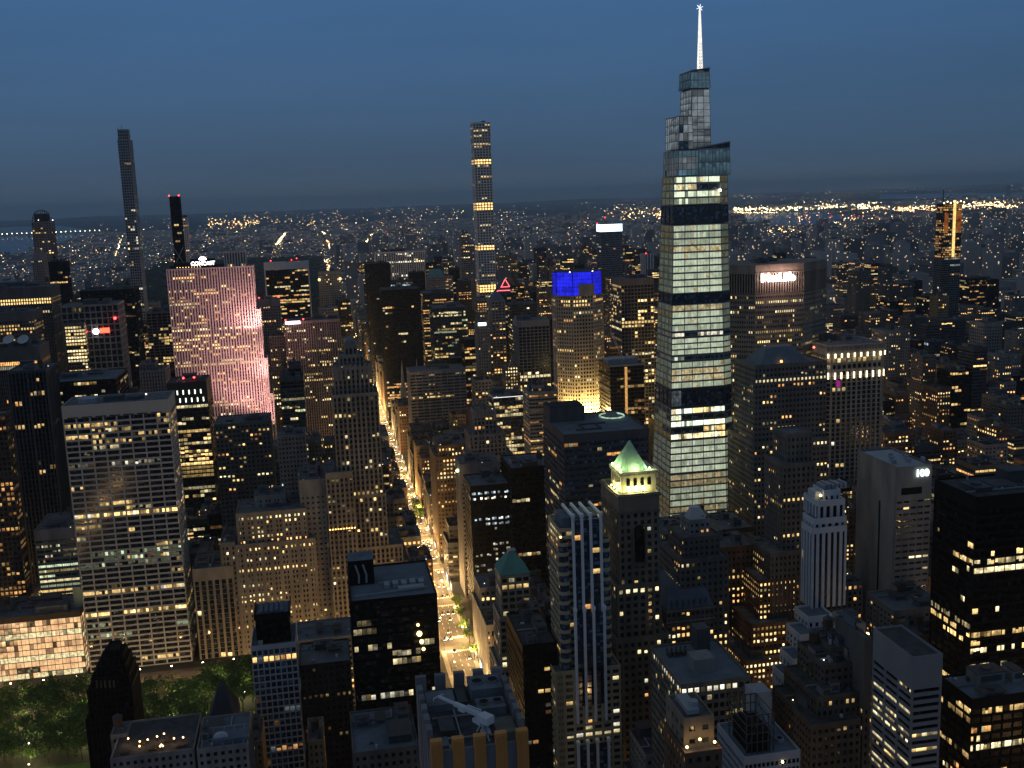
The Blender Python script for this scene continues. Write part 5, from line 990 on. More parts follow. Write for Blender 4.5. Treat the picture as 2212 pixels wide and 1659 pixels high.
# --- cathedral
def cathedral():
    zt = at(860, 778, 1440)[2]; x = at(861, 800, 1440)[0]; x = max(x, 116)
    t = empty('cathedral', (x+8, 1465, 0), 'pale gothic cathedral with twin needle spires beside the avenue', 'church'); ST = wallmat('pale_marble', (.42, .43, .42)); o_ = (x+8, 1465, 0)
    for sx_ in (0, 20):
        m = MB(); zb = zt*.52; m.box(x-4+sx_, x+4+sx_, 1440, 1448, 0, zb)
        for a in (-3.6, 3.6):
            for c in (.6, 7.4): m.cyl(x+a+sx_, 1440+c, zb, zb+9, .8, .05, n=6)
        m.cyl(x+sx_, 1444, zb, zt, 3.6, .15, n=8); m.build('spire', ST, t, off=o_)
    m = MB(); m.prism([(x, 1441), (x+20, 1441), (x+20, 1520), (x, 1520)], 0, [(x, 1441), (x+20, 1441), (x+20, 1520), (x, 1520)], 30); m.build('wall', ST, t, off=o_)
    m = MB(); i = 0; m.v = [(x, 1441, 30), (x+20, 1441, 30), (x+20, 1520, 30), (x, 1520, 30), (x+10, 1441, 42), (x+10, 1520, 42)]; m.f = [(0, 1, 4), (2, 3, 5), (1, 2, 5, 4), (3, 0, 4, 5)]; m.m = [0]*4; m.build('roof', BLU, t, off=o_)
cathedral()
# --- east side towers
def x_100(b, q):
    x0, x1, y0, y1, z1 = q[0][:5]; m = MB(); m.box(x0-.25, x0+.2, y0+1, y1-1, 0, z1-1); m.box(x0-.6, x0-.2, y0+16, y0+17.2, 0, z1-24, 1); m.build('wall', [CON, BLK], b.root, off=b.o)
    m = MB(); m.box(x0+3, x1-6, y0-.12, y0+.3, z1-16.5, z1-12.5); m.build('louvre', BLK, b.root, off=b.o)
    c = at(1991, 1028, y0); textmesh('100', 5.6, litmat('sign_pale', (.8, 1, .95), 2.6, lo=1, sample=True), 'sign', b.root, (c[0]-b.o[0], y0-.6-b.o[1], c[2]), (math.pi/2, 0, 0), .3, bold=.1)
    m = MB(); m.box(x0+1.5, x1-2, y0+2, y1-4, z1-1, z1-.5)
    for k in range(7): m.cyl(x0+4+k*3, y0+10+(k % 3)*7, z1-.9, z1+1.8, 1.3, n=10)
    m.build('rooftop_unit', STL, b.root, off=b.o)
B('office_tower', 'concrete tower bearing the lit number near its top right corner', [(1938, 2014, 1006, 545, 44)], style(wall=CON, glass=GLS, bay=4.2, pier=.8, span=.62, fh=3.7, mode='N', lit=.08, rv=1, hues=('warm', 'pale'), lev='abc', cap=19, units=0, sub=1, roof=ROOFD), extra=x_100, short='the numbered concrete tower')
B('office_tower', 'biggest jet black tower at right edge with scattered amber floors', [(2110, 2360, 1062, 430, -2018)], S_(ST_BLK, bay=5.4, pier=.2, fh=3.9, span=.3, lit=.15, rv=1.2, sub=3, roof=ROOFD, lev='abbc', cap=6, hues=('warm', 'pale', 'warm'), rows=((0, 16, 0, 'warm', 'b'),)), short='the biggest jet black tower')
B('office_tower', 'lower black wing at the foot of the biggest black tower', [(2100, 2260, 1500, 372, -2030)], S_(ST_BLK, bay=5.0, fh=3.9, lit=.22, sub=3, lev='abbc', roof=BLU, rows=()))
def x_wt(b, q):
    x0, x1, y0, y1, z1 = q[0][:5]; m = MB()
    for k in range(6): m.box(x0+2+k*2.2, x0+3.3+k*2.2, y0+4, y0+12, z1-1, z1+1.2+.5*(k % 2))
    m.build('rooftop_unit', STL, b.root, off=b.o); c = at(1752, 1058, y0); m = MB(); m.box(x0-3.5, x0-.5, y0+2, y0+10, q[1][4]-1, z1-1); m.build('bulkhead', WHT, b.root, off=b.o); b.beacon(x0-2, y0-.5, q[1][4]+1, (1, .75, .35), 6, .7, 'roof_lamp')
WT = style(wall=wallmat('bluish_white_brick', (.58, .61, .65), var=.1), glass=GLK, bay=3.3, pier=1.5, span=0.0, mode='V', fh=3.7, inset=.7, lit=.015, lev='ab', hues=('warm', 'pale'), cap=3, units=0, roof=BLU)
WTL = S_(WT, span=.3, lit=.08)
B('office_tower', 'white ribbed setback tower gleaming between darker towers, right', [(1780, 1816, 1058, 484, 12), (1768, 1826, 1080, 480, 16), (1758, 1829, 1118, 478, -1734), (1755, 1830, 1138, 477, -1731), (1745, 1800, 1330, 466, -1716, WTL), (1728, 1796, 1368, 458, -1698, WTL), (1712, 1790, 1420, 450, -1684, WTL), (1700, 1780, 1462, 444, -1668, WTL), (1688, 1770, 1525, 436, -1652, WTL)], WT, extra=x_wt, short='the white ribbed tower')
B('office_building', 'grey slab with rows of dark windows, lower right foreground', [(1972, 2037, 1416, 345, -1885)], style(wall=wallmat('smooth_grey_panel', (.23, .245, .265), var=.12), glass=GLK, bay=9, pier=1.1, span=.5, fh=2.9, mode='N', inset=.5, lit=.10, rv=1, hues=('warm', 'pale'), lev='abc', cap=12, units=0, roof=ROOFD, sub=5), short='the grey foreground slab')
B('office_building', 'thin pale slab left of the grey foreground slab', [(1868, 1884, 1378, 385, 24)], S_(ST_LIM, wall=LIMD, lit=.02, cap=30, units=1))
ZIG = S_(ST_DK, wall=wallmat('dark_brown_brick', (.13, .105, .085)), lit=.05, bay=2.6, pier=1.1, fh=3.5, lev='cbd', roof=ROOFD)
B('office_building', 'dark brown ziggurat in the lower right before the white ribbed tower', [(1796, 1858, 1395, 400, 18), (1780, 1862, 1432, 394, 24), (1764, 1862, 1500, 388, 30), (1752, 1860, 1560, 382, 36)], S_(ZIG, tank=True), short='the dark brown ziggurat')
B('office_building', 'small lit terrace building behind the brown ziggurat', [(1836, 1870, 1348, 425, 16)], S_(ST_LIM, lit=.3, units=2, wall=CON), extra=lambda b, q: b.beacon(q[0][1]+1, q[0][2], q[0][4]-6, (1, .6, .25), 7, .8, 'wall_lamp'))
BR = S_(ST_BRK, lit=.55, rv=.6, bay=2.5, pier=1.1, fh=3.45, hues=('warm', 'pale', 'warm'), lev='aabc', run=.35, cap=1.2)
B('office_building', 'brown brick setback building with the most small bright windows', [(1650, 1712, 1196, 560, 26, S_(BR, lit=.3)), (1640, 1722, 1250, 552, 34, BR), (1625, 1716, 1345, 545, 42, BR), (1610, 1708, 1425, 538, 50, BR)], BR, short='the bright brown brick building')
def x_dome(b, q):
    x0, x1, y0, y1, z1 = q[0][:5]; cx, cy = (x0+x1)/2, (y0+y1)/2; m = MB()
    for k in range(5): r_ = (x1-x0)/2*(1-.13*k); m.cyl(cx, cy, z1-1+k*1.2, z1+.2+k*1.2, r_, r_*.94, n=16)
    m.build('dome', WHT, b.root, off=b.o)
B('apartment_building', 'pale domed penthouse on a dark pilastered tower by skyscraper foot', [(1488, 1535, 1122, 520, 14, S_(ST_LIM, wall=CON, fh=3.2)), (1476, 1556, 1158, 514, 24), (1468, 1575, 1205, 510, 34)], S_(ST_DK, lit=.12, units=0), extra=x_dome, short='the domed penthouse')
B('office_building', 'long brown brick building right of the domed penthouse', [(1528, 1632, 1142, 600, 34), (1540, 1640, 1180, 575, 40)], S_(ST_BRK, lit=.14, hues=('warm', 'amber'), cap=2), short='the long brown brick building')
def x_mans(b, q):
    x0, x1, y0, y1, z1 = q[0][:5]; t = at(1500, 1262, y0+6)[2]; m = MB(); m.prism([(x0, y0), (x1, y0), (x1, y1), (x0, y1)], z1-1, [(x0+3.2, y0+6), (x1-3.2, y0+6), (x1-3.2, y1-3), (x0+3.2, y1-3)], t); m.build('roof', BLU, b.root, off=b.o)
    for k in range(7):
        xx = x0+2+(x1-x0-4)*(k+.5)/7; m = MB(); m.box(xx-.6, xx+.6, y0+.3, y0+3, z1, z1+2.6); m.prism([(xx-.8, y0), (xx+.8, y0), (xx+.8, y0+3), (xx-.8, y0+3)], z1+2.6, [(xx-.1, y0), (xx+.1, y0), (xx+.1, y0+3), (xx-.1, y0+3)], z1+3.6); m.build('dormer', BLU, b.root, off=b.o)
    m = MB(); m.box(x0-.5, x1+.5, y0-.8, y0, z1-7.2, z1-6.4); m.box(x0-.5, x1+.5, y0-.5, y0, z1-1.2, z1-.7); m.build('cornice', GRY, b.root, off=b.o)
B('office_building', 'building with blue mansard roof and dormers right of pyramid tower', [(1440, 1543, 1312, 505, 36)], S_(ST_LIMV, wall=LIMD, lit=.14, mode='N', units=0, pier=.9, bay=2.6, rows=((12, 15, .5, 'pale', 'a'), (22, 25, .6, 'warm', 'a'), (29, 32, .6, 'warm', 'a'))), extra=x_mans, short='the blue mansard building')
def x_wr(b, q):
    x0, x1, y0, y1, z1 = q[0][:5]; m = MB(); m.box(x0+9, x0+18, y0+9, y0+18, z1-1, z1+5); m.box(x1-12, x1-6, y1-9, y1-2, z1-1, z1+9, 1); m.build('bulkhead', [GRY, DGR], b.root, off=b.o)
    for k in range(5): m = MB(); m.box(x0+4+k*2, x0+5.2+k*2, y1-12, y1-9, z1-1, z1+1.4); m.cyl(x0+4.6+k*2, y1-8, z1-1, z1+2, .5, n=8); m.build('rooftop_unit', DGR, b.root, off=b.o)
B('office_building', 'block with a ring of bright white top floor windows, lower centre right', [(1471, 1622, 1469, 395, 38)], S_(ST_LIM, wall=wallmat('taupe_stone', (.2, .185, .15)), bay=2.7, pier=.7, span=.4, lit=.04, lev='bcd', cap=1.5, roof=BLU, units=0, rows=((1.5, 5, .96, 'white', 'a'), (5, 16, .14, 'pale', 'c')), run=.1), extra=x_wr, short='the white-ringed block')
def x_sc(b, q):
    x0, x1, y0, y1, z1 = q[0][:5]; m = MB(); nx = 5; h = 14; X0, X1, Y0, Y1 = x0+2, x1-9, y0+3, y1-7
    for i in range(nx+1):
        for yy in (Y0, Y1): xx = X0+(X1-X0)*i/nx; m.bar((xx, yy, z1-1), (xx, yy, z1+h), .35)
    for k in range(4):
        z = z1+h*(k+1)/4; m.bar((X0, Y0, z), (X1, Y0, z), .3); m.bar((X0, Y1, z), (X1, Y1, z), .3); m.bar((X0, Y0, z), (X0, Y1, z), .3); m.bar((X1, Y0, z), (X1, Y1, z), .3)
    m.bar((X1, Y0, z1), (X1, Y1, z1+h), .25); m.bar((X0, Y0, z1), (X0+(X1-X0)/2, Y0, z1+h), .25); m.build('scaffold', DGR, b.root, off=b.o)
    m = MB(); m.box(X0+1, X1-1, Y0+1, Y1-1, z1-1, z1+7); m.box(X0+3, X0+6, Y0+2, Y1-2, z1+7, z1+8.5); m.build('bulkhead', BLK, b.root, off=b.o)
    m = MB(); m.cyl(x1-4, y0+9, z1-1, z1+.6, 1.5, n=16); m.cyl(x1-4, y0+9, z1+.6, z1+.7, 1.1, n=16, m=1); m.build('rooftop_unit', [STL, BLK], b.root, off=b.o)
    b.beacon(x1-7, y0-.2, z1-4.2, (1, .75, .4), 6, .5, 'wall_lamp')
    m = MB(); m.box(x1-9, x1-2, y1-5, y1+3, 0, z1+13); m.build('bulkhead', STL, b.root, off=b.o)
B('office_building', 'pale banded building with dark steel framework on its roof, bottom right', [(1608, 1729, 1628, 350, 26)], style(wall=wallmat('bluish_panel', (.40, .43, .47), var=.1), glass=GLK, bay=1.7, pier=.35, span=.42, fh=3.1, mode='N', lit=.02, lev='bc', cap=2.5, units=0, roof=BLU), extra=x_sc, short='the steel framework building')
def x_ter(b, q):
    x0, x1, y0, y1, z1 = q[0][:5]; WL = litmat('flood_yellow', (1, .75, .28), 6, lo=1, sample=True)
    for (fx, fz) in ((.45, 3), (.85, 1.5), (.1, 1)):
        m = MB(); m.ball(x0+(x1-x0)*fx, y0+1.6, z1+fz, .45, 8); m.build('lamp', WL, b.root, off=b.o); l = bpy.data.lights.new('lamp_light', 'POINT'); l.energy = 110; l.color = (1, .6, .25); l.shadow_soft_size = .5
        o = bpy.data.objects.new('lamp_light', l); COL.objects.link(o); o.parent = b.root; o.location = (x0+(x1-x0)*fx-b.o[0], y0+.8-b.o[1], z1+fz+.4)
    b.seg(x0+1, x1-1, y0+4, y1, z1-1, z1+9, S_(ST_LIM, wall=wallmat('beige_plaster', (.26, .21, .15)), lit=.12, bay=4, pier=2.4, span=.6, units=0))
    m = MB(); m.box(x0+3, x1-5, y0+6, y1-3, z1+9, z1+10.5); m.cyl(x0+6, y0+9, z1+9, z1+12, 1.4, n=12); m.build('rooftop_unit', STL, b.root, off=b.o)
B('apartment_building', 'small beige building with a golden lamplit terrace, bottom centre right', [(1480, 1560, 1622, 300, 20)], S_(ST_BRK, lit=.25, cap=1, units=0), extra=x_ter, short='the golden terrace building')
B('office_building', 'black tower between finned tower and hipped tower, small orange lights', [(1128, 1203, 1390, 470, 40)], S_(ST_BLK, wall=BLK, bay=3, pier=.6, span=.45, lit=.10, lev='abcd', hues=('warm', 'amber', 'white'), fh=3.6, tank=True), short='the orange-lit black tower')
B('office_building', 'small black block with warm penthouse behind orange lit black tower', [(1178, 1204, 1330, 545, 14)], S_(ST_BLK, lit=.1))
B('office_building', 'dark brown masonry building behind the black glass block, left', [(646, 758, 1432, 560, 30)], S_(ST_DK, wall=wallmat('sooty_brick', (.06, .05, .042)), lit=.10, roof=BLU, lev='bcd', hues=('pale', 'warm', 'green'), rows=((2, 6, .25, 'warm', 'b'),)), short='the sooty building')
B('library_building', 'low grey stone library roof under the bright tan block', [(640, 762, 1378, 640, 30)], S_(ST_LIM, wall=GRY, lit=.05, units=2, roof=BLU), cat='library')
# ================================================================== BOTTOM LEFT ROOFS
def x_t1(b, q):
    x0, x1, y0, y1, z1 = q[0][:5]; rg = random.Random(3)
    for k in range(11):
        fx, fy = x0+(x1-x0)*rg.uniform(.15, .85), y0+2+rg.uniform(0, 14); m = MB(); m.cyl(fx, fy, z1-.9, z1+1.3, .08, n=5, m=1); m.ball(fx, fy, z1+1.5, .42, 8); m.build('terrace_lamp', [litmat('terrace_light', (1, .6, .25), 6, lo=.9), BLK], b.root, off=b.o)
        if k % 3 == 0:
            l = bpy.data.lights.new('lamp_light', 'POINT'); l.energy = 160; l.color = (1, .55, .22); l.shadow_soft_size = .4; o = bpy.data.objects.new('lamp_light', l); COL.objects.link(o); o.parent = b.root; o.location = (fx-b.o[0], fy-b.o[1]-.8, z1+2)
    m = MB()
    for k in range(5): m.box(x0+(x1-x0)*(.1+.17*k), x0+(x1-x0)*(.2+.17*k), y0+4+(k % 2)*6, y0+6.5+(k % 2)*6, z1-.9, z1-.1)
    m.build('planter', WOOD, b.root, off=b.o)
B('hotel', 'low grey building with orange lamplit roof terrace before black gothic tower', [(236, 420, 1628, 470, 34)], S_(ST_LIM, wall=GRY, lit=.02, units=0, cap=1.4, roof=ROOFD), extra=x_t1, short='the orange lamplit terrace')
B('office_building', 'narrow grey rooftop corner at the bottom left beside the park lawn', [(238, 275, 1586, 490, 12)], S_(ST_LIM, wall=GRY, lit=0, units=1))
def x_sky(b, q):
    x0, x1, y0, y1, z1 = q[0][:5]; m = MB(); m.box(x0+7, x0+22, y0+3, y0+12, z1-1, z1+1.6); m.build('bulkhead', BLU, b.root, off=b.o)
    m = MB(); cx = x0+10; pts = [(cx+3.2*math.cos(t), z1+1.6+2.2*math.sin(t)) for t in np.linspace(0, math.pi, 9)]; n_ = len(pts)
    for yy in (y0+5, y0+6.4):
        for a, c in pts: m.v.append((a, yy, c))
    m.f.append(tuple(range(n_))); m.f.append(tuple(reversed(range(n_, 2*n_)))); m.m += [0, 0]
    for j in range(n_): m.f.append((j, j+n_, (j+1) % n_+n_, (j+1) % n_)); m.m.append(0)
    m.build('skylight', wallmat('milky_glass', (.6, .66, .7), .4, var=.05), b.root, off=b.o)
    m = MB(); m.box(x0+1, x1-1, y0+14, y0+14.5, z1-1, z1+2.2)
    for k in range(5): a = x0+2+k*(x1-x0-4)/4; m.bar((a, y0+1, z1), (a, y0+14, z1+2), .3)
    m.build('screen', STL, b.root, off=b.o)
B('office_building', 'blue grey roofed building with an arched skylight, bottom left', [(424, 536, 1612, 468, 30)], S_(ST_LIM, wall=CON, lit=.01, roof=BLU, units=2), extra=x_sky, short='the skylight building')
def x_hp(b, q):
    x0, x1, y0, y1, z1 = q[0][:5]; m = MB(); cx, cy = (x0+x1)/2, (y0+y1)/2; m.prism([(x0, y0), (x1, y0), (x1, y1), (x0, y1)], z1-1, [(cx-1.5, cy-1.5), (cx+1.5, cy-1.5), (cx+1.5, cy+1.5), (cx-1.5, cy+1.5)], z1+14); m.build('roof', wallmat('slate', (.045, .055, .065)), b.root, off=b.o)
B('office_building', 'dark slate pyramid roofed building left of white square grid tower', [(448, 510, 1560, 515, 24)], S_(ST_DK, lit=.01, units=0), extra=x_hp)
B('office_building', 'small amber lit stone facade left foot of white square grid tower', [(527, 566, 1602, 505, 24)], S_(ST_TAN, lit=.12, units=2), short='the amber facade')
B('office_building', 'amber stone facade right foot of white square grid tower', [(664, 700, 1600, 500, 24)], S_(ST_TAN, lit=.1, units=2))
B('office_building', 'long low roof with small blue sheds at bottom, left of crenellated roof', [(762, 905, 1618, 420, 36)], S_(ST_DK, lit=.03, roof=BLU, units=5, cap=1.2))
# ================================================================== GROUND
FIFTH, SIXTH, MAD, PARK, LEX, THIRD = 85, -228, 228, 365, 500, 650
AVES = [(-1340, 30), (-1060, 30), (-780, 30), (-505, 28), (SIXTH, 30), (FIFTH, 22), (MAD, 22), (PARK, 40), (LEX, 22), (THIRD, 28), (860, 28), (1090, 28), (1320, 24)]
SY = lambda n: 715+80.5*(n-42)
ASPH = wallmat('asphalt', (.075, .07, .065), .8, var=.3, scale=.08); PAV = wallmat('pavement_slabs', (.22, .21, .19), .85, var=.25)
m = MB(); m.box(-43000, 57000, -2000, 48000, -2, 0); struct('ground', m, wallmat('city_ground', (.03, .032, .034), .95, var=.4, scale=.004))
m = MB(); m.box(FIFTH-8.3, FIFTH+8.3, -100, 2080, .004, .03); struct('avenue_road', m, ASPH)
m = MB()
for x, w in AVES:
    if x != FIFTH: m.box(x-w/2+4, x+w/2-4, -100, 2080, .004, .03)
struct('avenue_roads', m, ASPH)
m = MB()
for n in range(34, 59):
    w = 18 if n in (42, 57) else 11
    if n in (41,): m.box(FIFTH+8.3, 1400, SY(n)-w/2, SY(n)+w/2, .002, .025); continue
    m.box(-1400, 1400, SY(n)-w/2, SY(n)+w/2, .002, .025)
struct('cross_streets', m, ASPH)
m = MB()
for n in range(36, 58):
    a = SY(n)+(9 if n == 42 else 5.5); c = SY(n+1)-(9 if n == 41 else 5.5); m.box(FIFTH-11.2, FIFTH-8.3, a, c, 0, .15); m.box(FIFTH+8.3, FIFTH+11.2, a, c, 0, .15)
struct('pavement', m, PAV)
m = MB()
for n in range(38, 56):
    for s_ in (-1, 1):
        yy = SY(n)+s_*((9 if n == 42 else 5.5)+2.5)
        for k in range(12): m.box(FIFTH-8.0+k*1.36, FIFTH-7.3+k*1.36, yy-1.6, yy+1.6, .034, .038)
    for l in (-4.2, 0, 4.2):
        y = SY(n)+12
        while y < SY(n+1)-12: m.box(FIFTH+l-.12, FIFTH+l+.12, y, y+3, .034, .038); y += 8
struct('road_marking', m, wallmat('road_paint', (.7, .68, .6), var=.2))
# ------------------------------------------------------------------ park
LAWN = wallmat('lawn_grass', (.09, .20, .03), .95, var=.4, scale=.3)
m = MB(); m.box(-215, -20, 535, 702, .004, .12); struct('park_ground', m, wallmat('park_gravel', (.055, .06, .03)))
m = MB(); m.box(-205, -40, 552, 610, .12, .2); struct('park_lawn', m, LAWN)
BARK = wallmat('bark', (.08, .06, .04))
def leafmat(name, c):
    m, nt = newmat(name); o = N(nt, 'ShaderNodeOutputMaterial'); b = N(nt, 'ShaderNodeBsdfPrincipled'); nt.links.new(b.outputs[0], o.inputs[0])
    oi = N(nt, 'ShaderNodeNewGeometry'); hs = N(nt, 'ShaderNodeHueSaturation'); mr = N(nt, 'ShaderNodeMapRange'); mr.inputs['To Min'].default_value = .6; mr.inputs['To Max'].default_value = 1.5
    nt.links.new(oi.outputs['Random Per Island'], mr.inputs['Value']); nt.links.new(mr.outputs[0], hs.inputs['Value']); hs.inputs['Color'].default_value = (*c, 1); nt.links.new(hs.outputs[0], b.inputs['Base Color']); b.inputs['Roughness'].default_value = .7
    return m
LEAF = leafmat('plane_tree_leaves', (.09, .16, .02))
def crownmesh(seed, R=6.0, H=6.0, n=620):
    rg = random.Random(seed); m = MB(); cl = [(rg.gauss(0, R*.42), rg.gauss(0, R*.42), 9+rg.uniform(-H*.45, H*.5), rg.uniform(1.5, 2.9)) for _ in range(13)]
    for _ in range(n):
        c = rg.choice(cl); v = Vector((rg.gauss(0, 1), rg.gauss(0, 1), rg.gauss(0, 1))).normalized()*c[3]*rg.uniform(.6, 1.05); p = Vector(c[:3])+v
        u = Vector((rg.gauss(0, 1), rg.gauss(0, 1), rg.gauss(0, .6))).normalized(); w = u.cross(Vector((rg.gauss(0, 1), rg.gauss(0, 1), rg.gauss(0, 1)))).normalized(); s_ = rg.uniform(.35, .75)
        m.quad(p-u*s_, p-w*s_*.7, p+u*s_, p+w*s_*.7)
    return m.mesh('crown', LEAF)
def trunkmesh(seed):
    rg = random.Random(seed+50); m = MB(); m.cyl(0, 0, 0, 6, .38, .25, n=8)
    for k in range(5): a = rg.uniform(0, 6.28); m.bar((0, 0, 4.5+k*.4), (3*math.cos(a), 3*math.sin(a), 9+k*.5), .18)
    return m.mesh('trunk', BARK)
CR = [crownmesh(i) for i in range(4)]; TR = [trunkmesh(i) for i in range(4)]
TREES = []
def tree(x, y, s, label, group):
    t = empty('plane_tree', (x, y, 0), label, 'tree', group); i = rng.randrange(4)
    for nm, me in (('trunk', TR[i]), ('crown', CR[i])): o = bpy.data.objects.new(nm, me); COL.objects.link(o); o.parent = t
    t.scale = (s, s, s*rng.uniform(.9, 1.1)); t.rotation_euler = (0, 0, rng.uniform(0, 6.28)); TREES.append(t); return t
PLP = [(-196, 640), (-176, 633), (-160, 650), (-140, 630), (-118, 646), (-186, 664), (-150, 672), (-128, 660), (-92, 640), (-80, 655), (-66, 634), (-56, 668), (-100, 672), (-72, 684), (-190, 690), (-146, 692), (-50, 628), (-170, 608), (-120, 600), (-60, 610)]
pts = []
for r_, yy in enumerate((697, 688, 679, 670, 661, 651, 641, 632, 623, 615)):
    for k in range(19):
        x = -205+k*9.6+(r_ % 2)*4.5+rng.uniform(-1.2, 1.2)
        if yy > 680 and -152 < x < -84: continue
        if x > -34 or (r_ > 5 and -60 < x < -44): continue
        if any(abs(x-a_)+abs(yy-b_) < 7.5 for a_, b_ in PLP): continue
        pts.append((x, yy+rng.uniform(-1.2, 1.2)))
for k in range(9): pts.append((-212+k*3, 545+k*1.2+rng.uniform(-2, 2))) if k % 2 == 0 else None
for k in range(7): pts.append((-36+rng.uniform(-2, 2), 560+k*10))
for i, (x, y) in enumerate(pts):
    band = 'back row along the street' if y > 690 else 'middle of the grove' if y > 655 else 'front edge facing the lawn' if y > 618 else 'side of the lawn'
    side = 'left of the black gothic tower' if toscreen((x, y, 8))[0] < 190 else 'behind the black gothic tower' if toscreen((x, y, 8))[0] < 290 else 'right of the black gothic tower'
    tree(x, y, rng.uniform(.75, 1.4), 'leafy park tree %s, %s' % (side, band), 'park trees')
for k, (x, y) in enumerate([(FIFTH+6.8, 1010+8*j) for j in range(7)]+[(FIFTH-9.6, 1330+12*j) for j in range(4)]+[(FIFTH+9.8, 690+22*j) for j in range(5)]):
    tree(x, y, .8, 'street tree at the kerb of the bright avenue', 'street trees along the avenue')
# lamps
LB = litmat('lamp_bulb', (1, .72, .36), 22, lo=1); PB = litmat('park_bulb', (1, .9, .65), 12, lo=1)
def lampmesh(h, arm, r):
    m = MB(); m.cyl(0, 0, 0, h, .14, .08, n=6)
    if arm: m.bar((0, 0, h-.2), (arm, 0, h+.3), .12)
    g = MB(); g.ball(arm, 0, h, r, 8, sz=.6); return m.mesh('pole', DGR), g
PO, g_ = lampmesh(9, 2.2, .55); HD = g_.mesh('lamp_head', LB); PO2, g_ = lampmesh(4.5, 0, .45); HD2 = g_.mesh('lamp_head', PB)
LDAT = {}
def lamp(x, y, rot, P, label, group, park=False, head=True):
    t = empty('park_lamp' if park else 'street_lamp', (x, y, 0), label, 'street lamp', group); t.rotation_euler = (0, 0, rot)
    o = bpy.data.objects.new('pole', PO2 if park else PO); COL.objects.link(o); o.parent = t
    o = bpy.data.objects.new('lamp_head', HD2 if park else HD); COL.objects.link(o); o.parent = t
    if P:
        if (P, park) not in LDAT:
            l = bpy.data.lights.new('lamp_light', 'POINT'); l.energy = P; l.color = (1, .86, .5) if park else (1, .59, .22); l.shadow_soft_size = .5; LDAT[(P, park)] = l
        o = bpy.data.objects.new('lamp_light', LDAT[(P, park)]); COL.objects.link(o); o.parent = t; o.location = (0 if park else 2.2, 0, 5.6 if park else 8.2)
n = 0
for k in range(38):
    y = 600+k*38
    for s_ in (-1, 1):
        lamp(FIFTH+s_*8.9, y+(s_*9), math.pi if s_ > 0 else 0, rng.choice((9000, 16000, 24000, 36000)) if y < 1500 else 30000, 'street lamp on the %s kerb of the bright avenue' % ('right' if s_ > 0 else 'left'), 'street lamps on the %s kerb of the avenue' % ('right' if s_ > 0 else 'left'))
for k, (x, y) in enumerate([(-196, 640), (-176, 633), (-160, 650), (-140, 630), (-118, 646), (-186, 664), (-150, 672), (-128, 660), (-92, 640), (-80, 655), (-66, 634), (-56, 668), (-100, 672), (-72, 684), (-190, 690), (-146, 692), (-50, 628), (-170, 608), (-120, 600), (-60, 610)]):
    lamp(x, y, 0, 2800, 'small glowing globe lamp among the dark park trees', 'park lamps', park=True)
for k in range(13): lamp(-225+k*20, 708, math.pi/2, 3500, 'street lamp glowing behind the park trees', 'street lamps behind the park')
SHM = [litmat('shop_'+k, c, s_, nscale=.8, lo=.35, sample=True) for k, c, s_ in (('gold', (1, .72, .3), 2.2), ('white', (1, .93, .75), 3), ('cool', (.75, .85, 1), 2), ('amber', (1, .5, .18), 1.8))]
for k in range(34):
    y = 640+k*26+rng.uniform(-5, 5)
    if any(abs(y-SY(n)) < 12 for n in range(40, 56)): continue
    hh = rng.uniform(3, 6.5); ww = rng.uniform(7, 15); mi = rng.choice((0, 0, 1, 1, 2, 3)); t = empty('shopfront', (FIFTH+11.3, y, 0), '%s lit shopfront on the right kerb of the avenue' % ('golden', 'white', 'bluish', 'amber')[mi], 'shopfront', 'lit shopfronts along the avenue')
    m = MB(); m.box(-.15, .3, -ww/2, ww/2, .6, hh); m.build('window', SHM[mi], t); m = MB(); m.box(-.3, .3, -ww/2-.3, ww/2+.3, hh, hh+.5); m.box(-.3, .3, -ww/2-.3, -ww/2, .15, hh); m.box(-.3, .3, ww/2, ww/2+.3, .15, hh); m.build('frame', DGR, t)
for ax in (SIXTH, -505, MAD, PARK, LEX, THIRD):
    for nn in range(36, 58, 1 if ax in (MAD, SIXTH) else 2):
        lamp(ax, SY(nn)+8, 0, 20000, 'street lamp at a crossing hidden between the towers', 'street lamps at the crossings')
for nn in (37, 38, 39, 40, 43, 44, 45, 46, 47, 48):
    for x in (150, 300, 430): lamp(x, SY(nn), 0, 13000, 'street lamp in a side street between the right hand towers', 'street lamps in side streets')
# cars on the avenue
def carproto():
    t = empty('car', (0, 0, -50), 'car', 'car', 'cars on the avenue'); m = MB(); m.prism([(-.9, -2.3), (.9, -2.3), (.9, 2.3), (-.9, 2.3)], .35, [(-.88, -2.25), (.88, -2.25), (.88, 2.25), (-.88, 2.25)], .9); m.build('body', DGR, t)
    m = MB(); m.prism([(-.82, -1.1), (.82, -1.1), (.82, 1.6), (-.82, 1.6)], .9, [(-.65, -.5), (.65, -.5), (.65, 1.2), (-.65, 1.2)], 1.45); m.build('cabin', GLS, t)
    for s_ in (-1, 1):
        m = MB(); m.box(s_*.6-.2, s_*.6+.2, -2.42, -2.28, .5, .85); m.build('headlight', litmat('headlight', (1, .93, .75), 9, lo=1), t)
        m = MB(); m.box(s_*.6-.25, s_*.6+.25, 2.28, 2.36, .6, .85); m.build('tail_light', litmat('tail_light', (1, .05, .02), 10, lo=1), t)
        for yy in (-1.4, 1.4): m = MB(); m.cyl(0, 0, -.12, .12, .34, n=10); w_ = m.build('wheel', BLK, t); w_.location = (s_*.82, yy, .34); w_.rotation_euler = (0, math.pi/2, 0)
    return t
PAINT = [wallmat('car_paint_'+n_, c, .3, var=.05) for n_, c in (('black', (.01, .01, .012)), ('yellow', (.7, .42, .02)), ('white', (.6, .6, .58)), ('silver', (.25, .26, .28)))]
CN = ['black', 'yellow', 'white', 'silver']
pr = carproto(); bodies = []
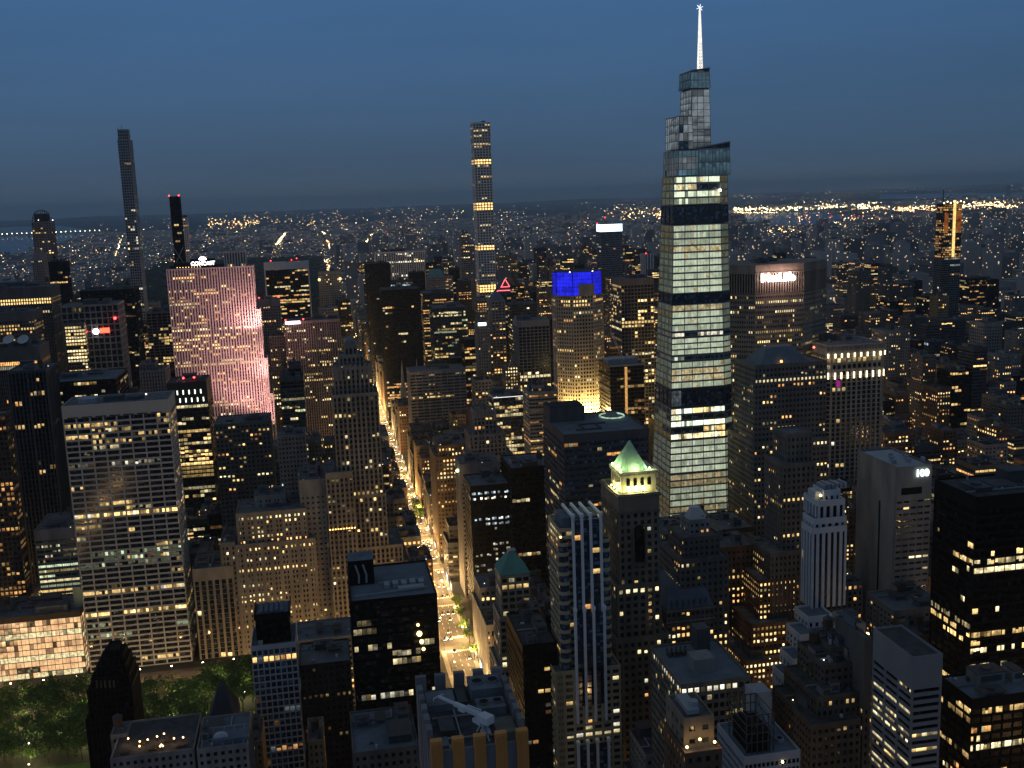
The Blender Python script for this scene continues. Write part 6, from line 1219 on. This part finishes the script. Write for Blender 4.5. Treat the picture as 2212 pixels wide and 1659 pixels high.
bm0 = [c for c in pr.children if c.name.startswith('body')][0]
for i in range(4): me = bm0.data.copy(); me.materials.clear(); me.materials.append(PAINT[i]); bodies.append(me)
first = True; y = 690.0
cars = []
while y < 1500:
    for l in (-6.2, -2.1, 2.1, 6.2):
        if rng.random() < .45 and all(abs(y-SY(n)) > 7 for n in range(40, 54)): cars.append((FIFTH+l+rng.uniform(-.3, .3), y+rng.uniform(-1, 1), rng.choice((0, 1, 1, 2, 3))))
    y += 11.5
for i, (x, y, c) in enumerate(cars):
    if first: t = pr; first = False
    else:
        t = pr.copy(); COL.objects.link(t)
        for ch in list(pr.children): q = ch.copy(); COL.objects.link(q); q.parent = t
    for ch in t.children:
        if ch.name.startswith('body'): ch.data = bodies[c]
    t.location = (x, y, .03); seg_ = 'nearest stretch' if y < 800 else 'middle stretch' if y < 1100 else 'far stretch'
    t['label'] = '%s car with headlights on in the %s of the bright avenue' % (CN[c], seg_); t['group'] = 'cars on the avenue'
# ================================================================== FILLER BUILDINGS
SKW, SKH = 553, 415
idb = np.full((SKH, SKW), -1, int)
def fillpoly(P, val):
    P = [(x/4.0, y/4.0) for x, y in P]; ys = [p[1] for p in P]; y0 = max(0, int(math.floor(min(ys)))); y1 = min(SKH-1, int(math.ceil(max(ys))))
    for yy in range(y0, y1+1):
        c = yy+.5; xs = []
        for i in range(len(P)):
            a, b = P[i], P[(i+1) % len(P)]
            if (a[1] <= c) != (b[1] <= c): xs.append(a[0]+(c-a[1])*(b[0]-a[0])/(b[1]-a[1]))
        xs.sort()
        for i in range(0, len(xs)-1, 2):
            l, r_ = max(0, int(round(xs[i]))), min(SKW, int(round(xs[i+1])))
            if r_ > l: idb[yy, l:r_] = val
def drawbox(f, val):
    x0, x1, y0, y1, z1 = f[:5]; z0 = f[5] if len(f) > 5 else 0
    pr_ = lambda x, y, z: toscreen((x, y, z))
    fs = [[(x0, y0, z0), (x1, y0, z0), (x1, y0, z1), (x0, y0, z1)], [(x0, y0, z1), (x1, y0, z1), (x1, y1, z1), (x0, y1, z1)]]
    if x0 > CAM[0]: fs.append([(x0, y0, z0), (x0, y1, z0), (x0, y1, z1), (x0, y0, z1)])
    if x1 < CAM[0]: fs.append([(x1, y0, z0), (x1, y1, z0), (x1, y1, z1), (x1, y0, z1)])
    for F_ in fs:
        P = [pr_(*p) for p in F_]
        if None in P: continue
        fillpoly([(p[0], p[1]) for p in P], val)
LIMITS = [(560, 680, 1925, 690), (785, 935, 1460, 800), (1110, 1210, 1195, 860), (355, 460, 955, 965), (440, 600, 1276, 908), (596, 720, 1340, 935), (1195, 1325, 1026, 896), (1310, 1400, 980, 800), (1580, 1795, 810, 790), (1395, 1605, 700, 1165), (1780, 1930, 790, 905), (830, 1015, 1215, 870), (385, 560, 885, 985), (840, 870, 1440, 860), (1720, 1850, 440, 1400), (1590, 1725, 540, 1470), (1925, 2212, 1500, 640), (1470, 1640, 390, 1500), (700, 800, 2000, 640), (0, 360, 1240, 830), (1845, 2212, 370, 1700)]
def climit(x0, x1, y0, y1, h):
    for u0, u1, Ym, v in LIMITS:
        if y0 >= Ym: continue
        a = toscreen((x0, y0, h)); c = toscreen((x1, y0, h))
        if a is None or max(a[0], c[0]) < u0 or min(a[0], c[0]) > u1: continue
        while h > 12 and toscreen(((x0+x1)/2, y1, h))[1] < v: h -= 4
    return h
cand = []
xs = [a for a in AVES]
occ = []
for b, s_ in HERO:
    for f in b.foot: occ.append(f)
occ.append((FIFTH-11.3, FIFTH+11.3, -200, 3000, 0)); occ.append((-230, 20, 520, 707, 0)); occ.append((110, 140, 1435, 1525, 40))
rf = random.Random(21)
KINDS = [('brown brick', ST_BRK, 'apartment_building'), ('tan brick', ST_TAN, 'apartment_building'), ('grey stone', S_(ST_LIM, wall=GRY), 'office_building'), ('dark stone', ST_DK, 'office_building'), ('limestone', ST_LIM, 'office_building'), ('black glass', S_(ST_BLK, lit=.08), 'office_building'), ('blue glass', ST_GLS, 'office_building'), ('dark banded', S_(ST_BAND, wall=DGR), 'office_building'), ('ribbed grey', S_(ST_LIMV, wall=GRY), 'office_building'), ('sooty brick', S_(ST_DK, wall=wallmat('sooty_brick', (.06, .05, .042))), 'apartment_building')]
for n in range(36, 68):
    ya, yb = SY(n)+10, SY(n+1)-10
    for i in range(len(xs)-1):
        xa, xb = xs[i][0]+xs[i][1]/2, xs[i+1][0]-xs[i+1][1]/2
        if n > 57 and xb < 90: continue
        for row in (0, 1):
            y0 = ya if row == 0 else (ya+yb)/2+1; y1 = (ya+yb)/2-1 if row == 0 else yb; x = xa
            while x < xb-9:
                w = rf.uniform(15, 38) if n < 50 else rf.uniform(20, 42)
                x2 = min(x+w, xb)
                if xb-x2 < 9: x2 = xb
                cx, cy = (x+x2)/2, (y0+y1)/2
                d = math.hypot(cx-CAM[0], cy-CAM[1]); t = rf.random()
                if cy < 730: h = rf.uniform(35, 88) if cx > 100 else 0
                elif cy < 1050: h = rf.uniform(28, 85)
                elif cy < 1500: h = rf.uniform(40, 115) if t < .8 else rf.uniform(100, 150)
                else: h = rf.uniform(45, 120) if t < .72 else rf.uniform(110, 175)
                if cx < 70 and 735 < cy < 905: h = rf.uniform(40, 84)
                if 60 < cx-0 < 190 and cy < 1300 and cx < 150 and cx > 100: h = min(h, rf.uniform(38, 72))
                if cx > 900: h *= .75
                h *= 1.0
                h = climit(x, x2, y0, y1, h); f = (x+.4, x2-.4, y0, y1, h); x = x2
                if h < 13: continue
                p = toscreen((cx, y0, h))
                if p is None or p[0] < -60 or p[0] > 2280 or p[1] > 1780: continue
                if any(f[0] < o[1]+.5 and f[1] > o[0]-.5 and f[2] < o[3]+.5 and f[3] > o[2]-.5 for o in occ): 
                    # shrink to what is free on either side
                    lo, hi = f[0], f[1]
                    for o in occ:
                        if f[2] < o[3]+.5 and f[3] > o[2]-.5 and lo < o[1]+.5 and hi > o[0]-.5:
                            if o[0]-lo > hi-o[1]: hi = o[0]-.6
                            else: lo = o[1]+.6
                    if hi-lo < 9: continue
                    f = (lo, hi, f[2], f[3], min(h, 60))
                cand.append(f)
boxes = [(f, ('h', i)) for i, (b, _) in enumerate(HERO) for f in b.foot]+[(f, ('f', i)) for i, f in enumerate(cand)]
boxes.sort(key=lambda t: -(t[0][2]-CAM[1])-.0001*abs(t[0][0]))
ids = {}
for k, (f, tg) in enumerate(boxes): ids[k] = tg; drawbox(f, k)
cnt = np.bincount(idb[idb >= 0].ravel(), minlength=len(boxes))
vis = {}
for k, c in enumerate(cnt):
    if ids[k][0] == 'f': vis[ids[k][1]] = int(c)
order = sorted([i for i in vis if vis[i] >= 9], key=lambda i: -vis[i])[:285]
print('fillers candidate', len(cand), 'visible', len([i for i in vis if vis[i] >= 9]), 'kept', len(order), 'heroes', len(HERO))
hvis = {}
for k, c in enumerate(cnt):
    if ids[k][0] == 'h': hvis[ids[k][1]] = hvis.get(ids[k][1], 0)+int(c)
for i, c in hvis.items():
    if c < 12: print('HIDDEN hero:', c, HERO[i][1])
hp = [(toscreen(((f[0]+f[1])/2, f[2], f[4]*.8)), s_) for b, s_ in HERO if s_.startswith('the ') for f in b.foot[-1:]]
fl = []
for i in order:
    f = cand[i]; kd = rf.choices(KINDS, weights=[3, 2, 3, 3, 2, 2.2, 1.2, 2, 2, 2] if f[4] < 90 else [1, 1, 2, 2, 1, 3, 2, 3, 2, 1])[0]
    fl.append([f, kd, toscreen(((f[0]+f[1])/2, f[2], f[4]))])
def lab(f, kd, p):
    size = 'low' if f[4] < 50 else 'mid height' if f[4] < 85 else 'tall'
    best = min(hp, key=lambda h: math.hypot(h[0][0]-p[0], (h[0][1]-p[1])*1.0)); dx, dy = p[0]-best[0][0], p[1]-best[0][1]
    rel = ('left of' if dx < 0 else 'right of') if abs(dx) > abs(dy) else ('behind' if p[2] > best[0][2] else 'in front of')
    return '%s %s building %s %s' % (size, kd[0], rel, best[1])
from collections import defaultdict
grp = defaultdict(list)
for e in fl: grp[lab(*e)].append(e)
NTH = ['', 'second ', 'third ', 'fourth ', 'fifth ', 'sixth ', 'seventh ', 'eighth ', 'ninth ', 'tenth ']
def ordn(j, n): return ('leftmost' if j == 0 else NTH[min(j, 9)]+'from left') if j < (n+1)//2 else ('rightmost' if j == n-1 else NTH[min(n-1-j, 9)]+'from right')
for base, L in grp.items():
    L.sort(key=lambda e: e[2][0])
    for j, e in enumerate(L):
        l = base if len(L) == 1 else base+', '+ordn(j, len(L))
        f, kd, p = e; st = S_(kd[1], lit=rf.choice((.05, .09, .14, .22, .3)), rv=1.0, units=4 if p[2] < 900 else 2 if p[2] < 1300 else 1, fh=rf.uniform(3.3, 3.9), bay=kd[1]['bay']*rf.uniform(.9, 1.3), roof=rf.choice((ROOF, ROOFD, ROOFD, BLU, BLK)), tank=(kd[2] == 'apartment_building' and p[2] < 1100 and rf.random() < .5), cap=rf.uniform(1, 4))
        if kd[2] != 'x' and st['wall'] != BLK and rf.random() < .35: st['hues'] = ('amber', 'warm')
        b = Bld(kd[2], l, 'building', (f[0]+f[1])/2, (f[2]+f[3])/2, 'midtown blocks between the towers')
        x0, x1, y0, y1, h = f
        if h > 45 and rf.random() < .5 and x1-x0 > 16:
            k = rf.uniform(.6, .85); i1, i2 = rf.uniform(1.5, 4), rf.uniform(1.5, 4); b.seg(x0+i1, x1-i2, y0+rf.uniform(2, 5), y1-.5, h*k-1, h, st); b.seg(x0, x1, y0, y1, 0, h*k, st, units=0)
        else: b.seg(x0, x1, y0, y1, 0, h, st)
        b.done(maxind=40, minpx=9)
# ================================================================== FAR CITY
def farmat():
    m, nt = newmat('far_facades'); o = N(nt, 'ShaderNodeOutputMaterial'); b = N(nt, 'ShaderNodeBsdfPrincipled'); nt.links.new(b.outputs[0], o.inputs[0])
    g = N(nt, 'ShaderNodeNewGeometry'); mp = N(nt, 'ShaderNodeVectorMath', operation='DIVIDE'); mp.inputs[1].default_value = (3.6, 3.6, 3.6); nt.links.new(g.outputs['Position'], mp.inputs[0])
    fl_ = N(nt, 'ShaderNodeVectorMath', operation='FLOOR'); nt.links.new(mp.outputs[0], fl_.inputs[0]); wn = N(nt, 'ShaderNodeTexWhiteNoise'); nt.links.new(fl_.outputs[0], wn.inputs['Vector'])
    gt = N(nt, 'ShaderNodeMath', operation='GREATER_THAN'); gt.inputs[1].default_value = .978; nt.links.new(wn.outputs['Value'], gt.inputs[0])
    sp = N(nt, 'ShaderNodeSeparateXYZ'); nt.links.new(g.outputs['Normal'], sp.inputs[0]); ab = N(nt, 'ShaderNodeMath', operation='LESS_THAN'); ab.inputs[1].default_value = .5; nt.links.new(sp.outputs['Z'], ab.inputs[0])
    mu = N(nt, 'ShaderNodeMath', operation='MULTIPLY'); nt.links.new(gt.outputs[0], mu.inputs[0]); nt.links.new(ab.outputs[0], mu.inputs[1])
    mu2 = N(nt, 'ShaderNodeMath', operation='MULTIPLY'); mu2.inputs[1].default_value = .8; nt.links.new(mu.outputs[0], mu2.inputs[0])
    cr = N(nt, 'ShaderNodeValToRGB'); cr.color_ramp.elements[0].color = (1, .5, .15, 1); cr.color_ramp.elements[1].color = (1, .82, .5, 1); nt.links.new(wn.outputs['Color'], cr.inputs[0])
    nt.links.new(cr.outputs[0], b.inputs['Emission Color']); nt.links.new(mu2.outputs[0], b.inputs['Emission Strength'])
    c2 = N(nt, 'ShaderNodeValToRGB'); c2.color_ramp.elements[0].color = (.10, .10, .11, 1); c2.color_ramp.elements[1].color = (.50, .46, .42, 1); nt.links.new(g.outputs['Random Per Island'], c2.inputs[0]); nt.links.new(c2.outputs[0], b.inputs['Base Color']); b.inputs['Roughness'].default_value = .9
    m.cycles.emission_sampling = 'NONE'; return m
rf = random.Random(5)
def inpark(x, y): return -790 < x < 70 and 2085 < y < 6250
def inriver(x, y): return False
RIV = []
def river(name, pts): 
    m = MB(); P = [tuple(atz(u, v)[:2]) for u, v in pts]; m.v = [(x, y, .6) for x, y in P]; m.f = [tuple(range(len(P)))]; m.m = [0]; o = m.build(name, None if False else WATER, kind='structure'); RIV.append(P)
WATER, wnt = newmat('river_water'); o = N(wnt, 'ShaderNodeOutputMaterial'); bb = N(wnt, 'ShaderNodeBsdfPrincipled'); wnt.links.new(bb.outputs[0], o.inputs[0]); bb.inputs['Base Color'].default_value = (.01, .02, .03, 1); bb.inputs['Roughness'].default_value = .25
river('river', [(1585, 492), (1740, 490), (1900, 470), (1760, 457), (1585, 459)]); river('river', [(-60, 572), (60, 545), (210, 500), (130, 487), (-60, 493)]); river('river', [(1900, 430), (2240, 424), (2240, 414), (1900, 420)]); river('river', [(1690, 568), (2050, 563), (2060, 545), (1760, 548)]); river('river', [(1800, 506), (2040, 500), (2040, 489), (1840, 492)])
def pin(P, x, y):
    c = False
    for i in range(len(P)):
        a, b = P[i], P[i-1]
        if (a[1] > y) != (b[1] > y) and x < (b[0]-a[0])*(y-a[1])/(b[1]-a[1])+a[0]: c = not c
    return c
m = MB(); tall = []
y = 2120
while y < 15000:
    st_ = 80 if y < 5000 else 130 if y < 9000 else 240
    xL = CAM[0]+(y)*math.tan(YAW-math.radians(27.5)); xR = CAM[0]+y*math.tan(YAW+math.radians(28.5)); x = max(xL, -5200)
    while x < min(xR, 12000):
        w = rf.uniform(18, 60) if y < 5000 else rf.uniform(40, 110) if y < 9000 else rf.uniform(70, 200)
        if not inpark(x, y) and not inpark(x+w, y) and not any(pin(P, x, y) for P in RIV) and rf.random() < .86:
            near = y < 5200 and x > 70; t = rf.random()
            h = rf.uniform(15, 45) if t < .62 else rf.uniform(40, 85)
            if near and t > .88: h = rf.uniform(80, 150)
            if y > 5200: h = rf.uniform(10, 26) if t < .93 else rf.uniform(35, 70)
            if x < -790 and y > 4500: h *= .7
            d = rf.uniform(.4, .8)*st_; m.box(x, x+w-3, y+rf.uniform(0, 8), y+d, 0, h)
            if h > 60: m.box(x+w*.3, x+w*.6, y+9+0, y+d-3, h, h+rf.uniform(3, 9))
        x += w+(14 if rf.random() < .25 else 2)
    y += st_
m.build('distant_city', farmat(), label='sea of small distant city blocks reaching to the horizon', category='city', kind='stuff')
# central park woods
m = MB(); rf = random.Random(9)
for k in range(2600):
    x = rf.uniform(-785, 62); y = 2090+4100*rf.random()**1.3; r_ = rf.uniform(7, 15)*(1+y/9000)
    i = len(m.v); n = 6; h = rf.uniform(9, 17)
    for j in range(n): a = 6.283*j/n+rf.random(); m.v.append((x+r_*math.cos(a)*rf.uniform(.7, 1.2), y+r_*math.sin(a), h*rf.uniform(.4, .7)))
    m.v.append((x+rf.uniform(-2, 2), y+rf.uniform(-2, 2), h+2)); m.v.append((x, y, 0))
    for j in range(n): m.f.append((i+j, i+(j+1) % n, i+n)); m.m.append(0); m.f.append((i+(j+1) % n, i+j, i+n+1)); m.m.append(0)
m.build('park_woods', wallmat('dark_foliage', (.028, .045, .02), .95, var=.4, scale=.02), label='dark wooded great park beyond the towers', category='woodland', kind='stuff')
# distant lights
def lights(name, spots, label):
    keys = ['warm', 'white', 'amber', 'red', 'cool', 'dim']; mt = [litmat('far_'+k, c, s_, lo=1) for k, c, s_ in (('warm', (1, .68, .28), 9.0), ('white', (1, .86, .52), 12.0), ('amber', (1, .45, .14), 8), ('red', (1, .08, .06), 3.5), ('cool', (.75, .88, 1), 3.5), ('dim', (1, .78, .5), 2.0))]
    m = MB()
    for x, y, z, r_, k in spots: m.ball(x, y, z, r_, 4, m=keys.index(k), sz=.7)
    m.build(name, mt, label=label, category='city lights', kind='stuff')
rf = random.Random(77); sp = []
for k in range(11000):
    u = rf.uniform(-20, 2240); vh = 438-.035*(u-661); t = rf.random(); v = vh+7+175*t**1.25
    if u < 300 and v < 505+0*u: 
        if rf.random() < .93: continue
    if u < 560 and v-vh < 22 and rf.random() < .8: continue
    z = rf.uniform(16, 48); p = atz(u, v, z)
    if p[1] < 2100 or p[1] > 40000: continue
    if inpark(p[0], p[1]) and rf.random() < .97: continue
    if any(pin(P, p[0], p[1]) for P in RIV): continue
    if rf.random() < .5 and p[1] > 2300: p[0] = round((p[0]-85)/280)*280+85+rf.uniform(-7, 7)
    # clustering
    cl = math.sin(u*.031+v*.05)+math.sin(u*.013-v*.11+2)+math.sin(u*.07+1)
    if rf.random() > .42+.22*cl: continue
    sp.append((p[0], p[1], z, (.72 if p[1] < 5000 else 1)*math.hypot(p[0], p[1])*rf.choice((.00011, .00015, .0002, .00034)), rf.choices(['warm', 'white', 'amber', 'red', 'cool', 'dim'], [30, 16, 12, 4, 9, 36 if p[1] > 5000 else 120])[0]))
lights('city_lights', sp, 'countless scattered street and window lights of the distant city')
sp = []
def band(u0, u1, f, n, sv, keys, sz=(.0003, .0006)):
    for k in range(n):
        u = rf.uniform(u0, u1); v = f(u)+rf.gauss(0, sv); z = rf.uniform(26, 45); p = atz(u, v, z)
        if 2000 < p[1] < 45000: sp.append((p[0], p[1], z, math.hypot(p[0], p[1])*rf.uniform(*sz), rf.choice(keys)))
WK = ['warm', 'white', 'warm', 'amber']
band(1585, 1900, lambda u: 453-.03*(u-1585), 330, 2.6, ['warm', 'white', 'white', 'warm'], (.0003, .0007)); band(1585, 1680, lambda u: 459, 60, .6, ['warm']); band(1840, 2212, lambda u: 452-.025*(u-1840), 260, 3, WK); band(1930, 2060, lambda u: 453, 90, 2, ['amber', 'amber', 'warm'])
band(2080, 2212, lambda u: 440, 130, 4, WK); band(1320, 1430, lambda u: 462-.02*(u-1320), 130, 7, WK); band(1440, 1420, lambda u: 470, 10, 5, WK); band(1585, 1700, lambda u: 511, 60, 3, ['warm', 'white']); band(1590, 1720, lambda u: 497, 40, 3, WK)
band(1700, 2100, lambda u: 408-.03*(u-1700)+3, 90, 2.5, ['white', 'warm', 'cool'], (.00018, .00035)); band(1700, 1900, lambda u: 470, 50, 5, ['warm', 'amber', 'red']); band(1800, 2212, lambda u: 482, 70, 10, WK); band(620, 680, lambda u: 450, 12, 1, ['white']); band(450, 560, lambda u: 480, 60, 6, ['warm', 'amber']); band(500, 900, lambda u: 478, 90, 8, WK, (.0002, .0004)); band(2010, 2212, lambda u: 735-.02*(u-2010), 60, 6, ['warm', 'white'], (.0002, .0004)); band(2110, 2212, lambda u: 756, 12, 1.5, ['red'], (.0006, .001))
# diagonal avenues running away beyond the great park
for (a, b, n) in (((590, 546), (617, 508), 70), ((700, 506), (716, 546), 34), ((780, 545), (806, 510), 20), ((250, 560), (262, 520), 12)):
    for k in range(n): t = k/n+rf.uniform(-.01, .01); u, v = a[0]+(b[0]-a[0])*t+rf.gauss(0, 1.1), a[1]+(b[1]-a[1])*t; p = atz(u, v, 8); sp.append((p[0], p[1], 30, math.hypot(p[0], p[1])*rf.uniform(.0004, .0007), rf.choice(['warm', 'warm', 'white', 'amber'])))
for k in range(150):
    y = 2060+3700*(k/150)**1.2; sp.append((FIFTH+rf.uniform(-9, 9), y, 9, y*rf.uniform(.00025, .0005), rf.choice(['warm', 'warm', 'white', 'amber'])))
lights('highway_lights', sp, 'dense golden strings of highway and airfield lamps near the horizon')
# far suspension bridge and lit causeway
c = atz(2178, 424)
t = empty('suspension_bridge', (c[0], c[1], 0), 'faint suspension bridge on the far right horizon', 'bridge'); m = MB(); k = c[1]/FPX
X = lambda u: (u-2178)*k*1.1; Z = lambda v: (424-v)*k*1.05; PT = wallmat('bridge_steel', (.25, .27, .3))
for u in (2176, 2180): m.box(X(u)-12, X(u)+12, -12, 12, 0, Z(400))
m.build('tower', PT, t); m = MB(); pts_ = [(X(2178)+s_*(60*k*1.1)*q, Z(400)-(Z(400)-Z(413))*(1-(1-q)**2)) for s_ in (-1, 1) for q in np.linspace(0, 1, 9)]
for s_ in (0, 9):
    for j in range(8): a, b = pts_[s_+j], pts_[s_+j+1]; m.bar((a[0], 0, a[1]), (b[0], 0, b[1]), 9)
m.build('cable', PT, t); m = MB(); m.box(X(2100), X(2260), -12, 12, Z(416), Z(416)+10); m.build('deck', PT, t)
c = atz(70, 512); t = empty('causeway_bridge', (c[0], c[1], 0), 'distant low bridge strung with white lamps at far left', 'bridge'); m = MB(); m.box(-1500, 900, -15, 15, 30, 45)
for q in range(9): m.box(-1450+q*280, -1430+q*280, -12, 12, 0, 30)
m.build('deck', PT, t); m = MB()
for q in range(40): m.ball(-1450+q*58, -16, 52, c[1]*.0004, 5)
m.build('lamp', litmat('far_white', (1, .92, .72), 2.6, lo=1), t)['kind'] = 'stuff'
# hills on the horizon
m = MB(); rf = random.Random(4); N_ = 90; i = 0
for row, (Y_, hh) in enumerate(((26000, 130), (38000, 330))):
    i = len(m.v)
    for k in range(N_+1): x = -42000+92000*k/N_; h = .22*hh*(.5+.35*math.sin(k*.37+row)+.2*math.sin(k*1.1+2*row))+rf.uniform(0, 18); m.v += [(x, Y_, 0), (x, Y_+1500, max(12, h)), (x, Y_+5000, 0)]
    for k in range(N_): a = i+3*k; m.f += [(a, a+3, a+4, a+1), (a+1, a+4, a+5, a+2)]; m.m += [0, 0]
struct('hills', m, wallmat('hill_woods', (.03, .045, .03), .95, scale=.001))
# slender lit tower at the right, under construction lights
def sutton():
    Y = 1560; a = at(2042, 440, Y); c = at(2080, 440, Y); zt = a[2]; z1 = at(2060, 555, Y)[2]; x0, x1 = a[0], c[0]
    b = Bld('apartment_tower', 'slim right hand tower with golden construction lights up its top', 'building', (x0+x1)/2, Y+12)
    st = S_(ST_GLS, wall=DGR, glass=GLS, lit=.05, bay=3.5, fh=3.6, units=0, cap=1)
    b.seg(x0, x1, Y+1, Y+24, z1-1, zt, S_(st, wall=BRZ, lit=.5, rv=.3, hues=('amber', 'warm'), lev='bcc', mode='N', pier=.5, span=.3))
    b.seg(x0-1, x1+1, Y+1.5, Y+26, 0, z1, S_(st, lit=.03, wall=GRY))
    m = MB(); xm = x0+(x1-x0)*.55; m.box(xm-1.8, xm+1.8, Y-.9, Y+.9, z1, zt+5)
    m.build('hoist', litmat('hoist_gold', (1, .62, .2), 1.8, lo=.35, nscale=.5), b.root, off=b.o)
    m = MB()
    for k in range(7): xx = x0-2+(x1-x0+4)*k/6; m.ball(xx, Y, zt+1+(k % 2)*2, 1.3, 6)
    m.build('work_lamp', litmat('work_light', (1, .75, .35), 5, lo=1), b.root, off=b.o)
    m = MB(); m.box(x0+.2, x0+7, Y+.7, Y+.95, zt-45, zt-14); m.box(xm+3, x1-.2, Y+.7, Y+.95, zt-45, zt-12); m.build('netting', litmat('amber_netting_glow', (1, .3, .06), .3, lo=.2, nscale=.08), b.root, off=b.o)
    m = MB(); q = x0-4; m.bar((q, Y, 0), (q, Y, zt+22), 1.0); m.bar((q, Y, zt+4), (q+14, Y, zt+14), .7); m.build('crane_mast', DGR, b.root, off=b.o)
    b.done(maxind=60, minpx=3); HERO.append((b, 'slim'))
sutton()
for e in ():
    pass
# haze over everything
m = MB(); m.box(-44000, 58000, -2500, 48500, -3, 520)
hz, hn = newmat('evening_haze'); o = N(hn, 'ShaderNodeOutputMaterial'); v = N(hn, 'ShaderNodeVolumePrincipled'); hn.links.new(v.outputs[0], o.inputs['Volume'])
v.inputs['Density'].default_value = 3.8e-5; v.inputs['Color'].default_value = (.80, .93, 1, 1); v.inputs['Anisotropy'].default_value = .45
HZ = m.build('haze', hz, kind='stuff', label='thin blue evening haze over the city', category='haze')
